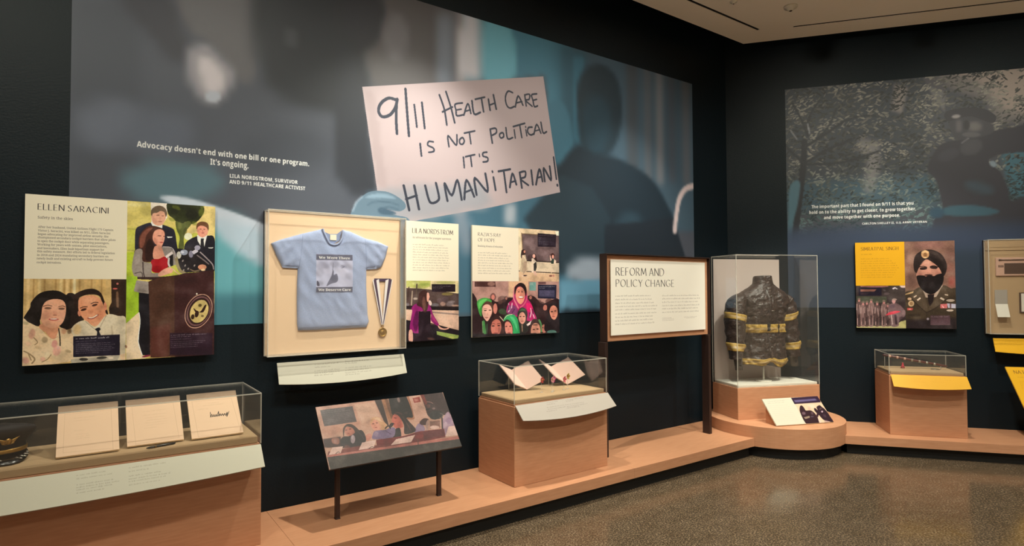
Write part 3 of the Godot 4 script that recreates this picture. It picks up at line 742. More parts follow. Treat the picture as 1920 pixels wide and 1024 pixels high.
# ------------------------------------------------------------------ pedestals
func pedestal(label: String, fr: Transform3D, u0: float, u1: float, n0: float, n1: float, h: float, hin: float, pic: String, list: Array, lw: float, lx: float, lean: float, lh: float, bow: float) -> Node3D:
	var t := thing("display_pedestal", label, "pedestal", fr, Vector3(u0, PLAT, n0))
	var w := u1 - u0; var d := n1 - n0; var hh := h - PLAT
	part_box("body", t, Vector3(w / 2, (hh - 0.012) / 2, d / 2), Vector3(w, hh - 0.012, d), M.wood, 0.0025)
	part_box("cover_rail", t, Vector3(w / 2, hh - 0.006, d / 2), Vector3(w - 0.012, 0.012, d - 0.012), M.wood, 0.001)
	part_box("inner_deck", t, Vector3(w / 2, hh + (hin - h) / 2, d / 2), Vector3(w - 0.03, hin - h, d - 0.03), M.linen, 0.004)
	var b = PIC_BASE[pic]
	var o := sheet("label_plate", t, bowed(lw, lh, bow), b[1], b[2], 0.006, print_material(painted(pic, list, 1000.0), 0.5))
	o.position = Vector3(lx, hh - 0.006, d + 0.004); o.rotation.x = -lean
	return t
func pedestals() -> void:
	pedestal("long wooden pedestal at the left edge with documents and a cap", LW, -1.19, 0.761, 0.019, 0.482, 0.695, 0.733, "PIC_LABEL_DOCS", PIC_LABEL_DOCS, 1.946, 0.0, 0.775, 0.133, 0.026)
	cover("low clear cover over the three documents and the cap", LW, Vector3(-1.19, 0.695, 0.019), 1.951, 0.264, 0.463, "fblrt")
	pedestal("wooden pedestal with two open books", LW, 2.3555, 3.2185, 0.0893, 0.541, 0.719, 0.745, "PIC_LABEL_BOOKS", PIC_LABEL_BOOKS, 0.860, 0.003, 0.815, 0.124, 0.032)
	cover("clear cover over the two open books", LW, Vector3(2.3555, 0.719, 0.0893), 0.863, 0.259, 0.4517, "fblrt")
	pedestal("wooden pedestal with yellow label on the right wall platform", RW, 1.7414, 2.3426, 0.0656, 0.504, 0.714, 0.740, "PIC_LABEL_STICK", PIC_LABEL_STICK, 0.590, 0.010, 0.75, 0.127, 0.020)
	cover("low clear cover over the dark cane", RW, Vector3(1.7414, 0.714, 0.0656), 0.6012, 0.184, 0.4383, "fblrt")

func documents_and_cap() -> void:
	var deck := 0.7335
	for s in [["PIC_PAGE_ACT", PIC_PAGE_ACT, -0.105, 0.405, "leftmost document page, nearest the cap"], ["PIC_PAGE_LAW", PIC_PAGE_LAW, 0.170, 0.372, "middle document page with the pen in front"], ["PIC_PAGE_SIGNED", PIC_PAGE_SIGNED, 0.446, 0.392, "document page with a black signature"]]:
		var b = PIC_BASE[s[0]]
		var t := thing("document", "cream mounted " + s[4], "document", LW, Vector3(s[2], deck, 0.0), 0.0, "mounted documents in the left case")
		var dz: float = s[3] - 0.175; var lean := atan2(dz, 0.194); var sl := sqrt(dz * dz + 0.194 * 0.194)
		var hold := Node3D.new(); hold.name = "mount"; t.add_child(hold); hold.position = Vector3(0, 0.011, s[3]); hold.rotation.x = -lean
		var st := begin(false); add_box(st, Vector3(b[1] / 2, sl / 2, -0.006), Vector3(b[1], sl, 0.010), 0.001)
		obj("mount_board", st, M.page, hold)
		var o := sheet("page", hold, rect(0, 0, b[1], -b[2]), b[1], b[2], 0.0015, print_material(painted(s[0], s[1], 1800.0), 0.7)); o.position = Vector3(0, sl, -0.0008)
		st = begin(false)
		var w: float = b[1]
		for x in [w * 0.3, w * 0.7]:
			add_bar(st, Vector3(x, 0.0035, 0.16), Vector3(x, 0.165, 0.192), 0.01, 0.006)
		obj("prop", st, M.black_metal, t)
	# pen lying before the middle page
	var t := thing("pen", "slim black pen lying before the middle document", "pen", LW, Vector3(0.244, deck + 0.006, 0.438))
	var d := Vector3(0.128, 0, -0.034)
	var st := begin(); add_tube(st, PackedVector3Array([Vector3.ZERO, d * 0.06, d * 0.12, d * 0.55, d * 0.97, d]), [0.0012, 0.0035, 0.0052, 0.0056, 0.005, 0.003], 12); obj("barrel", st, M.visor_black, t)
	st = begin(); add_tube(st, PackedVector3Array([d * 0.30, d * 0.325]), 0.0060, 12); obj("band", st, M.gold, t)
	# uniform cap: the front looks along the cap's +z
	t = thing("uniform_cap", "black airline cap with gold wings badge and gold braid", "cap", LW, Vector3(-0.318, deck, 0.245), 0.35)
	var nn := 40
	var prof := [[0.004, 0.098, 0.098, 0.0], [0.012, 0.100, 0.100, 0.0], [0.055, 0.098, 0.098, 0.004], [0.075, 0.112, 0.115, 0.010], [0.098, 0.128, 0.132, 0.018], [0.112, 0.134, 0.138, 0.024], [0.122, 0.128, 0.132, 0.030], [0.128, 0.10, 0.104, 0.030], [0.130, 0.04, 0.04, 0.026]]
	var rings := []
	for q in prof:
		var rg := PackedVector3Array()
		for j in nn:
			var a := TAU * j / nn; var front := maxf(0.0, -sin(a))
			rg.append(Vector3(cos(a) * q[1], q[0] + q[3] * (front * 1.1 - 0.25) + 0.020, -sin(a) * -1.0 * q[2] * -1.0))
		rings.append(rg)
	st = begin(); add_loft(st, rings, true); obj("crown", st, M.cap_black, t)
	st = begin(); var br := []
	for q in [[0.030, 0.1015], [0.032, 0.1035], [0.046, 0.1030], [0.048, 0.1008]]: br.append(ring(Vector3(0, q[0] + 0.012, 0), Vector3(q[1], 0, 0), Vector3(0, 0, -q[1]), nn))
	add_loft(st, br, false); obj("gold_braid", st, M.gold, t)
	# visor: a curved crescent that dips at the front
	st = begin(); var vr := []
	for i in 25:
		var a := lerpf(0.12, PI - 0.12, i / 24.0); var s := sin(a)
		var inn := Vector3(cos(a) * 0.100, 0.036, s * 0.100); var outp := Vector3(cos(a) * (0.100 + 0.014 * s), 0.036 - 0.030 * s, s * (0.100 + 0.058 * s))
		vr.append(PackedVector3Array([inn + Vector3(0, 0.0018, 0), outp + Vector3(0, 0.0018, 0), outp - Vector3(0, 0.0018, 0), inn - Vector3(0, 0.0018, 0)]))
	add_loft(st, vr, true); obj("visor", st, M.visor_black, t)
	# oak leaf embroidery on the visor
	for sx in [-1.0, 1.0]:
		st = begin()
		for i in 7:
			var a: float = PI / 2 - sx * (0.28 + i * 0.11); var s := sin(a); var f := 0.62 + 0.18 * (i % 2)
			var pp := Vector3(cos(a) * (0.100 + 0.014 * s * f), 0.0385 - 0.030 * s * f, s * (0.100 + 0.058 * s * f))
			add_tube(st, PackedVector3Array([pp + Vector3(-0.007, 0.001, -0.005), pp + Vector3(0, 0.003, 0), pp + Vector3(0.007, 0.001, 0.004)]), [0.001, 0.0042, 0.001], 8)
		obj("embroidery", st, M.silver, t)
	# winged badge on the front of the crown
	var bg := Node3D.new(); bg.name = "badge"; t.add_child(bg); bg.position = Vector3(0, 0.100, 0.122); bg.rotation.x = 0.28
	st = begin(); add_lathe(st, [[0.0, 0.0], [0.011, 0.0], [0.012, 0.003], [0.008, 0.006], [0.0, 0.007]], 20); var bo := obj("shield", st, M.gold, bg); bo.rotation.x = PI / 2; bo.scale = Vector3(1, 1, 1.3)
	for sx in [-1.0, 1.0]:
		st = begin()
		for i in 4: add_tube(st, PackedVector3Array([Vector3(sx * 0.006, 0.004 - i * 0.006, 0.002), Vector3(sx * 0.020, 0.008 - i * 0.005, 0.003), Vector3(sx * (0.042 - i * 0.006), 0.016 - i * 0.007, -0.004)]), [0.002, 0.0036, 0.001], 8)
		obj("wing", st, M.gold, bg)

func books_and_flowers() -> void:
	var deck := 0.7455
	for s in [[2.690, "left open book with a blank pink page, nearer the shirt case", Vector3(-0.050, 0.135, -0.132), Vector3(0.110, 0.069, 0.068), Vector3(-0.110, 0.047, 0.0)], [3.085, "right open book with a blank pink page, nearer the policy sign", Vector3(-0.065, 0.131, -0.124), Vector3(0.119, 0.076, 0.076), Vector3(-0.120, 0.067, 0.0)]]:
		var t := thing("open_book", s[1], "book", LW, Vector3(s[0], deck + 0.004, 0.238), 0.0, "open books in the middle case")
		var sp: Vector3 = s[2]
		for k in 2:
			var w: Vector3 = s[3 + k]; var n := sp.cross(w).normalized() * (-0.004 if k == 0 else 0.004)
			if n.y < 0: n = -n
			var st := begin(false); var lo := []; var hi := []
			for q in [Vector3.ZERO, w, w + sp, sp]:
				lo.append(q - n * 0.2); hi.append(q + n * 1.3)
			var c: Vector3 = (w + sp) / 2.0
			quad_out(st, hi[0], hi[1], hi[2], hi[3], c); quad_out(st, lo[0], lo[1], lo[2], lo[3], c)
			for i in 4: quad_out(st, lo[i], lo[(i + 1) % 4], hi[(i + 1) % 4], hi[i], c)
			obj("page_block", st, M.book_page, t)
			st = begin(false); var cl := []; var ch := []
			for q in [Vector3.ZERO, w * 1.02, w * 1.02 + sp * 1.01, sp * 1.01]:
				cl.append(q - n * 0.7); ch.append(q - n * 0.25)
			quad_out(st, ch[0], ch[1], ch[2], ch[3], c - n * 0.5); quad_out(st, cl[0], cl[1], cl[2], cl[3], c - n * 0.5)
			for i in 4: quad_out(st, cl[i], cl[(i + 1) % 4], ch[(i + 1) % 4], ch[i], c - n * 0.5)
			obj("cover_board", st, M.brown_dark, t)
			st = begin()
			var foot: Vector3 = w * 0.6 + sp * 0.7
			add_tube(st, PackedVector3Array([Vector3(foot.x, -0.004, foot.z), foot - n * 0.8]), 0.0025, 8); obj("cradle_rod", st, M.acrylic_edge, t)
	var fl := [[2.722, 0.372, 0.836, "petal_red", "red paper flower, leftmost of the five on clear stems"], [2.790, 0.410, 0.836, "petal_pink", "pale pink paper flower, second from the left"], [2.828, 0.375, 0.834, "petal_magenta", "magenta paper flower in the middle of the five"], [2.925, 0.385, 0.824, "petal_rose", "rose paper flower, second from the right"], [2.978, 0.365, 0.840, "petal_ochre", "olive yellow paper flower, rightmost of the five"]]
	for s in fl:
		var t := thing("paper_flower", s[4], "flower", LW, Vector3(s[0], deck, s[1]), 0.3, "paper flowers in the middle case")
		var h: float = s[2] - deck
		var st := begin(); add_lathe(st, [[0.0, 0.0], [0.012, 0.0], [0.012, 0.002], [0.0, 0.003]], 20); obj("base", st, M.acrylic_edge, t)
		st = begin(); add_tube(st, PackedVector3Array([Vector3(0, 0.002, 0), Vector3(0, h - 0.012, 0)]), 0.0014, 8); obj("stem", st, M.acrylic_edge, t)
		for k in 5:
			st = begin(); var a := TAU * k / 5.0
			var d := Vector3(cos(a), sin(a), 0.25)
			var o := Vector3(0, h, 0)
			var side := Vector3(-sin(a), cos(a), 0)
			var rr := []
			for q in [[0.0, 0.0015], [0.3, 0.007], [0.65, 0.0105], [0.9, 0.007], [1.0, 0.0015]]: rr.append(ring(o + d * (q[0] * 0.024) + Vector3(0, 0, q[0] * q[0] * 0.004), side * q[1], Vector3(0, 0, -0.0016), 8))
			add_loft(st, rr, true); obj("petal", st, M[s[3]], t)
		st = begin(); add_lathe(st, [[0.0, -0.004], [0.004, -0.002], [0.005, 0.001], [0.003, 0.004], [0.0, 0.005]], 14); var ey := obj("centre", st, M.petal_ochre if s[3] != "petal_ochre" else M.petal_red, t); ey.rotation.x = PI / 2; ey.position = Vector3(0, h, 0.006)

# ------------------------------------------------------------------ slanted reading panels
func slant(called: String, label: String, fr: Transform3D, top: Vector3, bottom: Vector3, w: float, pic: String, list: Array, ppm: float, edge: Material, base_y: float) -> Node3D:
	var t := thing(called, label, "reading panel", fr, Vector3(top.x, base_y, bottom.z))
	var hold := Node3D.new(); hold.name = "panel"; t.add_child(hold)
	var lo := bottom - Vector3(top.x, base_y, bottom.z); var hi := top - Vector3(top.x, base_y, bottom.z)
	var sl := lo.distance_to(hi)
	hold.position = hi; hold.rotation.x = -atan2(bottom.z - top.z, top.y - bottom.y)
	var b = PIC_BASE[pic]
	part_box("board", hold, Vector3(w / 2, -sl / 2, -0.007), Vector3(w, sl, 0.012), edge, 0.0012)
	sheet("print", hold, rect(0.001, -0.001, w - 0.001, -sl + 0.001), b[1], b[2], 0.0012, print_material(painted(pic, list, ppm, pic == "PIC_HEARING"), 0.4), -0.0008)
	return t
func readers() -> void:
	var t := slant("reading_panel", "slanted photo panel of women at a hearing, on two dark legs", LW, Vector3(1.105, 0.812, 0.28), Vector3(1.105, 0.505, 0.53), 0.850, "PIC_HEARING", PIC_HEARING, 1400.0, M.dark_edge, PLAT)
	for x in [0.102, 0.770]:
		var st := begin(false); add_box(st, Vector3(x, 0.238, -0.160), Vector3(0.026, 0.470, 0.026), 0.002); obj("leg", st, M.bronze, t)
		part_box("foot_plate", t, Vector3(x, 0.003, -0.160), Vector3(0.030, 0.006, 0.030), M.bronze, 0.001)
	part_box("cross_brace", t, Vector3(0.436, 0.455, -0.160), Vector3(0.70, 0.022, 0.022), M.bronze)
	t = slant("reading_panel", "slanted yellow text panel cut off by the right edge", RW, Vector3(2.757, 0.776, 0.20), Vector3(2.757, 0.456, 0.52), 0.8, "PIC_YELLOW_READER", PIC_YELLOW_READER, 1000.0, M.yellow_board, PLAT)
	for x in [0.16, 0.66]:
		var st := begin(false); add_box(st, Vector3(x, 0.215, -0.160), Vector3(0.026, 0.425, 0.026), 0.002); obj("leg", st, M.bronze, t)
	t = slant("reading_panel", "small slanted cream panel at the foot of the coat case", CB, Vector3(0.165, 0.480, 0.125), Vector3(0.165, 0.280, 0.325), 0.600, "PIC_COAT", PIC_COAT, 1600.0, M.board_edge, DISC)
	var st := begin(false)
	for x in [0.02, 0.30, 0.58]:
		var f := [Vector3(x - 0.008, 0.0, -0.026), Vector3(x - 0.008, 0.0, -0.165), Vector3(x - 0.008, 0.150, -0.165)]
		var g := []
		for q in f: g.append(q + Vector3(0.016, 0, 0))
		var c := Vector3(x, 0.05, -0.12)
		tri_out(st, f[0], f[1], f[2], c); tri_out(st, g[0], g[1], g[2], c)
		for i in 3: quad_out(st, f[i], f[(i + 1) % 3], g[(i + 1) % 3], g[i], c)
	obj("wedge_support", st, M.wood, t)

# ------------------------------------------------------------------ framed policy sign on posts
func policy_sign() -> void:
	var t := thing("framed_sign", "large framed policy sign on two dark posts", "sign", LW, Vector3(3.372, PLAT, 0.350))
	var w := 1.324; var y0 := 1.075 - PLAT; var y1 := 1.783 - PLAT; var h := y1 - y0
	for x in [-0.006, w - 0.020]:
		var st := begin(false); add_box(st, Vector3(x, y0 / 2 + 0.0, 0.0), Vector3(0.034, y0 - 0.001, 0.078), 0.002); obj("post", st, M.bronze, t)
	for x in [0.0035, w - 0.0035]: part_box("frame_side", t, Vector3(x, (y0 + y1) / 2, 0.0), Vector3(0.007, h, 0.080), M.bronze, 0.001)
	part_box("frame_top", t, Vector3(w / 2, y1 - 0.0035, 0.0), Vector3(w - 0.015, 0.007, 0.080), M.bronze, 0.001)
	part_box("wood_tray", t, Vector3(w / 2, (y0 + y1) / 2 - 0.004, -0.013), Vector3(w - 0.016, h - 0.012, 0.046), M.wood, 0.0015)
	part_box("back_board", t, Vector3(w / 2, (y0 + y1) / 2, -0.0385), Vector3(w - 0.016, h - 0.010, 0.004), M.bronze, 0.001)
	var b = PIC_BASE["PIC_REFORM"]
	var hold := Node3D.new(); hold.name = "text_panel"; t.add_child(hold); hold.position = Vector3(3.430 - 3.372, 1.737 - PLAT, 0.0105)
	part_box("panel_spacer", hold, Vector3(b[1] / 2, -b[2] / 2, 0.004), Vector3(b[1] - 0.06, b[2] - 0.06, 0.008), M.bronze, 0.001)
	part_box("panel_board", hold, Vector3(b[1] / 2, -b[2] / 2, 0.012), Vector3(b[1], b[2], 0.008), M.board_edge, 0.001)
	sheet("print", hold, rect(0, 0, b[1], -b[2]), b[1], b[2], 0.0015, print_material(painted("PIC_REFORM", PIC_REFORM, 1100.0), 0.5), 0.0158)

# ------------------------------------------------------------------ coat case
func coat_case() -> void:
	var w := 0.902; var d := 0.418; var hb := 0.565
	var t := thing("coat_pedestal", "maple pedestal of the tall coat case on the round platform", "pedestal", CB, Vector3(0, DISC, -d))
	part_box("body", t, Vector3(w / 2, (hb - DISC) / 2, d / 2), Vector3(w, hb - DISC, d), M.wood, 0.0025)
	part_box("inner_deck", t, Vector3(w / 2, hb - DISC + 0.012, d / 2), Vector3(w - 0.03, 0.024, d - 0.03), M.white_paint, 0.003)
	part_box("white_backdrop", t, Vector3(w / 2, 0.924 - 0.0 + (hb - DISC) - 0.30, 0.016), Vector3(w - 0.026, 1.21, 0.010), M.backdrop_board, 0.002)
	cover("tall clear cover around the firefighter coat", CB, Vector3(0, hb, -d), w, 1.254, d, "fblrt")
	# mount: rod, foot and hidden torso form
	var deck := hb + 0.0245
	var c := Vector3(0.430, deck, -0.205)
	t = thing("coat_mount", "white rod stand holding up the coat", "display stand", CB, c)
	var st := begin(); add_lathe(st, [[0.0, 0.0], [0.075, 0.0], [0.075, 0.006], [0.072, 0.008], [0.0, 0.009]], 36); obj("foot", st, M.white_paint, t)
	st = begin(); add_tube(st, PackedVector3Array([Vector3(0, 0.006, 0), Vector3(0, 0.148, 0)]), 0.0085, 14); obj("rod", st, M.white_paint, t)
	# the coat: local origin on the case deck under the rod; x, y measured from the photograph
	t = thing("firefighter_coat", "worn dark brown firefighter coat with yellow bands inside the tall case", "coat", CB, Vector3(0.430, 0.0, -0.205))
	var nz := FastNoiseLite.new(); nz.seed = 31; nz.frequency = 7.0; nz.fractal_octaves = 3
	var wr := FastNoiseLite.new(); wr.seed = 32; wr.frequency = 16.0; wr.fractal_octaves = 2
	# torso rings: y, centre x, half width, half depth
	var tor := [[0.742, -0.020, 0.242, 0.128], [0.80, -0.012, 0.246, 0.132], [0.88, -0.006, 0.236, 0.130], [0.97, -0.004, 0.224, 0.126], [1.06, -0.004, 0.220, 0.124], [1.15, -0.002, 0.222, 0.128], [1.24, 0.0, 0.236, 0.134], [1.32, 0.0, 0.256, 0.136], [1.39, 0.0, 0.276, 0.130], [1.425, 0.0, 0.272, 0.122], [1.458, 0.002, 0.232, 0.112], [1.488, 0.003, 0.182, 0.102], [1.516, 0.004, 0.132, 0.092], [1.545, 0.005, 0.092, 0.082]]
	var N := 72
	var torso := func(y: float, grow: float) -> PackedVector3Array:
		var i := 0
		while i < tor.size() - 2 and tor[i + 1][0] < y: i += 1
		var f := clampf((y - tor[i][0]) / (tor[i + 1][0] - tor[i][0]), 0.0, 1.0); f = f * f * (3.0 - 2.0 * f) * 0.5 + f * 0.5
		var cx: float = lerpf(tor[i][1], tor[i + 1][1], f); var a: float = lerpf(tor[i][2], tor[i + 1][2], f); var b: float = lerpf(tor[i][3], tor[i + 1][3], f)
		var o := PackedVector3Array()
		for j in N:
			var an := TAU * j / N; var cs := cos(an); var sn := sin(an)
			var x := signf(cs) * pow(absf(cs), 0.85) * a; var z := -signf(sn) * pow(absf(sn), 0.85) * b
			var k := nz.get_noise_3d(x * 1.2, y * 0.55 + x * 0.4, z * 1.5) * 0.026 + wr.get_noise_3d(x * 0.8, y * 1.6 + x * 0.5, z) * 0.014
			k *= clampf((1.52 - y) * 8.0, 0.15, 1.0)
			var nrm := Vector3(x / (a * a), 0, z / (b * b)).normalized()
			# hem rises a little at the front opening
			var lift := 0.0
			if y < 0.86: lift = (0.86 - y) * 0.55 * exp(-pow((x - 0.01) / 0.06, 2.0)) * (1.0 if z > 0 else 0.0) - (0.86 - y) * 0.18 * sin(x * 13.0 + 1.0)
			o.append(Vector3(cx + x, y + lift, z) + nrm * (k + grow))
		return o
	var rows := func(y0: float, y1: float, n: int, grow: float) -> Array:
		var o := []
		for i in n + 1: o.append(torso.call(lerpf(y0, y1, i / float(n)), grow))
		return o
	st = begin(); add_loft(st, rows.call(0.742, 1.545, 60, 0.0), true); obj("torso", st, M.coat_leather, t)
	for b in [[1.068, 1.150, "chest_band"], [0.746, 0.812, "hem_band"]]:
		st = begin(); var rr: Array = rows.call(b[0], b[1], 8, 0.0045); rr.insert(0, torso.call(b[0], 0.0)); rr.append(torso.call(b[1], 0.0)); add_loft(st, rr, false); var bo := obj(b[2], st, M.coat_band, t)
		st = begin(); var m0: float = lerpf(b[0], b[1], 0.36); var m1: float = lerpf(b[0], b[1], 0.64); rr = rows.call(m0, m1, 3, 0.0062); add_loft(st, rr, false); obj("reflective_stripe", st, M.band_silver, bo)
	# sleeves: centre path (x, y, z) and radius
	var arms := [[[-0.225, 1.452, 0.0, 0.030], [-0.252, 1.432, 0.0, 0.066], [-0.280, 1.395, 0.0, 0.088], [-0.300, 1.335, 0.0, 0.098], [-0.311, 1.25, 0.006, 0.100], [-0.316, 1.15, 0.012, 0.096], [-0.322, 1.05, 0.02, 0.086], [-0.325, 0.95, 0.03, 0.080], [-0.330, 0.86, 0.038, 0.072], [-0.336, 0.815, 0.042, 0.064]],
		[[0.205, 1.448, 0.0, 0.030], [0.228, 1.430, 0.0, 0.066], [0.248, 1.395, 0.0, 0.086], [0.264, 1.335, -0.004, 0.094], [0.280, 1.25, -0.008, 0.096], [0.292, 1.15, -0.010, 0.092], [0.310, 1.05, -0.008, 0.084], [0.326, 0.95, -0.002, 0.080], [0.338, 0.87, 0.002, 0.074], [0.344, 0.825, 0.004, 0.066]]]
	for k in 2:
		var ar: Array = arms[k]
		var sec := func(y: float, grow: float) -> PackedVector3Array:
			var i := 0
			while i < ar.size() - 2 and ar[i + 1][1] > y: i += 1
			var f := clampf((ar[i][1] - y) / (ar[i][1] - ar[i + 1][1]), 0.0, 1.0)
			var cc := Vector3(lerpf(ar[i][0], ar[i + 1][0], f), y, lerpf(ar[i][2], ar[i + 1][2], f)); var r0: float = lerpf(ar[i][3], ar[i + 1][3], f)
			var o := PackedVector3Array(); var lean := (0.14 if k == 0 else -0.16) * clampf((1.40 - y) * 6.0, 0.0, 1.0) * clampf((y - 0.78) * 3.0, 0.25, 1.0)
			for j in 40:
				var an := TAU * j / 40.0; var x := cos(an); var z := -sin(an)
				var kk := nz.get_noise_3d(x * 0.10 + k * 3.0, y * 1.3 + z * 0.06, z * 0.12) * 0.018 + sin(y * 62.0 + an * 2.0 + k) * 0.0035 * clampf((1.34 - y) * 5.0, 0.0, 1.0)
				o.append(cc + Vector3(x * (r0 + kk + grow), x * -r0 * lean * 1.6, z * (r0 * 1.02 + kk + grow)))
			return o
		st = begin(); var rr := []
		for i in 49: rr.append(sec.call(lerpf(0.815 if k == 0 else 0.825, 1.452 if k == 0 else 1.448, i / 48.0), 0.0))
		add_loft(st, rr, true); obj("sleeve", st, M.coat_leather, t)
		for b in [[1.190, 1.252], [0.895, 0.968]]:
			st = begin(); rr = [sec.call(b[0], 0.0)]
			for i in 7: rr.append(sec.call(lerpf(b[0], b[1], i / 6.0), 0.0045))
			rr.append(sec.call(b[1], 0.0)); add_loft(st, rr, false); var bo := obj("sleeve_band", st, M.coat_band, t)
			st = begin(); rr = []
			for i in 4: rr.append(sec.call(lerpf(lerpf(b[0], b[1], 0.36), lerpf(b[0], b[1], 0.64), i / 3.0), 0.0062))
			add_loft(st, rr, false); obj("reflective_stripe", st, M.band_silver, bo)
		# knitted wristlet hanging out of the sleeve
		st = begin(); rr = []
		var e: Array = ar[ar.size() - 1]
		for q in [[0.0, 0.046], [-0.03, 0.044], [-0.07, 0.042], [-0.105, 0.040]]: rr.append(ring(Vector3(e[0] + (0.025 if k == 0 else 0.0) + q[0] * -0.1, e[1] + q[0], e[2]), Vector3(q[1], 0, 0), Vector3(0, 0, -q[1] * 0.55), 24))
		rr.reverse(); add_loft(st, rr, true); var wo := obj("wristlet", st, M.wristlet, t)
		st = begin(); add_lathe(st, [[0.0, 0.0], [0.014, 0.0], [0.013, 0.003], [0.0, 0.004]], 16); var hole := obj("thumb_hole", st, M.coat_dark, wo); hole.rotation.x = PI / 2; hole.position = Vector3(e[0] + (0.035 if k == 0 else 0.01), e[1] - 0.055, e[2] + 0.0215)
	# stand-up collar
	st = begin(); var cr := []
	for q in [[1.500, 0.120, 0.092], [1.53, 0.106, 0.088], [1.56, 0.095, 0.085], [1.60, 0.088, 0.082], [1.618, 0.085, 0.080], [1.621, 0.078, 0.073], [1.60, 0.072, 0.068], [1.56, 0.070, 0.066]]:
		var rg := PackedVector3Array()
		for j in 48:
			var an := TAU * j / 48.0
			var kk := nz.get_noise_3d(cos(an) * 0.2, q[0], sin(an) * 0.2) * 0.012
			rg.append(Vector3(0.006 + cos(an) * (q[1] + kk), q[0] - sin(an) * 0.004 * (q[0] - 1.5) * 20.0 - maxf(0.0, -sin(an)) * 0.006, -sin(an) * (q[2] + kk) * 1.0))
		cr.append(rg)
	add_loft(st, cr, true); obj("collar", st, M.coat_leather, t)
	# storm flap down the front, clasps, pockets, badge: laid on the torso's front
	var front := func(x: float, y: float) -> float:
		var rg: PackedVector3Array = torso.call(y, 0.0); var best := 9.0; var z := 0.0
		for q in rg:
			if q.z > 0.0 and absf(q.x - x) < best:
				best = absf(q.x - x); z = q.z
		return z
	var patch := func(called: String, x0: float, x1: float, y0: float, y1: float, off: float, m: Material) -> void:
		st = begin(true); var nx := 8; var ny := 14; var gr := []
		for j in ny + 1:
			var row := PackedVector3Array()
			for i in nx + 1:
				var x := lerpf(x0, x1, i / float(nx)); var yy := lerpf(y0, y1, j / float(ny)); var edge := 1.0 if i > 0 and i < nx and j > 0 and j < ny else 0.0
				row.append(Vector3(x, yy, front.call(x, yy) + (off if edge > 0.0 else 0.0)))
			gr.append(row)
		for j in ny:
			for i in nx: quad_out(st, gr[j][i], gr[j][i + 1], gr[j + 1][i + 1], gr[j + 1][i], gr[j][i] - Vector3(0, 0, 1))
		obj(called, st, m, t)
	patch.call("storm_flap", -0.035, 0.030, 1.155, 1.50, 0.009, M.coat_leather)
	patch.call("storm_flap", -0.030, 0.034, 0.83, 1.063, 0.008, M.coat_leather)
	patch.call("chest_pocket", 0.085, 0.185, 1.20, 1.33, 0.009, M.coat_leather)
	patch.call("lower_pocket", -0.185, -0.06, 0.86, 1.01, 0.010, M.coat_leather)
	patch.call("lower_pocket", 0.065, 0.19, 0.86, 1.01, 0.010, M.coat_leather)
	patch.call("band_gap", -0.045, -0.010, 1.085, 1.165, 0.011, M.coat_dark)
	patch.call("band_buckle", 0.088, 0.100, 1.066, 1.152, 0.012, M.coat_dark)
	patch.call("throat_tab", -0.03, 0.035, 1.46, 1.515, 0.014, M.coat_leather)
	for yy in [1.42, 1.28, 1.02, 0.93]:
		st = begin(); var z: float = front.call(0.0, yy) + 0.012
		add_tube(st, PackedVector3Array([Vector3(-0.012, yy, z), Vector3(0.0, yy + 0.004, z + 0.003), Vector3(0.016, yy, z)]), [0.003, 0.0045, 0.003], 8); obj("clasp", st, M.silver, t)

# ------------------------------------------------------------------ cane case and right wall case
func stick_case() -> void:
	var deck := 0.7405
	var t := thing("cane", "dark banded cane propped aslant in the low right case", "cane", RW, Vector3(1.765, deck, 0.24))
	var a := Vector3(0.0, 0.122, 0.0); var b := Vector3(0.520, 0.030, 0.02); var d := b - a
	var st := begin(); add_tube(st, PackedVector3Array([a, a + d * 0.02, a + d * 0.6, b - d * 0.02, b]), [0.005, 0.0115, 0.0115, 0.009, 0.004], 14); obj("shaft", st, M.stick_dark, t)
	for i in 7:
		st = begin(); var f := 0.10 + i * 0.115
		add_tube(st, PackedVector3Array([a + d * f, a + d * (f + 0.03)]), 0.0121, 14); obj("band", st, M.silver if i > 2 else M.pink_pouch, t)
	for q in [0.03, 0.9]:
		st = begin(); var foot: Vector3 = a + d * q
		add_tube(st, PackedVector3Array([Vector3(foot.x, 0.0, foot.z), foot - Vector3(0, 0.008, 0)]), 0.003, 8); obj("support_rod", st, M.acrylic_edge, t)
	t = thing("red_tassel", "small red tassel standing under the cane", "tassel", RW, Vector3(1.925, deck, 0.26))
	for i in 9:
		st = begin(); var an := TAU * i / 9.0
		add_tube(st, PackedVector3Array([Vector3(0, 0.045, 0), Vector3(cos(an) * 0.009, 0.025, sin(an) * 0.009), Vector3(cos(an) * 0.016, 0.002, sin(an) * 0.016)]), [0.002, 0.003, 0.0025], 7); obj("strand", st, M.tassel_red, t)
	st = begin(); add_lathe(st, [[0.0, 0.038], [0.006, 0.040], [0.008, 0.046], [0.005, 0.053], [0.0, 0.055]], 14); obj("knot", st, M.tassel_red, t)
	t = thing("silver_bangle", "thin silver ring lying on the case floor near the cane tip", "ring", RW, Vector3(2.185, deck + 0.0035, 0.27))
	st = begin(); var tor := PackedVector3Array()
	for i in 33: tor.append(Vector3(0.034 * cos(TAU * i / 32), 0, 0.034 * sin(TAU * i / 32)))
	add_tube(st, tor, 0.003, 8, false); obj("hoop", st, M.silver, t)
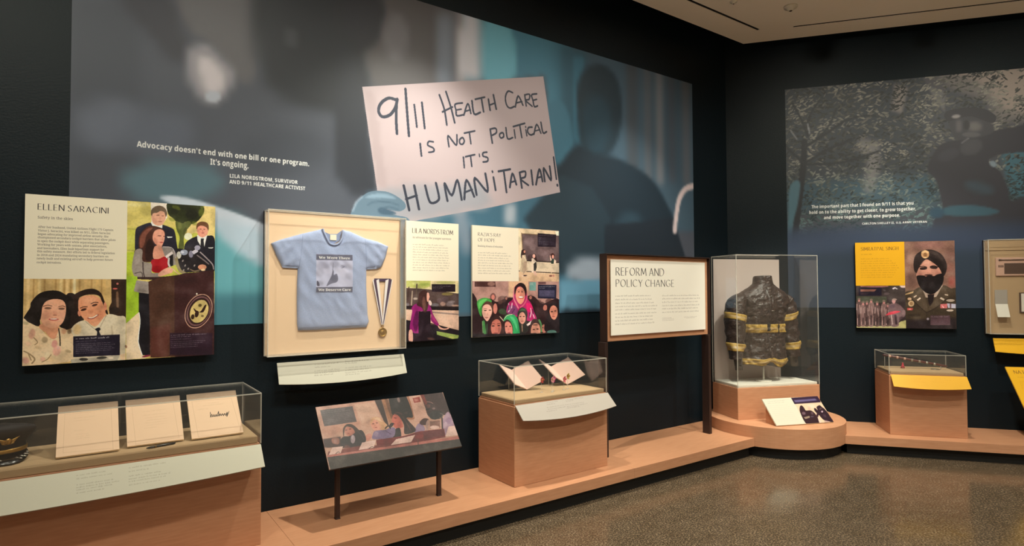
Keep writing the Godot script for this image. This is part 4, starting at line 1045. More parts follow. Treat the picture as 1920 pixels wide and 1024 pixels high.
func right_wall_case() -> void:
	var t := thing("wall_display_case", "shallow cream backed wall case cut off by the right edge", "display case", RW, Vector3(2.684, 1.064, 0.0))
	part_box("back_panel", t, Vector3(0.446, 0.440, 0.014), Vector3(0.884, 0.872, 0.024), M.linen, 0.002)
	part_box("valance", t, Vector3(0.446, 0.826, 0.030), Vector3(0.870, 0.088, 0.006), M.linen, 0.001)
	for s in [[Vector3(0.446, 0.0025, 0.014), Vector3(0.892, 0.005, 0.028)], [Vector3(0.446, 0.8775, 0.014), Vector3(0.892, 0.005, 0.028)], [Vector3(0.0025, 0.44, 0.014), Vector3(0.005, 0.87, 0.028)], [Vector3(0.8895, 0.44, 0.014), Vector3(0.005, 0.87, 0.028)]]: part_box("rail", t, s[0], s[1], M.bronze, 0.001)
	cover("clear box cover of the right wall case", RW, Vector3(2.684, 1.064, 0.0285), 0.892, 0.880, 0.092, "flrto")
	var n := 0.0265
	t = thing("field_pouch", "pinkish pouch with a dark window at the top of the right case", "pouch", RW, Vector3(2.774, 1.604, n))
	part_box("pouch_body", t, Vector3(0.16, 0.087, 0.008), Vector3(0.32, 0.172, 0.014), M.pink_pouch, 0.005)
	part_box("dark_window", t, Vector3(0.19, 0.070, 0.0165), Vector3(0.25, 0.100, 0.003), M.brown_dark, 0.001)
	var st := begin(); add_tube(st, PackedVector3Array([Vector3(0.022, 0.152, 0.018), Vector3(0.05, 0.150, 0.018), Vector3(0.30, 0.150, 0.018)]), [0.009, 0.0045, 0.0045], 10); obj("slider", st, M.brown_dark, t)
	for i in 4: part_box("print_mark", t, Vector3(0.022 + i * 0.011, 0.092, 0.0165), Vector3(0.006, 0.022, 0.002), M.brown_dark, 0.0004)
	t = thing("folded_note", "small folded note with grey flap and white leaf in the right case", "note", RW, Vector3(2.762, 1.210, n))
	part_box("flap", t, Vector3(0.050, 0.198, 0.004), Vector3(0.100, 0.134, 0.004), M.grey_card, 0.0008)
	var lf := part_box("leaf", t, Vector3(0.0, -0.062, 0.0), Vector3(0.098, 0.128, 0.003), M.white_card, 0.0008); lf.position = Vector3(0.050, 0.130, 0.010); lf.rotation.x = -0.32
	t = thing("framed_photo", "small dark framed picture at the right edge of the right case", "frame", RW, Vector3(2.955, 1.262, n))
	part_box("frame", t, Vector3(0.09, 0.094, 0.007), Vector3(0.180, 0.188, 0.014), M.brown_dark, 0.002)
	part_box("mat", t, Vector3(0.09, 0.094, 0.0145), Vector3(0.160, 0.168, 0.002), M.white_card, 0.0004)
func ceiling_fittings() -> void:
	for s in [[5.10, 0.976, 0.055, "white domed smoke detector on the ceiling near the corner"], [4.60, 0.738, 0.030, "small flush sprinkler plate on the ceiling"]]:
		var t := thing("ceiling_detector", s[3], "detector", LW, Vector3(s[0], CEIL, s[1]))
		var k: float = s[2]
		var st := begin(); add_lathe(st, [[0.0, -k * 0.75], [k * 0.35, -k * 0.72], [k * 0.55, -k * 0.5], [k * 0.62, -k * 0.34], [k * 1.0, -k * 0.28], [k * 1.05, -k * 0.1], [k * 1.05, -0.001]], 32); obj("dome", st, M.white_paint, t)
		st = begin(); add_lathe(st, [[0.0, -k * 0.82], [k * 0.22, -k * 0.80], [k * 0.22, -k * 0.70], [0.0, -k * 0.69]], 20); obj("sensor", st, M.brown_dark, t)
const PIC_SKIES_TEXT := [
["T",[45,42,47],"nib","ELLEN SARACINI",[101,150,682,60]],
["T",[78,72,71],"serif","Safety in the skies",[98,240,383,26]],
["T",[78,72,71],"serif","After her husband, United Airlines Flight 175 Captain",[104,333,730,20]],
["T",[78,72,71],"serif","Victor J. Saracini, was killed on 9/11, Ellen Saracini",[103,369,704,20]],
["T",[78,72,71],"serif","began advocating for improved airline security. She",[102,404,688,20]],
["T",[78,72,71],"serif","championed secondary cockpit barriers that allow pilots",[102,438,751,20]],
["T",[78,72,71],"serif","to open the cockpit door while separating passengers.",[101,474,698,20]],
["T",[78,72,71],"serif","Working for years with unions, pilot associations,",[100,509,676,20]],
["T",[78,72,71],"serif","and lawmakers, Ellen built bipartisan support for",[100,545,653,20]],
["T",[78,72,71],"serif","this safety measure. Her efforts led to federal legislation",[99,578,746,20]],
["T",[78,72,71],"serif","in 2018 and 2024 mandating secondary barriers on",[98,614,690,20]],
["T",[78,72,71],"serif","newly built and existing aircraft to help prevent future",[97,649,730,20]],
["T",[78,72,71],"serif","cockpit intrusions.",[97,688,296,20]]]
const PIC_PODIUM := [
["p",[205,205,89],25,[-1,294,860,246,865,826,-6,833]],
["P",[243,232,170,150],19,[208,26,174,47,92,60,12,59,-21,44,11,23,92,9,174,10]],
["S",[177,162,91],5,[10,3,302,81,302]],
["S",[166,162,80],5,[8,5,532,83,534]],
["p",[186,203,56],0,[-2,553,105,550,108,832,-6,833]],
["p",[243,231,221],0,[213,-9,371,-9,374,152,328,241,225,239]],
["p",[243,218,145],5,[704,-13,858,-16,853,373,771,340,636,312,566,386,550,325,596,216]],
["P",[45,51,26],0,[372,-5,500,-10,684,-15,741,29,721,111,666,186,611,215,556,192,518,221,464,198,425,157,383,116]],
["P",[124,134,47,150],10,[738,85,720,113,696,119,680,99,681,66,698,39,722,33,739,52]],
["P",[124,134,47,150],10,[448,185,435,196,412,195,393,181,388,164,401,153,424,155,444,168]],
["P",[124,134,47,150],10,[670,214,651,227,624,218,616,195,635,182,662,192]],
["P",[124,134,47,150],10,[506,55,489,67,456,63,427,46,419,26,437,15,469,19,498,36]],
["P",[124,134,47,150],10,[739,18,723,38,705,32,702,6,718,-13,736,-7]],
["P",[30,31,22,200],16,[685,95,666,144,619,166,572,150,552,105,571,56,618,33,665,49]],
["P",[30,31,22,150],15,[478,83,467,109,440,121,413,113,402,89,413,63,440,51,467,59]],
["P",[30,31,22,150],16,[602,30,586,56,548,70,509,62,493,38,509,12,547,-1,586,6]],
["P",[91,98,49],0,[456,190,518,212,580,182,611,215,557,298,537,387,538,492,486,494,496,371,465,285]],
["P",[133,139,69,150],12,[514,239,509,270,496,284,482,272,476,241,481,210,495,196,508,208]],
["P",[67,70,35,150],8,[569,301,559,331,543,342,532,327,531,296,541,266,556,255,568,269]],
["P",[243,243,217],0,[622,354,610,383,582,396,553,386,541,358,553,329,581,315,610,326]],
["P",[35,34,51],0,[74,526,72,408,81,299,130,257,225,220,328,238,396,261,444,297,466,425,481,547,460,617,280,622,83,559]],
["p",[243,243,243],0,[216,220,235,209,328,232,326,279,277,263,232,257]],
["P",[234,175,150],0,[221,140,227,93,267,73,319,77,357,118,352,188,328,237,295,253,254,241,228,200]],
["P",[115,94,76],0,[218,132,222,80,258,42,304,30,349,53,371,108,359,149,343,98,304,89,275,110,237,118,228,146]],
["P",[166,113,96],0,[299,136,291,142,275,143,266,138,274,132,291,130]],
["P",[166,113,96],0,[344,140,337,145,324,146,317,142,324,136,337,135]],
["P",[208,145,123,150],6,[318,169,313,186,301,187,296,171,301,154,312,153]],
["P",[177,109,100],0,[325,204,315,209,296,210,286,206,296,201,315,200]],
["P",[205,143,121,150],15,[276,201,270,226,254,237,238,228,232,204,238,179,253,168,269,177]],
["p",[243,243,243],0,[369,367,428,366,420,377,382,383]],
["P",[32,30,42],0,[540,510,563,421,660,353,771,339,851,373,854,737,743,721,631,639,552,571]],
["p",[243,243,243],0,[669,336,773,337,745,469,708,461,675,398]],
["P",[243,165,143],0,[668,257,682,220,726,209,775,224,784,277,771,327,732,360,688,344,671,301]],
["P",[107,66,42],0,[665,273,665,217,702,183,762,185,788,221,785,281,766,244,718,225,681,240]],
["P",[133,72,62],0,[716,265,711,270,700,270,694,267,700,263,711,262]],
["P",[133,72,62],0,[755,266,749,270,738,271,732,267,738,263,749,262]],
["P",[195,100,96],0,[745,308,738,313,722,314,713,309,721,304,737,303]],
["P",[221,139,118],0,[735,287,731,298,723,298,719,288,723,277,731,276]],
["p",[28,27,35],0,[709,374,741,372,737,400,745,467,705,486]],
["p",[243,243,243],0,[784,473,841,469,829,482,794,485]],
["P",[76,41,34],0,[106,440,114,370,153,302,203,259,277,261,336,291,356,339,299,305,256,317,235,366,239,435,263,502,268,588,236,650,145,646,134,574,139,507,112,520]],
["P",[140,83,69],7,[115,440,131,358,185,292,236,281,181,360,158,472,126,507]],
["P",[45,23,22],5,[169,505,204,402,238,435,257,519,251,622,178,633]],
["P",[238,165,143],0,[236,368,256,310,299,289,338,304,351,343,348,404,332,457,313,485,271,461,241,417]],
["P",[122,66,58],0,[321,363,311,368,291,367,282,361,292,357,311,358]],
["P",[122,66,58],0,[352,366,348,371,340,371,336,367,340,362,348,362]],
["P",[190,81,78],0,[339,433,330,439,310,440,301,435,310,428,330,427]],
["P",[210,132,112,150],4,[337,396,334,412,326,413,322,397,326,380,334,380]],
["P",[201,126,107,150],15,[281,417,284,444,275,461,259,456,246,433,243,406,252,389,268,394]],
["P",[227,158,136],0,[254,485,316,471,340,508,363,588,302,624,243,607]],
["P",[173,17,30],0,[229,633,295,618,354,590,386,627,387,698,341,751,282,771,230,744]],
["P",[133,10,22,150],19,[326,724,313,748,282,759,250,749,237,725,250,701,281,690,312,700]],
["p",[157,147,145],0,[322,483,395,478,446,530,463,680,400,689,386,619,354,585]],
["P",[122,113,114,150],11,[437,598,439,647,431,669,418,651,407,603,405,554,413,532,426,550]],
["P",[153,141,136],0,[80,526,142,523,145,642,229,671,232,768,300,774,297,818,173,833,79,815,48,728,56,627]],
["S",[74,61,62],0,[12,148,659,153,760,165,819]],
["S",[78,66,67],0,[8,76,778,136,767,148,830]],
["P",[186,173,170,150],19,[123,633,107,672,86,683,73,662,74,619,90,581,111,569,124,591]],
["P",[243,180,159],0,[295,777,356,723,416,712,434,757,390,780,304,810]],
["p",[33,28,34],0,[459,495,552,500,661,461,713,575,778,654,841,697,833,738,632,758,523,768,499,703,468,582]],
["p",[28,24,29],0,[396,588,434,562,435,689,386,709]],
["p",[238,225,228],0,[358,585,422,527,435,552,369,607]],
["P",[227,223,215],0,[514,568,508,597,491,609,474,598,467,570,473,541,490,529,507,540]],
["P",[155,162,188],0,[579,536,568,559,541,569,513,561,502,539,513,516,540,506,568,514]],
["P",[210,214,235],0,[542,534,533,548,516,549,508,535,516,521,533,521]],
["P",[133,130,156],0,[633,554,627,583,611,595,595,584,588,556,594,527,610,514,626,526]],
["p",[212,208,228],0,[618,526,671,487,684,524,638,558]],
["P",[166,162,188],0,[705,479,697,499,676,509,654,501,645,481,654,461,675,452,696,459]],
["S",[210,201,206],0,[19,394,608,390,662,402,698]],
["S",[157,143,109],0,[31,464,599,478,678,508,747,546,766]],
["S",[177,162,170],0,[13,705,531,790,617,833,670,844,720]],
["S",[133,119,123],0,[14,674,567,742,619,790,662]],
["S",[195,184,188],0,[10,338,482,414,488,449,539,460,600]],
["P",[227,158,127],0,[771,698,758,720,727,729,695,721,682,700,695,678,726,669,758,677]],
["P",[243,212,170],0,[759,730,747,741,723,741,711,731,723,720,747,719]],
["S",[133,109,91],0,[12,608,728,648,745,703,731]],
["S",[232,184,170],0,[9,431,722,462,756,500,786]],
["P",[155,143,143],0,[560,689,551,698,545,693,547,681,555,672,562,676]],
["P",[155,143,143],0,[536,637,528,645,521,641,523,628,532,620,538,624]],
["P",[155,143,143],0,[592,724,583,732,576,728,578,715,587,707,593,711]],
["P",[155,143,143],0,[545,742,536,750,530,746,532,733,540,725,547,729]],
["P",[155,143,143],0,[654,687,645,696,638,692,640,679,649,670,656,674]],
["p",[52,31,33],0,[79,815,297,815,462,800,554,769,664,759,836,728,840,756,268,848,79,840]],
["p",[166,201,51],0,[-4,812,97,811,115,968,117,1198,2,1313]],
["p",[243,218,188],0,[2,1313,117,1194,121,1272,119,1515,155,1656,188,1697,6,1698]],
["P",[166,121,96],0,[14,1561,8,1576,-3,1575,-9,1560,-3,1545,8,1546]],
["p",[166,154,150],0,[91,852,208,868,209,1005,113,984,67,970]],
["P",[133,121,118,150],12,[187,978,172,991,140,991,110,977,99,959,114,946,146,946,176,959]],
["p",[20,17,26],0,[113,984,212,1000,228,1663,155,1662,118,1515,129,1308,116,1196]],
["S",[243,243,243],0,[8,119,1203,129,1308,115,1515,153,1658]],
["p",[61,31,34],0,[202,868,277,826,848,728,861,1713,231,1691]],
["p",[78,49,39],0,[205,872,279,833,450,803,459,1699,231,1691]],
["p",[91,48,42],26,[222,1381,421,1318,393,1694,231,1691]],
["P",[199,152,136],0,[812,1267,720,1377,614,1382,555,1281,576,1133,665,1023,773,1015,834,1116]],
["P",[54,27,30],0,[805,1263,718,1367,618,1372,563,1277,583,1137,668,1033,769,1025,826,1120]],
["P",[124,87,91],0,[796,1257,717,1353,626,1358,576,1271,595,1143,672,1047,764,1039,816,1127]],
["P",[52,26,29],0,[790,1253,718,1338,635,1342,588,1263,604,1147,674,1061,758,1056,807,1135]],
["P",[227,201,132],0,[780,1247,719,1320,647,1323,606,1255,620,1157,680,1084,753,1079,794,1147]],
["P",[50,27,24],0,[640,1166,665,1217,685,1210,741,1212,773,1132,753,1137,721,1193,693,1209,660,1179]],
["P",[50,27,24],0,[694,1238,683,1262,667,1269,656,1254,656,1226,668,1202,684,1195,695,1210]],
["P",[58,38,26],0,[652,1266,640,1289,622,1285,617,1258,630,1235,647,1239]],
["P",[111,91,51],0,[725,1134,716,1150,698,1150,689,1134,698,1118,716,1118]],
["P",[133,109,69],0,[748,1256,740,1267,725,1267,718,1255,725,1244,740,1245]],
["P",[243,238,226],0,[681,1004,677,1013,670,1013,666,1004,669,994,677,994]],
["p",[43,23,40],0,[410,1433,838,1453,840,1704,413,1675]],
["G",[238,227,242],0,[13,422,1466,776]],
["G",[238,227,242],0,[13,422,1487,617]],
["G",[186,173,190],0,[8,423,1510,631]],
["G",[186,173,190],0,[8,423,1538,764]],
["G",[186,173,190],0,[8,423,1559,731]],
["G",[186,173,190],0,[8,423,1579,699]],
["G",[186,173,190],0,[8,423,1598,687]],
["P",[135,46,69],0,[232,1665,214,1679,173,1686,151,1680,169,1667,210,1659]]]
const PIC_COUPLE := [
["S",[236,201,143],5,[23,36,5,35,233,36,519]],
["S",[243,212,154],5,[23,124,4,123,234,124,523]],
["S",[227,190,132],5,[24,206,4,205,236,206,526]],
["S",[243,214,156],6,[24,294,3,292,237,293,530]],
["S",[236,201,145],6,[24,345,3,344,238,345,532]],
["S",[243,225,181],6,[24,406,2,405,239,406,535]],
["S",[232,192,132],6,[24,496,2,494,240,495,539]],
["S",[227,188,125],6,[25,596,1,594,242,594,543]],
["S",[221,182,118],6,[25,658,1,656,243,657,546]],
["S",[184,145,91],4,[11,78,5,77,234,78,521]],
["S",[184,145,91],5,[11,163,4,162,235,163,524]],
["S",[184,145,91],5,[11,253,3,252,236,253,528]],
["S",[184,145,91],5,[11,323,3,322,238,322,531]],
["S",[184,145,91],5,[11,375,3,373,238,374,534]],
["S",[184,145,91],5,[11,450,2,448,240,449,537]],
["S",[184,145,91],5,[11,549,2,547,241,548,541]],
["S",[184,145,91],5,[11,635,1,633,243,633,545]],
["p",[50,33,26],0,[717,-4,854,-5,859,459,706,368,701,301,723,244]],
["S",[124,91,71],4,[21,772,139,777,293]],
["P",[208,100,94],0,[774,101,763,108,742,108,732,101,742,93,763,93]],
["P",[188,109,103],0,[784,48,779,58,767,58,762,48,767,38,778,38]],
["P",[34,23,20],0,[797,332,783,358,749,369,716,357,701,329,715,303,749,292,783,304]],
["P",[39,28,26],0,[333,169,437,184,489,408,440,453,381,506,307,489]],
["P",[26,19,19],0,[16,358,52,287,60,233,115,153,186,120,273,121,340,164,381,183,397,239,379,359,366,492,315,499,285,475,277,420,140,397,130,473,35,434,6,393]],
["P",[58,44,40,150],20,[401,276,395,315,379,331,363,314,356,275,362,236,378,220,394,237]],
["P",[227,158,125],0,[148,451,278,471,275,584,229,604,185,543,128,489]],
["P",[238,175,145],0,[134,352,144,271,173,226,238,203,305,214,335,265,336,357,315,439,272,485,213,494,162,463,139,415]],
["P",[28,20,20],0,[134,397,126,325,145,248,187,192,274,169,337,203,343,275,312,215,238,202,178,226,150,276,142,352]],
["P",[216,147,125,150],24,[225,363,215,389,190,399,164,387,154,361,164,336,189,326,214,337]],
["P",[225,156,132,150],20,[329,366,323,392,306,402,289,391,282,365,289,339,305,329,322,340]],
["P",[120,85,69],0,[222,295,207,305,179,304,164,294,178,284,207,285]],
["P",[120,85,69],0,[329,303,316,313,289,312,276,302,289,292,316,292]],
["S",[100,66,53],0,[7,156,276,188,264,224,274]],
["S",[100,66,53],0,[7,279,283,308,274,330,284]],
["P",[216,147,123,150],8,[270,345,260,365,240,364,229,344,239,323,260,324]],
["P",[166,104,89],0,[269,367,260,371,241,370,231,365,241,361,259,362]],
["P",[186,78,76],0,[281,409,261,419,220,418,200,406,220,396,261,397]],
["P",[243,233,224],0,[271,405,256,410,225,409,210,403,225,398,256,399]],
["P",[41,25,22],0,[394,183,437,135,512,104,575,104,630,146,664,243,694,367,670,348,644,262,615,176,528,160,446,193,434,258,442,337,408,276]],
["P",[232,158,121],0,[438,267,446,204,498,171,574,172,629,214,655,281,675,367,663,423,625,475,578,488,532,458,485,410,447,342]],
["P",[236,152,121],0,[683,284,681,322,667,324,655,288,658,249,671,247]],
["P",[221,141,112],0,[462,352,459,379,446,382,435,357,438,331,451,328]],
["P",[208,130,98,150],21,[653,398,633,431,608,437,592,412,594,370,614,337,639,331,655,357]],
["P",[243,171,132,150],21,[590,214,575,233,537,241,499,232,483,212,498,193,536,185,574,193]],
["P",[74,42,33],0,[509,307,499,321,475,330,460,325,469,310,494,301]],
["P",[74,42,33],0,[601,263,591,276,568,284,553,279,563,265,587,257]],
["S",[63,35,29],0,[8,457,299,484,287,514,287]],
["S",[63,35,29],0,[8,545,258,575,242,606,244]],
["P",[210,132,98,150],8,[569,333,562,358,537,367,519,352,526,327,551,318]],
["S",[168,85,76],0,[17,525,406,563,407,605,374]],
["S",[243,238,226],0,[9,531,400,563,399,600,374]],
["P",[227,212,188],0,[379,525,425,454,501,427,586,498,682,373,782,389,859,439,864,858,415,831,405,600]],
["S",[188,171,147],0,[8,501,437,586,524,617,507]],
["S",[188,171,147],0,[8,678,381,625,507]],
["P",[243,195,127,150],16,[467,527,452,561,425,570,403,549,398,509,413,474,439,465,461,487]],
["S",[195,177,152],5,[10,727,492,736,588]],
["P",[18,17,26],0,[583,522,617,505,631,526,619,546,637,602,600,600,602,548]],
["P",[238,208,172],0,[-3,423,42,430,134,496,192,571,250,606,285,511,315,499,382,552,405,609,404,793,385,833,319,847,-1,854]],
["P",[205,137,125,150],6,[96,557,82,589,61,597,47,575,47,538,61,505,81,497,96,519]],
["P",[212,115,123,150],6,[272,664,260,689,242,694,228,676,227,647,239,622,257,617,271,635]],
["P",[243,165,161,150],6,[300,738,284,770,259,776,240,753,238,714,255,682,280,675,299,699]],
["P",[135,115,87,150],6,[196,621,185,639,167,641,152,626,149,602,160,584,179,582,194,597]],
["P",[243,165,161,150],6,[53,818,41,836,20,837,3,820,-1,795,11,777,32,776,49,793]],
["P",[205,173,136,150],6,[151,696,134,703,105,692,94,673,111,665,140,677]],
["P",[146,126,98,150],6,[389,747,374,754,348,744,338,727,353,720,379,730]],
["P",[80,61,47,150],6,[389,540,375,560,356,553,352,526,366,507,385,514]],
["P",[212,143,109,150],6,[344,539,334,558,318,561,305,547,304,524,314,505,330,502,342,516]],
["P",[243,225,192,150],6,[216,778,205,800,188,804,175,788,174,762,185,740,202,735,215,752]],
["P",[243,216,181,150],6,[56,527,42,545,21,537,16,511,30,493,50,500]],
["P",[166,152,109,150],6,[45,447,30,457,6,448,-3,429,12,419,36,428]],
["P",[232,162,147,150],6,[180,812,166,827,145,819,139,795,153,780,174,788]],
["P",[243,195,170,150],6,[68,653,52,668,29,659,22,635,37,620,60,629]],
["P",[243,205,170,150],6,[125,601,113,613,95,607,89,587,101,574,119,581]],
["P",[243,205,159,150],6,[252,820,241,831,220,829,201,815,196,797,207,786,228,787,247,802]],
["P",[243,212,172,150],6,[365,671,352,692,332,696,316,678,313,651,326,629,346,625,362,643]],
["P",[243,205,204,150],6,[290,698,282,712,272,708,271,690,279,675,289,679]],
["S",[157,130,98],0,[12,11,713,53,743,96,795,75,838]],
["S",[157,130,98],0,[9,46,742,68,806]],
["S",[157,130,98],0,[8,86,584,115,630,94,656]],
["S",[157,130,98],0,[8,153,830,195,806,223,763]],
["S",[45,38,35],0,[9,281,502,292,585,296,676]],
["S",[216,152,125],0,[7,185,543,229,600,272,584]],
["p",[190,180,165],0,[385,820,802,807,781,862,386,861]],
["P",[67,63,58],0,[691,820,668,832,622,833,598,822,620,810,667,809]],
["P",[56,51,49],0,[529,830,510,841,472,839,453,824,471,813,509,816]],
["P",[232,216,199],0,[747,831,735,840,711,838,699,828,711,819,735,820]],
["p",[238,205,170],0,[802,801,863,786,864,868,811,850]],
["P",[45,38,35],0,[864,714,861,731,852,730,848,713,852,697,860,697]],
["p",[31,25,44],0,[401,588,800,586,802,805,404,799]],
["G",[243,238,243],0,[16,424,620,721]],
["G",[166,158,177],0,[8,424,644,603]],
["G",[195,186,199],0,[9,424,671,721]],
["G",[195,186,199],0,[9,425,691,757]],
["G",[195,186,199],0,[9,425,711,737]],
["G",[195,186,199],0,[9,425,730,754]],
["G",[195,186,199],0,[9,425,748,730]],
["G",[195,186,199],0,[9,426,769,620]]]
const PIC_ADVOCATE_TEXT := [
["T",[47,42,46],"nib","LILA NORDSTROM",[99,167,744,67]],
["T",[89,79,78],"serif","An advocate for the youngest survivors",[99,240,714,26]],
["G",[124,114,112],0,[18,103,335,607]],
["G",[124,114,112],0,[18,103,370,662]],
["G",[124,114,112],0,[18,103,406,676]],
["G",[124,114,112],0,[18,103,443,657]],
["G",[124,114,112],0,[18,103,479,681]],
["G",[124,114,112],0,[18,103,515,676]],
["G",[124,114,112],0,[18,103,551,662]],
["G",[124,114,112],0,[18,103,587,690]],
["G",[124,114,112],0,[18,103,624,685]],
["G",[124,114,112],0,[18,103,660,694]],
["G",[124,114,112],0,[18,103,697,620]]]
const PIC_MEMORIAL := [
["p",[227,208,165],0,[-5,-2,847,-7,846,184,781,179,388,125,-5,97]],
["p",[184,186,105],7,[-5,-2,383,-4,377,79,285,108,-5,88]],
["P",[133,153,71,150],12,[367,51,343,67,285,73,228,67,204,51,228,36,285,29,343,36]],
["P",[227,225,163,150],16,[204,38,186,54,144,61,101,54,84,38,101,21,144,14,186,21]],
["P",[133,142,71,150],17,[792,22,744,37,630,43,517,37,471,23,517,8,630,2,744,8]],
["p",[80,62,62],0,[-5,101,194,106,388,125,781,179,846,189,846,374,-5,357]],
["S",[168,147,133],0,[20,96,147,82,336]],
["S",[91,75,69],0,[22,166,51,158,224]],
["S",[67,51,48],0,[18,44,88,34,223]],
["P",[135,134,147,150],10,[515,344,496,362,450,369,404,361,385,342,404,324,450,317,496,326]],
["P",[227,182,169,150],10,[625,330,611,353,578,361,545,351,532,329,545,307,578,298,611,308]],
["P",[148,136,144,150],10,[758,337,739,360,693,369,648,358,629,334,648,311,694,301,739,312]],
["P",[238,192,169,150],10,[848,361,815,372,750,371,717,358,750,348,815,349]],
["P",[157,145,73,150],10,[748,191,719,205,651,211,583,204,555,189,583,175,651,169,719,176]],
["P",[243,225,215,150],10,[178,252,161,267,127,267,110,251,127,235,161,236]],
["P",[155,153,169,150],10,[54,331,39,351,10,351,-5,330,10,310,39,311]],
["P",[166,153,163,150],10,[780,302,761,312,715,316,669,311,651,300,669,290,715,286,761,291]],
["P",[107,84,94,150],10,[565,285,553,311,523,321,493,310,481,283,494,257,523,247,553,258]],
["P",[100,82,94,150],10,[672,267,656,300,619,313,581,299,565,266,581,233,619,220,656,234]],
["p",[28,18,23],0,[-5,348,846,379,846,431,-5,397]],
["p",[223,184,165],0,[-5,397,846,433,845,721,377,595,-5,541]],
["p",[146,123,119],5,[408,435,846,481,846,500,408,456]],
["p",[232,192,174],18,[398,504,845,536,845,697,398,587]],
["p",[29,21,31],0,[-5,537,377,627,502,635,671,679,845,726,845,925,-4,877]],
["p",[146,166,89],0,[476,717,845,794,828,837,736,842,481,767]],
["P",[195,192,105,150],10,[779,829,750,837,696,828,672,810,701,802,754,811]],
["P",[144,28,111],0,[84,377,154,322,336,318,388,383,421,477,507,611,491,644,387,563,377,466,189,443,194,736,114,723,58,678,74,530,94,422]],
["P",[96,16,78],7,[154,424,194,461,184,643,144,713,104,585]],
["P",[184,56,128],4,[398,467,481,589,497,618,408,541]],
["p",[32,18,31],0,[194,429,379,429,381,650,356,870,104,856,104,731,190,735]],
["P",[61,34,34],0,[166,342,184,288,196,190,254,135,314,138,348,191,328,254,344,337,318,428,275,440,244,380]],
["P",[102,64,59],5,[254,253,285,225,305,336,285,427,254,371]],
["P",[227,166,153],0,[322,176,351,171,361,208,365,226,355,254,344,292,322,281]],
["P",[243,214,211],0,[396,308,397,335,383,349,363,342,348,318,348,292,361,277,381,284]],
["P",[223,162,147],0,[497,635,565,676,629,685,666,673,677,690,607,704,523,686]],
["P",[223,166,153],0,[49,689,96,693,106,831,76,840,39,818]],
["P",[133,92,82,150],16,[449,832,429,840,385,837,342,825,326,810,346,802,390,805,433,817]],
["p",[32,18,31],0,[398,46,785,47,785,159,398,155]],
["G",[205,197,213],0,[13,419,83,716]],
["G",[243,240,243],0,[13,419,107,578]],
["G",[122,114,128],0,[7,429,130,539]]]
const PIC_SCHOOL_TEXT := [
["T",[47,42,46],"nib","RAZIA'S RAY",[103,156,516,51]],
["T",[47,42,46],"nib","OF HOPE",[102,239,412,51]],
["T",[89,79,78],"serif","Realizing dreams of education",[97,321,552,25]],
["G",[124,114,112],0,[19,102,417,642]],
["G",[124,114,112],0,[19,102,455,700]],
["G",[124,114,112],0,[19,102,494,663]],
["G",[124,114,112],0,[19,101,533,694]],
["G",[124,114,112],0,[19,101,572,732]],
["G",[124,114,112],0,[19,101,611,710]],
["G",[124,114,112],0,[19,101,650,715]],
["G",[124,114,112],0,[19,101,689,704]],
["G",[124,114,112],0,[19,101,728,699]]]
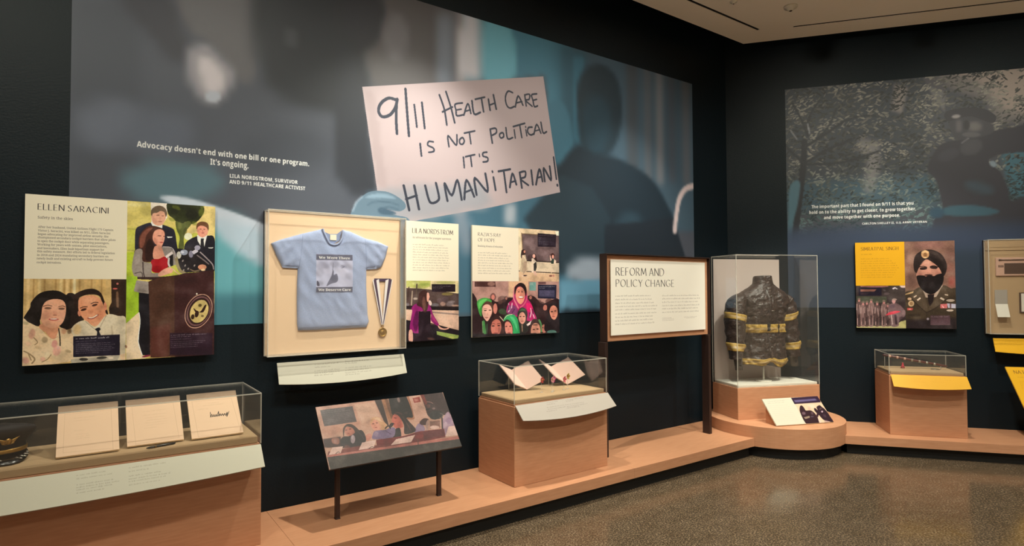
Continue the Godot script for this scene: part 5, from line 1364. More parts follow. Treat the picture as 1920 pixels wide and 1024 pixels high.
const PIC_CLASSROOM := [
["p",[223,184,153],0,[-14,688,839,719,838,866,-26,868]],
["p",[227,205,183],0,[161,513,840,525,839,695,160,681]],
["S",[243,231,204],5,[18,12,38,32,362,19,670]],
["p",[105,84,89],0,[54,79,844,79,840,517,166,515,77,343]],
["S",[135,108,80],0,[16,58,76,79,343]],
["S",[135,108,85],0,[13,58,84,400,84]],
["P",[140,114,121,200],28,[300,226,248,268,171,271,112,234,107,178,157,135,234,131,294,169]],
["P",[140,114,121,150],28,[347,306,311,339,258,342,220,315,218,274,253,241,306,237,345,264]],
["P",[140,114,121,150],29,[545,389,502,420,432,420,377,388,369,344,411,314,481,314,537,345]],
["P",[140,114,121,150],29,[607,415,564,468,514,481,485,447,495,387,538,334,588,321,617,354]],
["P",[140,114,121,150],29,[715,359,683,379,630,378,588,355,580,325,611,305,664,306,707,329]],
["P",[140,114,121,150],28,[222,137,194,151,146,148,104,129,94,106,121,92,169,95,211,114]],
["P",[63,45,50,150],16,[312,454,291,492,241,509,191,495,170,458,191,420,241,403,292,417]],
["S",[45,32,34],0,[17,164,508,840,523]],
["S",[69,47,43],0,[15,-3,674,177,681,839,701]],
["P",[52,34,34],0,[49,380,66,339,111,333,136,368,127,414,99,433,54,475,41,434]],
["p",[208,184,160],0,[65,426,131,415,162,513,175,669,97,706,17,680,54,524]],
["p",[184,155,137],0,[99,523,162,522,147,669,84,734]],
["P",[212,145,126],0,[134,366,125,386,106,387,96,368,106,348,125,347]],
["S",[133,110,96],0,[7,87,542,75,687]],
["P",[58,40,43],0,[163,746,142,755,102,756,81,746,102,737,142,736]],
["P",[230,195,176],0,[93,752,84,767,66,768,57,752,66,736,84,736]],
["S",[236,214,192],0,[15,88,433,133,486,144,513]],
["P",[52,29,34],0,[276,409,302,388,337,406,353,462,364,499,336,518,293,488]],
["P",[238,177,165],0,[330,432,316,461,288,461,274,433,288,404,316,403]],
["p",[243,221,206],0,[256,469,290,468,353,519,292,560,255,529]],
["p",[238,214,199],0,[255,556,298,555,293,704,254,688]],
["p",[50,49,50],0,[294,556,348,519,359,611,333,676,298,667]],
["p",[223,177,165],0,[291,673,338,674,358,749,314,740]],
["P",[67,34,34],0,[734,414,720,444,687,457,655,446,642,417,655,387,688,374,720,386]],
["P",[238,166,153],0,[718,430,706,456,683,457,672,431,683,405,706,404]],
["p",[45,62,55],0,[648,473,740,471,733,548,657,550]],
["p",[238,214,199],0,[723,469,765,498,745,569,706,558]],
["S",[238,177,165],0,[17,648,490,637,419]],
["S",[238,214,199],0,[21,658,482,644,459]],
["p",[227,203,181],0,[658,548,733,546,724,661,668,690,644,730,659,660]],
["P",[124,69,66],0,[680,746,662,758,626,758,608,747,626,735,662,735]],
["P",[199,132,121],0,[726,742,715,758,693,759,683,742,694,726,715,726]],
["p",[39,28,42],0,[381,59,768,64,757,270,380,277]],
["G",[151,142,167],0,[14,400,96,697]],
["G",[115,110,137],0,[11,399,134,721]],
["G",[115,110,137],0,[11,399,154,721]],
["G",[115,110,137],0,[11,399,175,721]],
["G",[115,110,137],0,[11,399,196,721]],
["G",[115,110,137],0,[11,399,216,721]],
["G",[115,110,137],0,[11,399,237,720]],
["p",[243,242,227],0,[747,8,845,9,844,79,777,78]]]
const PIC_PUPILS := [
["p",[227,182,153],13,[658,-4,1045,-6,1037,247,656,243]],
["p",[78,45,46],0,[40,8,411,6,419,86,40,83]],
["P",[197,153,142,150],12,[408,44,387,68,338,77,289,68,269,44,289,20,338,10,387,20]],
["p",[107,155,153],0,[1063,11,1193,11,1192,149,1062,145]],
["p",[144,175,174],6,[1069,18,1137,18,1137,62,1069,62]],
["P",[43,26,32],0,[-12,218,63,246,106,311,304,263,438,316,610,266,1086,228,1222,289,1334,360,1696,305,1691,922,-14,836]],
["P",[65,34,39,150],6,[425,243,409,285,371,302,333,284,317,241,333,199,371,182,409,200]],
["P",[80,51,50,150],6,[628,279,602,316,541,331,479,314,454,277,480,240,541,225,603,241]],
["P",[107,77,73,150],6,[546,318,533,344,500,354,468,343,455,316,469,290,501,279,533,291]],
["P",[56,34,36,150],6,[645,262,634,285,610,294,585,284,575,261,586,239,610,229,635,239]],
["P",[45,27,32,150],6,[715,272,701,290,668,297,635,289,621,271,635,254,668,247,701,255]],
["P",[87,53,55,150],6,[1138,258,1122,290,1086,303,1050,289,1035,257,1050,225,1086,213,1123,226]],
["P",[80,51,55,150],7,[1312,349,1292,385,1246,399,1200,384,1182,347,1201,311,1247,297,1293,313]],
["P",[67,42,46,150],6,[1209,308,1195,336,1159,347,1125,335,1110,307,1125,279,1160,268,1195,280]],
["P",[56,36,41,150],7,[1372,380,1357,415,1321,429,1286,413,1271,378,1286,344,1322,330,1358,345]],
["P",[65,38,41,150],7,[1539,323,1516,351,1462,362,1407,349,1385,321,1408,293,1462,282,1517,294]],
["P",[67,40,46,150],7,[1271,447,1256,482,1221,495,1185,480,1171,445,1186,411,1221,397,1256,412]],
["P",[52,32,36,150],7,[1396,530,1370,571,1308,586,1246,567,1220,525,1246,484,1308,468,1371,487]],
["P",[212,129,119],0,[400,242,391,270,368,281,346,269,337,242,347,214,369,203,391,214]],
["P",[190,123,112],0,[1113,258,1100,281,1073,281,1059,257,1073,234,1100,234]],
["P",[166,105,98],0,[634,267,625,285,606,284,597,266,607,248,625,248]],
["P",[50,28,31],0,[376,343,416,311,461,354,466,466,437,541,370,501]],
["P",[216,134,124],0,[447,419,435,476,408,499,381,474,370,417,382,361,409,338,436,362]],
["P",[67,105,71,150],10,[625,482,595,508,536,511,483,489,467,455,497,429,555,426,608,448]],
["P",[67,153,71],0,[82,310,161,258,270,256,343,296,320,336,215,346,169,441,160,532,127,495,100,421]],
["P",[100,197,101],6,[106,329,182,275,270,269,204,321,149,385,116,421]],
["P",[83,50,43],0,[177,362,259,302,361,348,370,464,327,542,320,426,239,348,184,409]],
["P",[243,184,172],0,[171,441,189,377,248,350,317,370,350,445,327,528,271,602,227,582,181,516]],
["P",[89,51,48],0,[254,443,241,450,215,449,201,441,215,435,241,435]],
["P",[89,51,48],0,[336,441,324,448,300,447,288,440,300,433,324,433]],
["P",[173,92,94],0,[286,551,269,557,236,556,220,549,236,543,269,544]],
["P",[221,153,142,150],6,[283,499,276,520,263,519,256,498,263,478,276,478]],
["S",[122,77,66],0,[6,198,418,231,413,259,420]],
["S",[67,134,73],4,[41,199,607,214,719,226,830]],
["S",[45,77,55],0,[18,260,647,249,822]],
["S",[122,175,117],0,[13,177,607,187,773]],
["P",[182,34,105],0,[744,235,768,110,780,81,882,22,992,91,1015,257,1092,346,1152,484,1201,613,1035,627,725,521,616,475,656,338,726,292]],
["P",[124,56,108],6,[656,395,773,379,843,476,796,532,632,490]],
["P",[226,34,112],5,[1000,344,1098,365,1134,464,1036,481,1000,402]],
["S",[227,134,153],3,[25,772,120,752,254,808,360,844,418]],
["S",[212,101,130],3,[23,997,130,1015,257,952,363,879,409]],
["S",[243,212,227],3,[17,656,343,679,434,655,471]],
["S",[243,212,227],3,[18,1085,428,1099,502,1072,569]],
["S",[243,212,227],3,[18,1134,522,1158,582]],
["S",[243,212,227],3,[17,726,339,714,416]],
["S",[58,27,71],3,[13,667,367,672,443]],
["S",[58,27,71],3,[14,1066,501,1054,579]],
["S",[58,27,71],3,[14,1122,444,1146,523]],
["S",[58,27,71],3,[13,772,436,725,492]],
["P",[40,25,30],0,[771,206,774,101,834,43,894,22,968,51,1006,130,994,237,958,140,896,82,822,99,793,177]],
["P",[238,155,135],0,[792,189,822,112,884,85,944,120,974,198,957,297,894,362,832,324,797,256]],
["P",[69,40,39],0,[875,165,864,171,841,171,830,164,841,158,864,158]],
["P",[69,40,39],0,[940,165,928,172,905,171,894,165,905,158,928,158]],
["P",[216,101,96],0,[952,254,935,270,895,277,854,269,837,253,854,237,895,230,936,238]],
["P",[243,243,243],0,[943,248,919,259,871,258,847,247,871,237,919,237]],
["P",[216,132,114,150],6,[905,207,895,227,876,227,866,207,876,187,895,187]],
["S",[89,56,48],0,[6,824,144,852,135,876,143]],
["S",[89,56,48],0,[6,898,143,924,136,946,146]],
["P",[52,51,51],0,[825,552,843,462,918,408,1002,451,1021,539,1005,635,1040,772,877,847,852,668]],
["P",[78,105,78],4,[855,467,918,425,987,460,927,464]],
["P",[227,160,147],0,[848,565,879,498,941,488,984,549,977,627,921,675,866,632]],
["P",[69,40,39],0,[905,555,894,561,873,560,862,553,873,547,894,548]],
["P",[69,40,39],0,[969,555,958,561,938,560,928,553,938,547,959,548]],
["P",[173,92,91],0,[945,629,931,635,902,634,888,627,902,622,931,623]],
["P",[205,136,121,150],4,[929,594,923,612,911,612,905,593,911,575,923,575]],
["S",[210,164,140],4,[15,914,690,920,787]],
["P",[61,36,39],0,[308,685,334,575,426,517,519,557,564,677,544,845,307,848]],
["P",[205,119,108],0,[328,707,358,615,437,580,502,620,518,714,484,807,413,841,350,801]],
["P",[67,36,34],0,[399,682,384,690,354,689,339,679,354,671,384,672]],
["P",[67,36,34],0,[500,681,486,688,459,687,446,679,459,671,486,672]],
["P",[157,69,73],0,[459,791,439,797,401,795,382,787,401,781,440,782]],
["P",[184,101,91,150],8,[439,737,431,765,415,764,407,736,415,709,431,709]],
["S",[56,32,32],0,[7,336,654,375,646,403,656]],
["S",[56,32,32],0,[8,442,655,476,647,505,657]],
["P",[133,69,66,150],21,[509,750,501,789,481,805,462,787,454,747,463,708,482,692,501,710]],
["S",[227,199,186],0,[13,494,542,562,611]],
["P",[51,164,101],0,[558,596,609,527,725,511,810,561,847,668,867,861,747,855,729,702,655,616,585,613]],
["P",[89,202,140],6,[678,548,748,560,807,648,830,783,783,704,725,607]],
["S",[227,218,186],0,[8,574,583,632,528,725,515]],
["P",[56,32,34],0,[576,639,608,593,678,610,730,692,741,779,712,730,654,637,608,636,582,696]],
["P",[223,140,130],0,[585,668,613,626,666,631,715,687,731,771,714,844,642,850,596,774]],
["P",[67,38,36],0,[633,698,623,705,602,704,592,697,602,690,623,690]],
["P",[67,38,36],0,[705,699,696,706,677,705,668,698,677,691,696,691]],
["P",[166,77,80],0,[693,798,678,803,648,802,633,795,648,789,678,790]],
["P",[199,116,108,150],6,[668,747,661,766,647,766,640,746,647,726,661,727]],
["p",[243,221,222],0,[1001,684,1111,617,1086,679,1025,709]],
["P",[67,49,50],0,[1065,754,1103,624,1195,601,1297,643,1319,775,1280,871,1082,862]],
["S",[89,145,94],0,[34,1257,624,1297,705,1303,804]],
["P",[223,155,137],0,[1088,786,1120,690,1195,666,1265,713,1277,827,1206,858,1107,853]],
["P",[67,38,36],0,[1172,768,1159,775,1134,774,1122,766,1135,759,1159,760]],
["P",[67,38,36],0,[1246,764,1234,771,1209,770,1196,762,1209,754,1234,755]],
["P",[67,45,41,150],11,[1238,697,1207,708,1145,706,1114,693,1145,682,1207,684]],
["P",[186,119,108],0,[1309,725,1351,692,1397,738,1389,817,1337,830,1311,784]],
["P",[67,38,36],0,[1347,748,1339,754,1324,753,1316,747,1324,741,1339,742]],
["P",[67,38,36],0,[1390,752,1383,758,1371,757,1364,751,1371,745,1383,746]],
["P",[34,25,31],0,[1455,491,1469,382,1565,339,1648,391,1693,639,1692,841,1394,817,1367,687]],
["P",[223,145,126],0,[1471,494,1500,414,1567,392,1632,445,1634,558,1578,625,1511,595]],
["P",[67,40,36],0,[1547,494,1533,502,1506,501,1493,492,1506,484,1533,485]],
["P",[67,40,36],0,[1617,483,1605,491,1580,490,1568,482,1580,475,1605,475]],
["P",[168,84,85],0,[1587,573,1570,579,1536,578,1519,571,1536,565,1570,566]],
["P",[201,123,108,150],7,[1569,534,1561,555,1545,555,1538,534,1545,513,1561,513]],
["P",[192,114,103],0,[1340,419,1366,380,1413,391,1416,451,1378,470,1344,454]],
["P",[78,116,112],0,[1617,829,1587,852,1516,859,1445,846,1416,820,1445,798,1516,791,1587,804]],
["p",[32,27,34],11,[-14,786,1692,846,1691,927,-14,841]],
["p",[34,34,59],0,[1234,50,1622,56,1612,286,1232,271]],
["p",[74,69,101],6,[1260,141,1586,148,1581,258,1260,245]],
["G",[243,238,243],0,[16,1261,90,1580]],
["G",[243,238,243],0,[16,1261,117,1368]],
["G",[142,138,174],0,[9,1260,151,1573]],
["G",[142,138,174],0,[9,1260,171,1573]],
["G",[142,138,174],0,[9,1260,191,1573]],
["G",[142,138,174],0,[9,1260,211,1573]],
["G",[142,138,174],0,[9,1260,230,1572]],
["p",[100,66,71],5,[1243,8,1400,7,1400,44,1242,44]]]
const PIC_HEARING := [
["p",[147,103,88],33,[-10,-1,723,-3,727,231,23,420]],
["p",[160,123,107],23,[460,22,739,23,727,231,498,300]],
["p",[43,26,25],4,[732,-2,825,-4,825,372,787,366]],
["p",[128,84,60],4,[825,-4,907,-6,934,261,836,373]],
["p",[89,56,41],5,[868,-4,907,-6,926,248,876,287]],
["p",[23,16,18],0,[919,-7,1167,-3,1195,310,1094,310,999,247,906,222]],
["S",[124,77,56],0,[26,1185,-1,1185,297,1095,307]],
["P",[136,104,99,150],5,[1069,33,1058,69,1038,72,1029,39,1040,3,1060,0]],
["P",[58,36,33,150],8,[1121,234,1104,246,1078,243,1069,227,1086,215,1112,219]],
["p",[154,116,104],0,[1207,-6,1358,-7,1381,325,1247,412,1182,379]],
["p",[112,40,34],0,[1242,33,1345,26,1341,100,1244,107]],
["p",[134,74,66],0,[1263,53,1314,50,1316,82,1264,88]],
["p",[43,25,27],0,[1368,-6,1690,-11,1707,334,1381,325]],
["p",[90,33,30],5,[1362,-2,1416,-5,1430,173,1392,187]],
["P",[35,20,22],0,[1390,168,1446,126,1497,157,1492,243,1436,320,1379,312,1373,239]],
["P",[92,50,47,150],11,[1454,179,1431,201,1401,197,1394,171,1417,148,1447,152]],
["S",[112,74,72],0,[9,1427,111,1471,123,1500,145]],
["P",[89,64,66],0,[1509,223,1494,234,1473,231,1467,218,1481,207,1502,210]],
["S",[12,8,9],0,[10,1376,221,1440,218]],
["P",[30,25,27],0,[1596,316,1556,363,1479,381,1410,362,1389,316,1428,270,1504,250,1574,269]],
["S",[81,64,63],0,[10,1558,301,1587,324,1563,357,1524,363]],
["P",[128,99,118],0,[1574,377,1683,296,1695,503,1660,534,1520,618,1525,466]],
["P",[104,74,105,150],13,[1667,439,1636,463,1607,463,1596,439,1609,406,1640,381,1670,381,1681,405]],
["P",[154,129,142,150],11,[1597,481,1573,509,1548,516,1537,497,1546,464,1570,435,1595,429,1606,448]],
["P",[105,83,107],0,[1143,466,1217,396,1273,439,1262,508,1135,511]],
["P",[50,23,24],0,[1232,386,1305,338,1369,359,1336,425,1254,425]],
["P",[134,103,98],0,[1321,399,1366,370,1316,504,1283,499]],
["p",[147,109,96],0,[1356,383,1560,372,1511,513,1315,506]],
["p",[104,70,63],0,[1377,393,1518,397,1484,497,1345,490]],
["P",[170,137,130],0,[1478,492,1453,506,1406,506,1364,492,1351,472,1375,458,1422,457,1465,471]],
["S",[27,15,17],0,[19,1559,368,1514,517]],
["P",[154,76,66],0,[895,273,932,226,994,264,1008,353,995,422,925,427,885,394,881,357,875,322]],
["P",[89,32,28],0,[952,285,940,288,922,282,916,272,928,269,946,275]],
["P",[119,33,34],0,[910,359,901,364,886,362,880,355,889,350,904,352]],
["P",[127,56,50,150],15,[989,373,973,403,951,413,937,398,938,366,955,336,977,325,991,341]],
["P",[30,16,17],0,[902,242,969,195,1043,215,1088,330,1154,468,1096,510,991,505,1018,389,993,275,949,228]],
["S",[81,46,40],4,[9,933,223,987,210,1035,240]],
["S",[67,39,34],5,[10,1036,275,1068,397,1088,480]],
["S",[15,8,9],5,[14,1045,359,1029,471]],
["p",[162,112,99],0,[953,425,1007,413,977,544,920,539]],
["P",[20,10,14],0,[793,546,878,436,954,423,923,556]],
["P",[30,17,21],0,[825,372,862,337,898,348,859,388,821,405]],
["P",[170,112,96],0,[605,307,652,264,705,283,717,344,700,409,648,412,610,377]],
["P",[89,50,44],0,[651,317,642,322,627,319,621,313,630,308,645,310]],
["P",[89,50,44],0,[697,313,689,317,674,315,669,308,677,304,692,306]],
["P",[128,56,53],0,[673,369,664,373,649,371,642,364,652,360,667,362]],
["P",[154,96,82],0,[660,341,652,353,643,352,642,338,650,326,659,327]],
["P",[162,119,89],0,[602,287,646,237,726,237,775,305,809,380,748,455,704,487,716,389,705,297,665,264,611,311]],
["P",[174,136,110],5,[660,245,723,248,760,311,714,281]],
["P",[95,77,105],0,[595,453,640,410,754,415,856,397,892,427,825,529,590,513]],
["P",[127,103,124,150],10,[663,458,642,488,616,483,611,450,632,421,658,425]],
["S",[27,17,21],0,[16,769,397,815,370,832,407]],
["S",[66,46,69],0,[9,761,429,821,484]],
["P",[154,93,80],0,[501,455,559,431,581,467,538,515,498,508]],
["P",[43,22,19],0,[259,329,315,275,387,290,441,364,476,407,397,422,370,336,305,304,265,374,244,435]],
["P",[142,83,70],0,[274,345,322,309,376,337,385,403,327,429,280,403]],
["P",[58,29,25],0,[309,345,302,351,288,352,281,346,289,341,303,340]],
["P",[58,29,25],0,[357,340,350,346,336,346,329,341,336,335,350,334]],
["P",[104,46,43],0,[323,394,315,397,301,395,296,389,303,386,317,388]],
["P",[31,18,24],0,[203,460,246,424,325,426,470,371,498,508,390,576,169,549]],
["P",[133,113,121],0,[372,477,355,513,332,526,317,507,318,468,334,431,357,418,373,437]],
["P",[150,132,139],0,[357,453,346,474,335,472,334,449,345,429,356,430]],
["S",[50,32,38],0,[9,433,400,462,448,471,493]],
["p",[50,26,27],5,[5,417,213,419,190,542,48,533,3,520]],
["P",[127,79,69],4,[102,433,158,421,192,447,169,507,106,486]],
["P",[147,110,105,150],7,[158,468,143,493,124,490,120,462,135,437,154,440]],
["p",[82,15,19],0,[618,528,820,528,983,532,1195,503,1536,521,1520,636,1127,645,726,633,603,623]],
["P",[104,25,27,150],19,[703,564,684,587,653,592,627,577,622,550,641,527,672,522,698,537]],
["P",[112,32,31,150],20,[1240,573,1218,593,1168,602,1122,594,1105,575,1127,554,1176,545,1223,553]],
["p",[66,12,17],6,[1237,515,1529,525,1509,616,1227,617]],
["p",[89,33,31],4,[34,577,393,566,732,612,1120,633,1136,652,1520,618,1526,636,19,625]],
["P",[112,56,49,150],14,[292,570,276,589,247,593,223,580,216,557,232,537,261,533,286,546]],
["p",[144,80,73],0,[11,619,1722,650,1723,698,13,654]],
["p",[177,144,137],0,[30,619,90,535,214,540,169,619]],
["p",[177,144,137],0,[380,618,443,532,618,526,565,618]],
["p",[177,144,137],0,[776,622,865,558,1124,541,1043,627]],
["p",[177,144,137],0,[1515,627,1610,500,1699,501,1721,636]],
["S",[27,17,18],0,[6,112,616,139,600,161,609]],
["S",[27,17,18],0,[6,501,621,546,602,569,617]],
["S",[81,39,37],0,[11,1140,602,1119,700]],
["G",[147,113,107],0,[6,78,571,184]],
["G",[147,113,107],0,[6,70,587,175]],
["G",[147,113,107],0,[6,445,557,585]],
["G",[147,113,107],0,[6,431,580,568]],
["G",[147,113,107],0,[6,871,572,1072]],
["G",[147,113,107],0,[6,843,595,1043]],
["p",[41,30,27],0,[9,641,1725,691,1732,804,16,824]],
["p",[52,39,43],0,[47,48,440,47,443,258,53,261]],
["G",[160,141,147],0,[14,72,75,354]],
["G",[160,141,147],0,[14,73,99,396]],
["G",[119,103,110],0,[10,67,127,373]],
["G",[119,103,110],0,[10,69,149,378]],
["G",[119,103,110],0,[10,68,171,375]],
["G",[119,103,110],0,[10,68,193,358]],
["G",[119,103,110],0,[9,67,215,373]],
["G",[119,103,110],0,[9,67,232,199]]]
const PIC_REFORM := [
["T",[69,65,67],"nib","REFORM AND",[121,257,1275,128]],
["T",[69,65,67],"nib","POLICY CHANGE",[119,442,1541,118]],
["G",[132,122,122],0,[25,101,602,931]],
["G",[132,122,122],0,[25,100,663,982]],
["G",[132,122,122],0,[25,100,721,1034]],
["G",[132,122,122],0,[25,99,776,1096]],
["G",[132,122,122],0,[25,98,828,1077]],
["G",[132,122,122],0,[27,1233,609,2226]],
["G",[132,122,122],0,[27,1232,665,2245]],
["G",[132,122,122],0,[27,1231,723,2184]],
["G",[132,122,122],0,[27,1230,783,2233]],
["G",[132,122,122],0,[27,1229,837,2202]],
["G",[132,122,122],0,[25,98,892,1094]],
["G",[132,122,122],0,[25,97,949,981]],
["G",[132,122,122],0,[25,96,1005,1012]],
["G",[132,122,122],0,[25,95,1061,1029]],
["G",[132,122,122],0,[27,1228,897,2241]],
["G",[132,122,122],0,[13,1227,988,1474]],
["G",[132,122,122],0,[13,1226,1009,1530]],
["G",[132,122,122],0,[13,1226,1032,1529]],
["G",[132,122,122],0,[14,1805,990,2168]],
["G",[132,122,122],0,[14,1863,1009,2108]]]
const PIC_SOLDIER_TEXT := [
["T",[123,85,35],"nib","SIMRATPAL SINGH",[103,160,751,67]],
["G",[180,127,30],0,[26,109,246,317]],
["G",[176,123,28],0,[22,100,336,581]],
["G",[176,123,28],0,[22,99,382,638]],
["G",[176,123,28],0,[22,98,428,702]],
["G",[176,123,28],0,[22,98,474,724]],
["G",[176,123,28],0,[22,97,519,757]],
["G",[176,123,28],0,[22,96,564,716]],
["G",[176,123,28],0,[22,95,610,701]],
["G",[176,123,28],0,[22,94,655,670]],
["G",[176,123,28],0,[22,94,700,652]]]
const PIC_TROOPS := [
["P",[80,69,70,200],41,[899,167,844,292,716,345,589,293,538,167,594,41,723,-11,849,42]],
["p",[72,75,64],13,[1,204,537,214,535,336,-1,337]],
["S",[174,111,121],5,[21,89,12,308,23,558,16]],
["p",[235,206,206],6,[756,-1,878,-1,877,46,788,41]],
["p",[231,220,232],0,[635,52,681,28,734,66,709,73,689,55,647,75]],
["P",[123,113,121,150],10,[525,102,506,112,480,101,472,80,490,71,517,82]],
["P",[113,97,104,150],12,[588,157,573,175,538,182,503,174,489,157,504,140,539,133,574,140]],
["p",[180,172,124],0,[-9,798,863,786,862,842,-10,855]],
["P",[192,184,126],0,[716,783,758,708,865,679,862,819]],
["p",[31,25,44],0,[47,37,451,39,448,197,44,196]],
["p",[156,103,92],5,[78,71,366,70,323,115,77,118]],
["G",[194,141,124],0,[9,87,153,230]],
["G",[194,141,124],0,[9,87,173,205]],
["P",[94,71,73],0,[8,327,51,299,96,337,106,479,87,631,76,796,4,797,3,612,-7,460]],
["P",[194,131,132],0,[71,289,60,317,40,317,30,289,41,261,61,261]],
["P",[123,105,97],0,[78,259,64,277,37,277,24,259,38,241,65,241]],
["S",[170,139,139],4,[21,15,365,5,479]],
["S",[170,139,139],5,[19,57,384,72,536]],
["S",[45,32,37],3,[19,46,574,38,773]],
["S",[180,149,148],4,[17,19,650,18,774]],
["S",[62,47,48],3,[15,99,441,90,564]],
["P",[135,105,106],0,[78,394,121,365,167,403,177,545,157,696,147,796,76,796,73,678,63,527]],
["P",[194,131,132],0,[142,355,131,383,111,383,101,356,112,328,132,328]],
["P",[123,105,97],0,[149,325,135,343,108,343,95,325,109,307,136,307]],
["S",[170,139,139],4,[21,86,432,76,545]],
["S",[170,139,139],5,[19,128,450,142,602]],
["S",[45,32,37],3,[19,116,640,110,772]],
["S",[180,149,148],4,[17,90,716,90,773]],
["S",[62,47,48],3,[15,169,507,160,630]],
["P",[94,71,73],0,[146,384,189,355,234,393,244,535,225,686,214,795,143,796,141,668,131,517]],
["P",[194,131,132],0,[209,346,199,374,178,374,169,346,179,318,200,318]],
["P",[123,105,97],0,[216,316,203,334,176,334,163,316,176,298,203,298]],
["S",[170,139,139],4,[21,154,422,143,535]],
["S",[170,139,139],5,[19,196,440,210,592]],
["S",[45,32,37],3,[19,184,630,177,772]],
["S",[180,149,148],4,[17,157,706,158,772]],
["S",[62,47,48],3,[15,237,497,228,620]],
["P",[135,105,106],0,[223,346,265,317,310,355,320,496,301,647,290,794,219,795,217,629,208,478]],
["P",[194,131,132],0,[285,308,275,336,255,336,245,308,256,280,276,280]],
["P",[123,105,97],0,[292,278,279,296,252,296,239,278,253,260,279,260]],
["S",[170,139,139],4,[21,230,384,220,497]],
["S",[170,139,139],5,[19,272,402,286,553]],
["S",[45,32,37],3,[19,260,591,253,771]],
["S",[180,149,148],4,[17,233,667,233,771]],
["S",[62,47,48],3,[15,313,459,304,581]],
["P",[94,71,73],0,[326,393,369,364,414,402,424,543,404,693,394,792,323,793,321,676,311,525]],
["P",[194,131,132],0,[389,355,378,383,358,383,349,355,359,327,379,327]],
["P",[123,105,97],0,[396,325,382,343,356,343,343,325,356,307,383,307]],
["S",[170,139,139],4,[21,334,430,324,544]],
["S",[170,139,139],5,[19,375,449,389,600]],
["S",[45,32,37],3,[19,364,637,357,769]],
["S",[180,149,148],4,[17,337,713,338,769]],
["S",[62,47,48],3,[15,416,505,407,628]],
["P",[135,105,106],0,[443,369,485,340,530,378,540,519,521,669,510,791,440,792,438,651,429,501]],
["P",[194,131,132],0,[506,331,495,359,475,359,466,331,476,303,496,303]],
["P",[123,105,97],0,[513,301,499,319,473,319,460,301,473,283,500,283]],
["S",[170,139,139],4,[21,451,406,441,519]],
["S",[170,139,139],5,[19,492,425,506,575]],
["S",[45,32,37],3,[19,480,613,473,768]],
["S",[180,149,148],4,[17,454,688,454,768]],
["S",[62,47,48],3,[15,533,481,524,603]],
["P",[94,71,73],0,[513,430,555,401,599,439,609,579,590,729,580,790,510,791,508,711,498,561]],
["P",[194,131,132],0,[575,392,564,419,544,420,535,392,545,364,565,364]],
["P",[123,105,97],0,[582,362,568,380,542,380,529,362,542,344,569,344]],
["S",[170,139,139],4,[21,520,467,510,580]],
["S",[170,139,139],5,[19,561,486,575,635]],
["S",[45,32,37],3,[19,550,673,544,767]],
["S",[180,149,148],4,[17,523,748,525,767]],
["S",[62,47,48],3,[15,602,542,593,663]],
["P",[123,97,104],0,[563,392,609,354,700,345,789,410,852,521,826,614,742,690,724,788,601,790,588,598,565,504]],
["P",[211,151,155],0,[687,303,677,337,655,351,633,337,624,303,634,268,656,254,678,268]],
["P",[170,141,135],0,[709,272,697,286,668,292,639,286,627,272,640,257,669,251,698,257]],
["P",[94,73,90,150],16,[674,410,661,437,632,448,603,437,592,410,604,384,634,373,662,384]],
["P",[154,123,130,150],10,[846,533,826,567,801,574,787,551,792,510,812,476,837,469,851,492]],
["S",[62,44,53],5,[37,679,588,692,746]],
["S",[205,178,179],4,[22,609,579,628,756]],
["P",[45,32,39,150],20,[841,652,826,685,791,699,757,685,743,652,758,619,793,605,827,619]],
["P",[227,71,92],0,[511,584,548,542,598,512,697,492,766,505,696,541,597,570]],
["P",[243,111,130,150],10,[696,510,683,524,649,535,614,535,598,526,611,512,646,501,681,500]]]
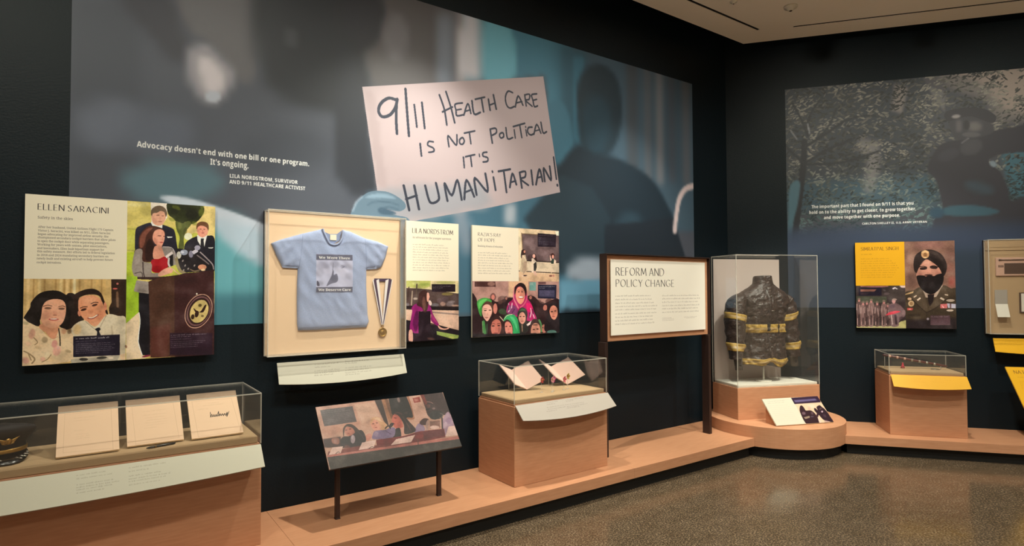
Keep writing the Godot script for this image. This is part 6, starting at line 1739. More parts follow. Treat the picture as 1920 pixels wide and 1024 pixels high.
const PIC_OFFICER := [
["P",[194,155,141,150],72,[159,322,139,406,94,441,49,405,32,319,53,234,98,200,142,236]],
["P",[168,117,112,200],71,[688,88,610,140,422,158,234,131,156,75,236,23,426,6,612,33]],
["P",[176,73,70,150],71,[834,791,817,874,779,909,743,874,729,790,747,707,784,672,820,707]],
["P",[92,65,61,150],72,[190,768,165,871,108,913,53,870,32,767,57,664,114,622,169,665]],
["P",[115,79,75,150],71,[854,272,825,373,759,414,694,370,669,268,698,167,765,126,829,170]],
["P",[160,117,104,150],72,[100,530,80,607,34,639,-10,606,-28,529,-8,451,38,420,83,453]],
["P",[184,151,146,150],71,[840,361,822,423,788,422,772,360,790,298,824,299]],
["P",[143,87,81,150],71,[833,540,809,616,754,647,700,615,679,538,703,462,758,432,812,464]],
["P",[113,89,75,150],72,[155,949,126,988,59,1004,-8,988,-36,949,-7,910,61,894,128,911]],
["P",[70,57,46],0,[-22,1040,139,953,267,892,452,1041,626,858,764,916,855,970,839,1710,-35,1723]],
["p",[39,30,35],55,[-31,1532,844,1470,839,1737,-35,1751]],
["p",[192,168,155],0,[273,899,451,1068,630,843,616,915,516,1080,344,1091]],
["p",[35,25,29],0,[374,1030,486,1030,458,1189,416,1275,386,1203]],
["P",[88,73,61],5,[272,923,341,1095,359,1366,104,1113,169,1022]],
["P",[88,73,61],5,[626,879,521,1080,359,1366,682,1131,715,1023]],
["S",[43,33,30],0,[11,104,1104,228,1258,351,1384]],
["S",[43,33,30],0,[11,698,1113,525,1275,351,1384]],
["S",[43,33,30],0,[9,351,1384,353,1673]],
["P",[43,32,33],0,[149,431,184,276,296,184,454,166,608,245,691,395,705,539,645,682,574,537,464,412,359,353,263,460,212,605,162,577]],
["P",[64,51,50],15,[264,242,453,182,592,267,659,412,544,302,405,227]],
["P",[29,20,21],14,[420,299,574,374,664,538,631,628,541,464]],
["P",[211,149,132],0,[219,568,272,469,359,356,452,398,574,519,621,654,598,717,220,696]],
["P",[225,168,152,150],24,[456,412,425,443,362,442,331,410,363,379,426,380]],
["P",[43,27,27],0,[381,523,349,549,283,554,249,532,281,506,347,502]],
["P",[43,27,27],0,[552,520,518,540,453,534,422,508,456,487,522,494]],
["P",[221,153,137,150],16,[448,611,432,649,397,665,362,648,348,610,363,572,399,556,434,572]],
["P",[72,40,41],0,[469,658,433,672,361,671,325,657,361,643,433,644]],
["P",[180,113,104,150],24,[294,642,274,673,236,673,218,641,238,610,275,610]],
["P",[190,121,110,150],24,[597,627,574,661,531,661,510,626,532,592,576,593]],
["S",[31,18,19],0,[15,251,500,314,486,372,505]],
["S",[31,18,19],0,[14,428,491,491,478,556,504]],
["P",[25,19,23],0,[205,668,318,664,352,682,412,661,490,676,537,648,638,637,640,789,566,937,455,1023,343,994,248,881,209,768]],
["P",[39,30,33,150],79,[535,789,497,839,408,860,320,838,284,787,322,736,411,715,499,737]],
["P",[201,151,108],0,[419,256,398,312,348,334,300,310,281,253,302,197,352,175,400,199]],
["P",[143,101,68],0,[381,266,365,303,333,303,318,265,335,227,366,228]],
["P",[231,188,141],0,[288,206,352,171,414,209,390,235,351,216,311,234]],
["P",[231,192,146],0,[380,317,364,329,333,328,317,315,333,303,365,304]],
["p",[231,208,192],0,[191,1131,247,1084,262,1109,208,1157]],
["p",[215,188,168],0,[134,1077,185,1040,197,1059,146,1095]],
["p",[231,208,192],0,[575,1109,597,1080,658,1120,639,1149]],
["p",[215,192,175],0,[657,1023,715,1034,715,1055,663,1045]],
["P",[211,178,141],0,[147,1207,131,1249,95,1266,59,1249,45,1208,61,1167,97,1149,133,1166]],
["P",[154,117,84],0,[125,1208,110,1239,81,1239,68,1208,82,1176,111,1176]],
["P",[211,172,141],0,[104,1117,86,1140,51,1140,34,1117,52,1093,87,1093]],
["p",[196,83,81],0,[28,1292,126,1291,116,1338,27,1339]],
["p",[231,161,157],0,[53,1306,94,1306,91,1328,53,1328]],
["p",[209,105,110],0,[585,1217,696,1206,694,1296,583,1296]],
["p",[194,188,214],0,[693,1202,837,1213,833,1295,710,1288]],
["p",[113,85,95],0,[736,1209,764,1209,762,1292,735,1292]],
["P",[211,188,175],0,[822,1145,786,1167,716,1167,681,1145,716,1123,787,1123]],
["P",[219,198,188],0,[798,1336,769,1353,710,1354,681,1337,711,1320,769,1319]],
["p",[239,202,212],0,[603,1230,648,1283,627,1289]],
["p",[201,166,124],0,[-8,1022,142,964,129,1004,-9,1044]],
["P",[41,32,30,150],20,[256,1430,223,1448,145,1456,67,1449,35,1432,68,1413,146,1405,224,1412]],
["P",[164,151,168],0,[392,1503,381,1521,359,1522,349,1503,360,1484,382,1484]],
["p",[90,65,75],0,[413,1434,741,1431,737,1617,409,1621]],
["G",[164,141,152],0,[27,431,1469,714]],
["G",[119,93,106],0,[14,429,1524,713]],
["G",[119,93,106],0,[14,429,1553,712]],
["G",[119,93,106],0,[14,428,1582,712]]]
const PIC_COAT := [
["G",[131,126,122],0,[16,90,65,460]],
["G",[131,126,122],0,[16,70,105,417]],
["G",[168,161,154],0,[14,60,162,470]],
["G",[168,161,154],0,[14,64,203,473]],
["G",[168,161,154],0,[14,68,243,476]],
["G",[168,161,154],0,[14,72,284,479]],
["G",[168,161,154],0,[14,75,324,482]],
["G",[168,161,154],0,[14,79,364,485]],
["G",[168,161,154],0,[13,83,403,488]],
["G",[168,161,154],0,[13,87,443,491]],
["G",[168,161,154],0,[13,91,482,494]],
["p",[198,170,146],0,[620,-1,1291,-20,1218,591,611,590]],
["P",[207,187,178,150],46,[1015,216,973,246,909,255,862,239,858,206,900,177,964,167,1011,183]],
["P",[175,147,131,150],23,[901,255,872,285,839,296,823,282,831,250,860,220,893,209,909,223]],
["p",[38,20,46],0,[615,8,1215,-1,1189,141,612,146]],
["p",[90,79,116],10,[647,61,1116,53,1137,94,654,110]],
["P",[42,20,29],0,[689,210,741,183,764,228,769,294,865,298,914,350,921,440,886,587,622,587,623,336]],
["P",[136,112,124,150],9,[723,360,696,379,664,381,647,366,653,342,680,323,712,321,729,336]],
["p",[132,114,99],0,[642,433,770,410,763,445,653,471]],
["P",[104,86,94,150],13,[893,349,883,374,861,391,840,390,832,372,842,347,864,329,885,330]],
["P",[72,59,75],0,[855,431,830,442,796,440,786,427,810,416,845,418]],
["P",[38,20,32],0,[963,263,996,260,1016,302,1035,235,1125,200,1149,242,1178,290,1198,399,1195,572,1102,549,1012,508,979,403,945,325]],
["P",[168,142,158],0,[1113,340,1092,356,1071,355,1071,337,1092,321,1113,323]],
["P",[78,59,73,150],18,[1105,458,1080,462,1060,447,1058,420,1074,399,1099,394,1119,410,1121,436]],
["P",[140,112,112,150],14,[1133,261,1114,279,1077,293,1059,290,1078,272,1115,258]],
["P",[131,103,112,150],18,[1102,562,1074,576,1036,575,1010,559,1012,538,1039,524,1077,525,1103,541]],
["p",[200,171,158],0,[934,415,955,580,882,589]],
["p",[51,24,37],0,[978,341,979,403,930,454,917,417]]]
const PIC_LABEL_SHIRT := [
["G",[129,123,114],0,[17,449,63,769]],
["G",[129,123,114],0,[17,445,98,640]],
["G",[129,123,114],0,[17,436,145,753]],
["G",[129,123,114],0,[17,432,175,754]],
["G",[129,123,114],0,[17,429,203,664]],
["G",[129,123,114],0,[18,840,53,1159]],
["G",[129,123,114],0,[18,837,80,996]],
["G",[129,123,114],0,[18,829,138,1172]],
["G",[129,123,114],0,[18,825,171,1162]],
["G",[129,123,114],0,[17,821,202,1162]],
["G",[129,123,114],0,[17,817,228,1001]]]
const PIC_LABEL_DOCS := [
["G",[114,111,98],0,[14,2329,56,2557]],
["G",[114,111,98],0,[14,2329,91,2604]],
["G",[114,111,98],0,[14,2330,150,2610]],
["G",[114,111,98],0,[14,2331,177,2657]],
["G",[114,111,98],0,[14,2331,200,2609]],
["G",[114,111,98],0,[14,2331,230,2529]],
["G",[114,111,98],0,[15,2723,59,3020]],
["G",[114,111,98],0,[15,2722,97,2878]],
["G",[114,111,98],0,[15,2720,145,2985]],
["G",[114,111,98],0,[15,2720,175,3050]],
["G",[114,111,98],0,[14,2719,201,3011]],
["G",[114,111,98],0,[14,2718,234,2973]]]
const PIC_LABEL_BOOKS := [
["G",[89,81,78],0,[18,528,35,735]],
["G",[89,81,78],0,[18,511,65,660]],
["G",[89,81,78],0,[18,486,110,831]],
["G",[89,81,78],0,[18,485,142,801]],
["G",[89,81,78],0,[18,449,172,631]],
["G",[89,81,78],0,[19,872,35,1207]],
["G",[89,81,78],0,[19,866,57,994]],
["G",[89,81,78],0,[18,843,112,1175]],
["G",[89,81,78],0,[18,826,144,1212]],
["G",[89,81,78],0,[18,807,168,1038]]]
const PIC_MURAL_SIGN := [
["p",[70,75,88],151,[-23,1107,612,929,638,3314,5,3356]],
["P",[98,98,106],111,[1030,646,1830,411,1823,1418,1649,1659,1333,1296,962,1052]],
["P",[59,61,73],130,[347,847,840,702,1085,1354,967,1574,684,1313]],
["P",[48,52,61],178,[1858,343,3381,-112,3488,628,3246,1377,2915,1793,2150,1771,1837,1327]],
["P",[66,69,78],92,[2312,946,2285,1044,2219,1097,2153,1075,2125,991,2152,895,2217,841,2284,862]],
["P",[98,105,123],186,[695,2301,592,2522,347,2639,110,2589,13,2408,106,2196,340,2072,587,2112]],
["P",[91,98,116],194,[1168,2338,1062,2547,813,2659,572,2612,474,2440,568,2240,807,2121,1059,2159]],
["P",[84,112,128],142,[1474,2860,1312,3055,934,3158,579,3118,436,2965,575,2784,930,2671,1309,2699]],
["P",[68,73,86],188,[2757,2355,2576,2597,2155,2732,1760,2689,1602,2503,1757,2278,2152,2132,2574,2159]],
["P",[98,105,123],98,[3316,2152,3277,2273,3181,2333,3086,2298,3047,2189,3086,2070,3180,2008,3276,2042]],
["P",[148,146,158],100,[1061,1415,1233,1277,1385,1364,1582,1556,1505,1787,1339,1974,1188,1903,1076,1689]],
["P",[198,192,203],84,[1184,1471,1309,1429,1438,1586,1440,1757,1313,1866,1211,1689]],
["P",[173,180,198],40,[1425,1859,1382,1931,1296,1946,1253,1891,1295,1820,1381,1804]],
["p",[77,130,145],86,[-291,3728,2068,3451,2076,4762,-279,4636]],
["P",[98,162,178],174,[566,3409,1465,3230,1945,3653,1948,4237,825,4223]],
["p",[66,116,133],128,[-284,4210,2073,4173,2076,4762,-279,4636]],
["P",[189,199,218],30,[814,3109,1049,3077,1465,3179,1943,3353,1944,3496,1583,3450,1241,3307]],
["P",[173,192,213],87,[1297,3303,1943,3457,1946,3848,1584,3665]],
["P",[89,87,93],121,[3256,69,4013,-149,4742,8,4778,1064,3321,1409]],
["P",[50,52,62],92,[3478,342,3367,736,3103,947,2849,860,2745,536,2846,157,3101,-65,3365,7]],
["P",[111,109,118],125,[3842,559,3783,816,3642,948,3504,879,3447,655,3503,404,3641,268,3783,331]],
["p",[48,52,63],116,[2776,906,3165,993,3356,2812,3049,2898,2782,2635]],
["p",[73,125,153],100,[4743,-226,6630,-380,7068,273,7053,1797,6514,2233,6293,622,4740,1039]],
["P",[111,176,203],102,[5094,0,5546,-65,5715,387,5627,828,5091,935]],
["p",[203,203,218],186,[4685,-77,5015,-64,5051,943,4589,1101,4597,475]],
["p",[121,130,148],162,[4297,93,4591,15,4551,1109,4260,1166]],
["p",[68,89,108],77,[7021,-98,10430,-86,10368,2983,6601,3179,6610,2076,7055,1645]],
["S",[70,77,88],181,[286,8374,-254,8358,896,8341,2118]],
["S",[93,96,106],185,[167,8791,-349,8773,826,8754,2075]],
["S",[125,124,133],189,[196,9132,-426,9113,769,9092,2040]],
["S",[77,83,96],192,[173,9485,-507,9464,710,9441,2004]],
["S",[100,101,111],196,[221,9919,-606,9896,638,9871,1960]],
["p",[54,91,113],261,[6556,-63,7224,-69,7154,1784,6419,2317,6618,1113]],
["P",[68,114,140],87,[6289,1170,6715,1022,6905,1666,6609,2150]],
["p",[61,107,133],76,[6919,154,7171,97,7106,1562,6906,1591]],
["P",[40,55,68],91,[7001,933,7040,546,7272,249,7642,150,7968,320,8086,740,8040,1270,7786,1703,7359,1835,7080,1604]],
["P",[43,66,83],176,[7163,943,7529,722,7795,990,7679,1638,7358,1912,7156,1593]],
["P",[36,49,62],80,[6418,2462,6659,1996,7004,1671,7360,1758,7950,1781,8755,2013,9242,2449,9552,3111,9328,4896,6400,4776]],
["p",[66,103,128],84,[3224,2842,6624,2538,6887,4004,6607,4578,3228,4481]],
["P",[168,176,193],129,[5714,2962,5611,3128,5481,3117,5453,2943,5555,2777,5686,2785]],
["P",[121,137,158],141,[4877,3239,4889,3508,4812,3633,4692,3545,4600,3296,4588,3033,4663,2905,4783,2990]],
["p",[43,59,73],80,[5839,3010,6626,2222,7336,2365,7784,2883,7621,3670,6612,3901]],
["P",[148,160,180],156,[7804,3833,7635,4023,7244,4100,6871,4025,6722,3848,6874,3666,7249,3581,7639,3647]],
["p",[98,146,178],72,[6344,4007,10226,3927,10213,4557,6341,4468]],
["P",[50,71,88],176,[8677,3060,8549,3314,8255,3427,7972,3337,7860,3103,7978,2857,8264,2737,8556,2819]],
["p",[36,45,57],56,[7629,3005,9480,2773,9843,3558,7622,3614]],
["S",[214,196,203],51,[124,10104,2076,9850,2163,9655,2391,9555,2768,9513,3016]],
["p",[180,164,172],0,[3151,1406,6261,629,6434,1584,6606,2518,5244,2872,4082,3132,3612,3244,3371,2811,3260,2108]],
["p",[155,155,168],120,[3403,2748,5046,2525,5285,2841,4082,3123,3612,3238,3371,2841]],
["p",[171,155,162],60,[3197,1463,3321,1439,3514,2738,3387,2750]],
["S",[52,57,73],0,[43,3643,1495,3529,1491,3416,1588,3385,1699,3442,1765,3552,1719,3630,1608,3662,1482]],
["S",[52,57,73],0,[41,3656,1484,3643,1716,3656,1966]],
["S",[52,57,73],0,[38,3785,1314,3809,1627,3839,1970]],
["S",[52,57,73],0,[29,3921,1514,3962,1827]],
["S",[52,57,73],0,[32,4041,1461,4086,1826]],
["S",[52,57,73],0,[30,4324,1298,4404,1493,4447,1719]],
["S",[52,57,73],0,[30,4433,1229,4514,1442,4580,1666]],
["S",[52,57,73],0,[27,4374,1540,4543,1437]],
["S",[52,57,73],0,[27,4712,1348,4588,1390,4603,1476,4618,1555,4739,1519]],
["S",[52,57,73],0,[24,4599,1476,4693,1444]],
["S",[52,57,73],0,[27,4738,1528,4808,1341,4861,1481]],
["S",[52,57,73],0,[24,4762,1465,4854,1426]],
["S",[52,57,73],0,[31,4881,1285,4919,1478,5029,1436]],
["S",[52,57,73],0,[28,4940,1251,5110,1186]],
["S",[52,57,73],0,[31,5050,1214,5089,1416]],
["S",[52,57,73],0,[31,5178,1207,5209,1372]],
["S",[52,57,73],0,[32,5271,1122,5323,1335]],
["S",[52,57,73],0,[24,5194,1296,5303,1243]],
["S",[52,57,73],0,[28,5638,1019,5549,1011,5498,1114,5519,1232,5582,1274,5667,1234]],
["S",[52,57,73],0,[29,5689,1238,5746,1051,5840,1183]],
["S",[52,57,73],0,[25,5706,1171,5823,1126]],
["S",[52,57,73],0,[29,5876,1010,5906,1182]],
["S",[52,57,73],0,[26,5876,1010,5974,981,5964,1065,5893,1095,6026,1168]],
["S",[52,57,73],0,[29,6122,946,6018,983,6044,1068,6071,1164,6138,1141]],
["S",[52,57,73],0,[26,6040,1069,6121,1036]],
["S",[52,57,73],0,[29,4013,2057,4034,2230]],
["S",[52,57,73],0,[26,4223,2003,4153,2006,4135,2063,4223,2092,4230,2139,4153,2165]],
["S",[52,57,73],0,[27,4483,2038,4469,1878,4606,1999,4617,1843]],
["S",[52,57,73],0,[27,4662,1909,4711,1869,4745,1914,4718,1967,4669,1964,4662,1909]],
["S",[52,57,73],0,[27,4745,1798,4930,1737]],
["S",[52,57,73],0,[27,4834,1775,4860,1941]],
["S",[52,57,73],0,[31,5208,1668,5248,1877]],
["S",[52,57,73],0,[28,5208,1668,5310,1639,5322,1706,5228,1767]],
["S",[52,57,73],0,[28,5392,1709,5446,1687,5462,1744,5412,1775,5383,1745,5392,1709]],
["S",[52,57,73],0,[28,5505,1599,5537,1767,5635,1736]],
["S",[52,57,73],0,[25,5665,1606,5686,1736]],
["S",[52,57,73],0,[29,5648,1559,5874,1471]],
["S",[52,57,73],0,[29,5773,1512,5815,1710]],
["S",[52,57,73],0,[25,5895,1571,5916,1667]],
["S",[52,57,73],0,[25,5891,1522,5895,1532]],
["S",[52,57,73],0,[29,6024,1509,5948,1531,5934,1604,5992,1642,6059,1611]],
["S",[52,57,73],0,[29,6059,1621,6118,1451,6204,1582]],
["S",[52,57,73],0,[22,6077,1565,6186,1527]],
["S",[52,57,73],0,[30,6205,1401,6249,1568,6323,1539]],
["S",[52,57,73],0,[27,4729,2163,4744,2319]],
["S",[52,57,73],0,[27,4767,2151,4929,2098]],
["S",[52,57,73],0,[27,4852,2121,4875,2284]],
["S",[52,57,73],0,[21,5008,2078,5015,2120]],
["S",[52,57,73],0,[28,5147,2033,5079,2052,5079,2102,5158,2116,5158,2170,5078,2193]],
["S",[52,57,73],0,[38,3759,2684,3843,3021]],
["S",[52,57,73],0,[38,3921,2668,3996,2998]],
["S",[52,57,73],0,[32,3793,2871,3962,2804]],
["S",[52,57,73],0,[36,4093,2651,4152,2851,4205,2894,4294,2855,4315,2789,4266,2596]],
["S",[52,57,73],0,[36,4456,2841,4409,2588,4530,2755,4623,2518,4698,2805]],
["S",[52,57,73],0,[37,4743,2792,4782,2502,4916,2737]],
["S",[52,57,73],0,[30,4759,2685,4881,2634]],
["S",[52,57,73],0,[38,4959,2707,4928,2454,5156,2643,5117,2367]],
["S",[52,57,73],0,[35,5266,2409,5306,2602]],
["S",[52,57,73],0,[31,5246,2316,5250,2329]],
["S",[52,57,73],0,[35,5360,2306,5585,2247]],
["S",[52,57,73],0,[35,5460,2285,5512,2617]],
["S",[52,57,73],0,[35,5576,2535,5627,2311,5703,2478]],
["S",[52,57,73],0,[28,5593,2454,5691,2420]],
["S",[52,57,73],0,[36,5769,2279,5811,2520]],
["S",[52,57,73],0,[32,5769,2279,5878,2249,5877,2337,5790,2382,5942,2465]],
["S",[52,57,73],0,[36,6001,2218,6031,2446]],
["S",[52,57,73],0,[37,6098,2439,6168,2181,6234,2372]],
["S",[52,57,73],0,[29,6121,2329,6221,2294]],
["S",[52,57,73],0,[37,6280,2367,6259,2153,6410,2336,6384,2109]],
["S",[52,57,73],0,[34,6469,1946,6527,2305]],
["S",[52,57,73],0,[41,6546,2399,6550,2413]],
["P",[98,121,143],6,[2989,3150,3139,2905,3293,2806,3530,2796,3743,2894,3790,2988,3684,3051,3483,3027,3419,3061,3644,3106,3843,3154,3810,3386,2990,3426]],
["P",[70,93,116],12,[3372,3050,3451,3014,3644,3075,3579,3110,3419,3106]],
["P",[130,155,180],15,[3200,2900,3324,2839,3514,2828,3644,2878,3419,2890]],
["S",[150,169,193],15,[23,3025,3090,3079,2969,3158,2889]],
["S",[77,100,123],9,[21,3419,3052,3531,3002,3684,3033]],
["S",[77,100,123],12,[18,3231,3001,3325,2949,3515,2934,3684,2966]],
["T",[243,243,243],"bold","Advocacy doesn't end with one bill or one program.",[590,2565,2467,63]],
["T",[243,243,243],"bold","It's ongoing.",[1310,2675,1737,67]],
["T",[243,243,243],"bold","LILA NORDSTROM, SURVIVOR",[1521,2808,2319,43]],
["T",[243,243,243],"bold","AND 9/11 HEALTHCARE ACTIVIST",[1521,2877,2409,43]]]
const PIC_MURAL_SALUTE := [
["p",[112,107,109],114,[2526,-137,4520,-139,4492,1053,3647,983,3532,566,2971,288]],
["p",[148,136,132],113,[2850,-102,4520,-139,4494,945,3836,778,3416,183]],
["p",[62,67,76],162,[-42,-254,2526,-137,2486,1909,-75,1919]],
["p",[62,84,99],200,[-75,1919,2712,1922,2700,2522,-85,2560]],
["p",[64,98,114],73,[3727,1541,4484,1378,4459,2456,3860,2427]],
["p",[129,122,122],62,[1992,75,2230,176,2114,683,1922,616]],
["p",[119,117,122],101,[1344,1103,1701,1207,1709,1709,1581,2242,1411,2195,1492,1463,1322,1374]],
["p",[81,81,89],8,[2458,-11,2622,-13,2869,221,2867,334,2553,170]],
["p",[103,103,109],30,[2553,170,2867,334,2833,727,2646,407]]]
const PIC_MURAL_SALUTE_FRONT := [
["S",[45,48,55],12,[119,356,1107,323,1623,256,2176,157,2967,119,3522]],
["S",[50,53,60],8,[55,354,1227,698,1014,1055,767]],
["S",[50,53,60],8,[47,367,1546,800,1298,1223,1133]],
["S",[50,53,60],8,[39,331,1584,1041,1589,1698,1400]],
["S",[50,53,60],8,[48,331,1544,81,1288,-26,1119]],
["S",[50,53,60],8,[40,412,992,455,597,639,295]],
["S",[50,53,60],8,[36,412,992,274,582,133,288]],
["S",[50,53,60],8,[32,590,1085,808,825,955,482]],
["S",[50,53,60],8,[31,1055,767,1369,676,1711,705]],
["S",[145,145,154],8,[24,88,847,212,1057]],
["S",[155,155,164],8,[28,416,753,449,955]],
["P",[79,112,129],32,[70,2007,260,1938,209,2413,112,2807,54,3521,-12,3520,25,2564]],
["P",[57,57,66],8,[2789,1326,3141,1269,3643,1149,4012,1094,4492,1053,4480,1558,3849,1586,3538,1713,3718,1944,3833,2280,3904,2502,4460,2384,4427,3815,2546,3791,2637,2782,2763,2618,2677,2070,2526,1836,2623,1540]],
["P",[67,67,75],8,[2920,885,3276,840,3573,977,3618,1183,3314,1271,3030,1268,2938,1074]],
["P",[57,57,65],4,[2826,794,2898,695,3154,665,3467,708,3644,835,3673,919,3591,993,3276,840,3054,866,2894,898]],
["P",[95,93,99],52,[3124,1014,3093,1122,3036,1117,3010,1005,3041,897,3098,902]],
["P",[105,103,106],74,[3444,1047,3406,1113,3317,1134,3229,1099,3193,1027,3232,962,3321,941,3409,976]],
["P",[55,55,61],15,[3244,1005,3217,1087,3167,1083,3144,997,3171,915,3221,919]],
["P",[145,141,144],15,[3099,819,3064,853,2987,856,2947,825,2983,791,3059,788]],
["P",[88,88,94],22,[3425,1205,3346,1244,3189,1232,3111,1181,3191,1142,3348,1154]],
["S",[117,117,124],11,[30,3108,1349,3220,1264]],
["P",[72,72,80],52,[3441,1371,3417,1490,3303,1577,3165,1581,3084,1498,3108,1379,3224,1292,3361,1289]],
["P",[64,64,74],52,[3061,1493,3030,1588,2911,1665,2773,1680,2698,1622,2730,1527,2850,1449,2987,1436]],
["P",[60,88,104],37,[2815,2572,3240,2546,3687,2675,3422,2767,2793,2721]],
["P",[62,76,89],110,[3610,2308,3524,2347,3349,2311,3186,2221,3131,2130,3219,2091,3395,2128,3556,2218]],
["P",[119,133,147],15,[3657,1823,3609,1846,3556,1806,3552,1743,3601,1720,3653,1760]],
["P",[50,74,94],52,[2793,2676,2754,2754,2663,2783,2572,2747,2536,2665,2575,2587,2667,2558,2758,2595]],
["p",[55,67,91],240,[-126,2878,4448,2922,4410,4528,-152,4552]],
["p",[45,57,74],239,[-134,3398,4437,3387,4402,4884,-158,4949]],
["T",[243,243,243],"bold","The important part that I found on 9/11 is that you",[460,2492,2284,63]],
["T",[243,243,243],"bold","hold on to the ability to get closer, to grow together,",[411,2611,2325,63]],
["T",[243,243,243],"bold","and move together with one purpose.",[684,2723,2049,63]],
["T",[243,243,243],"bold","CARLTON SHELLEY II, U.S. ARMY VETERAN",[1372,2859,2506,35]]]
const PIC_SHIRT_PRINT := [
["p",[189,191,221],0,[-5,77,474,65,475,424,-3,423]],
["P",[152,152,181,150],27,[166,161,136,187,80,187,32,161,19,125,48,99,104,99,152,125]],
["P",[137,138,164,150],27,[291,140,265,163,220,164,181,142,170,111,195,88,241,86,280,108]],
["P",[113,114,141,150],27,[402,165,374,177,328,166,310,142,338,130,384,141]],
["P",[162,162,188,150],27,[97,247,71,285,32,293,1,267,-2,222,23,184,62,176,93,202]],
["P",[206,205,233,150],27,[432,254,394,290,324,291,264,257,249,208,287,173,356,171,417,205]],
["P",[203,203,231,150],27,[213,233,189,254,144,254,105,233,94,203,118,183,163,183,202,204]],
["P",[157,157,183,150],27,[466,288,432,322,386,310,374,265,407,232,454,243]],
["P",[198,198,226,150],27,[449,374,419,396,362,393,311,368,296,335,326,313,383,315,434,341]],
["P",[125,126,148,150],27,[91,382,63,402,19,390,4,359,32,340,76,351]],
["P",[174,174,200,150],27,[473,161,445,188,408,179,398,143,425,116,462,125]],
["P",[186,186,214,150],27,[369,394,335,412,268,406,207,379,188,347,221,328,287,334,349,362]],
["P",[115,116,141],3,[131,408,169,325,192,279,209,202,224,217,225,263,262,247,281,309,262,355,185,378]],
["P",[96,97,119,150],17,[265,309,245,343,205,344,185,309,204,275,245,274]],
["P",[76,75,95],0,[8,341,32,356,42,401,9,401]],
["S",[125,126,150],3,[9,209,202,215,110]],
["S",[110,111,136],0,[8,327,146,364,156,327,173]],
["p",[98,99,122],0,[-8,5,470,0,470,73,-8,77]],
["p",[98,99,122],0,[-6,419,475,416,475,494,-6,482]],
["T",[243,243,243],"serifbold","We Were There",[31,59,438,30]],
["T",[243,243,243],"serifbold","We Deserve Care",[24,468,452,30]]]
const PIC_PAGE_ACT := [
["G",[202,171,143],0,[15,129,173,293]],
["G",[202,171,143],0,[15,130,206,250]],
["G",[202,171,143],0,[15,132,328,208]],
["G",[202,171,143],0,[15,147,374,258]],
["G",[202,171,143],0,[15,147,399,251]],
["G",[202,171,143],0,[15,148,424,248]],
["S",[208,175,147],0,[4,54,89,53,565]],
["S",[208,175,147],0,[5,425,98,435,593]],
["S",[208,175,147],0,[5,51,107,428,103]],
["S",[208,175,147],0,[5,53,559,436,581]]]
const PIC_PAGE_LAW := [
["G",[202,171,143],0,[15,149,169,340]],
["G",[202,171,143],0,[15,147,217,353]],
["G",[202,171,143],0,[15,164,251,351]],
["G",[202,171,143],0,[15,175,281,358]],
["G",[202,171,143],0,[15,162,313,356]],
["G",[202,171,143],0,[15,170,341,346]],
["G",[202,171,143],0,[15,150,373,249]],
["S",[208,175,147],0,[4,51,78,71,543]],
["S",[208,175,147],0,[5,419,80,445,534]],
["S",[208,175,147],0,[5,55,88,421,85]],
["S",[208,175,147],0,[5,69,534,445,526]]]
const PIC_PAGE_SIGNED := [
["G",[202,171,143],0,[17,201,153,298]],
["G",[202,171,143],0,[17,146,181,357]],
["G",[202,171,143],0,[17,90,225,193]],
["S",[208,175,147],0,[5,42,94,62,573]],
["S",[208,175,147],0,[5,430,107,467,564]],
["S",[208,175,147],0,[6,45,104,433,110]],
["S",[208,175,147],0,[5,59,565,468,560]],
["S",[39,35,36],0,[6,204,269,201,331,215,299,222,332,235,305,242,335,256,306,261,336,273,304,284,272,280,334,295,302,302,332,317,306,324,336,340,307,347,337,366,294,356,351,376,305,385,287]],
["S",[39,35,36],0,[5,194,334,260,326,378,311]]]
const PIC_YELLOW_READER := [
["T",[115,80,32],"nib","NAT",[98,154,257,74]],
["G",[169,121,28],0,[20,119,240,558]],
["G",[169,121,28],0,[19,117,328,527]],
["G",[169,121,28],0,[19,113,361,515]],
["G",[169,121,28],0,[19,110,394,504]],
["G",[169,121,28],0,[19,107,426,492]],
["G",[169,121,28],0,[19,103,459,481]],
["G",[169,121,28],0,[19,100,491,469]]]
const PIC_LABEL_YELLOW := [
["G",[201,147,28],0,[17,82,76,453]],
["G",[201,147,28],0,[17,77,109,448]],
["G",[201,147,28],0,[17,92,143,404]]]
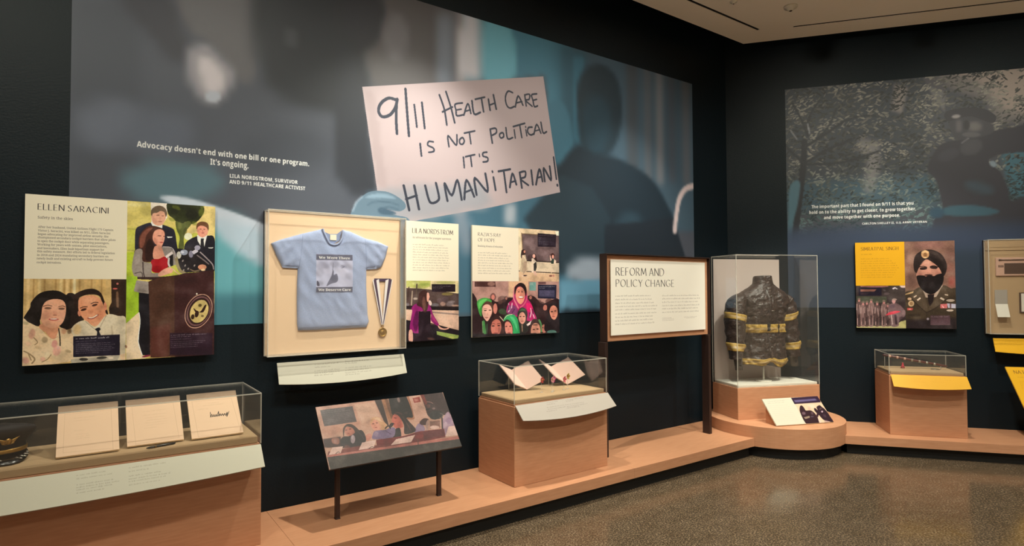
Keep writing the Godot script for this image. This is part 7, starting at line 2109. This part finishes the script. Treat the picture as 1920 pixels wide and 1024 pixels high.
const PIC_LABEL_STICK := [
["G",[186,133,28],0,[15,309,74,552]],
["G",[186,133,28],0,[15,302,108,500]],
["G",[186,133,28],0,[15,619,59,867]],
["G",[186,133,28],0,[15,610,93,912]],
["G",[186,133,28],0,[15,292,150,512]],
["G",[186,133,28],0,[15,600,137,815]]]
const PIC_BASE := {
"PIC_SKIES_TEXT":[[232,223,204],0.4260,0.4210],
"PIC_PODIUM":[[223,205,118],0.4270,0.8500],
"PIC_COUPLE":[[216,180,121],0.4260,0.4290],
"PIC_ADVOCATE_TEXT":[[236,225,208],0.4200,0.4180],
"PIC_MEMORIAL":[[78,60,57],0.4200,0.4220],
"PIC_SCHOOL_TEXT":[[236,224,208],0.4270,0.4180],
"PIC_CLASSROOM":[[238,210,179],0.4110,0.4180],
"PIC_PUPILS":[[184,140,135],0.8380,0.4190],
"PIC_HEARING":[[153,114,99],0.8500,0.3960],
"PIC_REFORM":[[241,235,226],1.2030,0.6120],
"PIC_SOLDIER_TEXT":[[231,172,35],0.4280,0.4280],
"PIC_TROOPS":[[58,47,50],0.4280,0.4160],
"PIC_OFFICER":[[135,99,88],0.4200,0.8440],
"PIC_COAT":[[191,184,169],0.6000,0.2830],
"PIC_LABEL_SHIRT":[[185,181,168],0.8320,0.1600],
"PIC_LABEL_DOCS":[[175,170,154],1.9460,0.1500],
"PIC_LABEL_BOOKS":[[159,150,143],0.8600,0.1450],
"PIC_MURAL_SIGN":[[77,82,96],5.0480,2.2680],
"PIC_MURAL_SALUTE":[[69,72,81],4.2000,2.2580],
"PIC_MURAL_SALUTE_FRONT":[[69,72,81],4.2000,2.2580],
"PIC_SHIRT_PRINT":[[157,159,193],0.2360,0.2420],
"PIC_PAGE_ACT":[[224,191,162],0.2420,0.3009],
"PIC_PAGE_LAW":[[224,191,162],0.2430,0.2765],
"PIC_PAGE_SIGNED":[[224,191,162],0.2440,0.2911],
"PIC_YELLOW_READER":[[219,165,32],0.8000,0.4525],
"PIC_LABEL_YELLOW":[[233,176,34],0.8300,0.1600],
"PIC_LABEL_STICK":[[210,156,34],0.5900,0.1450]}
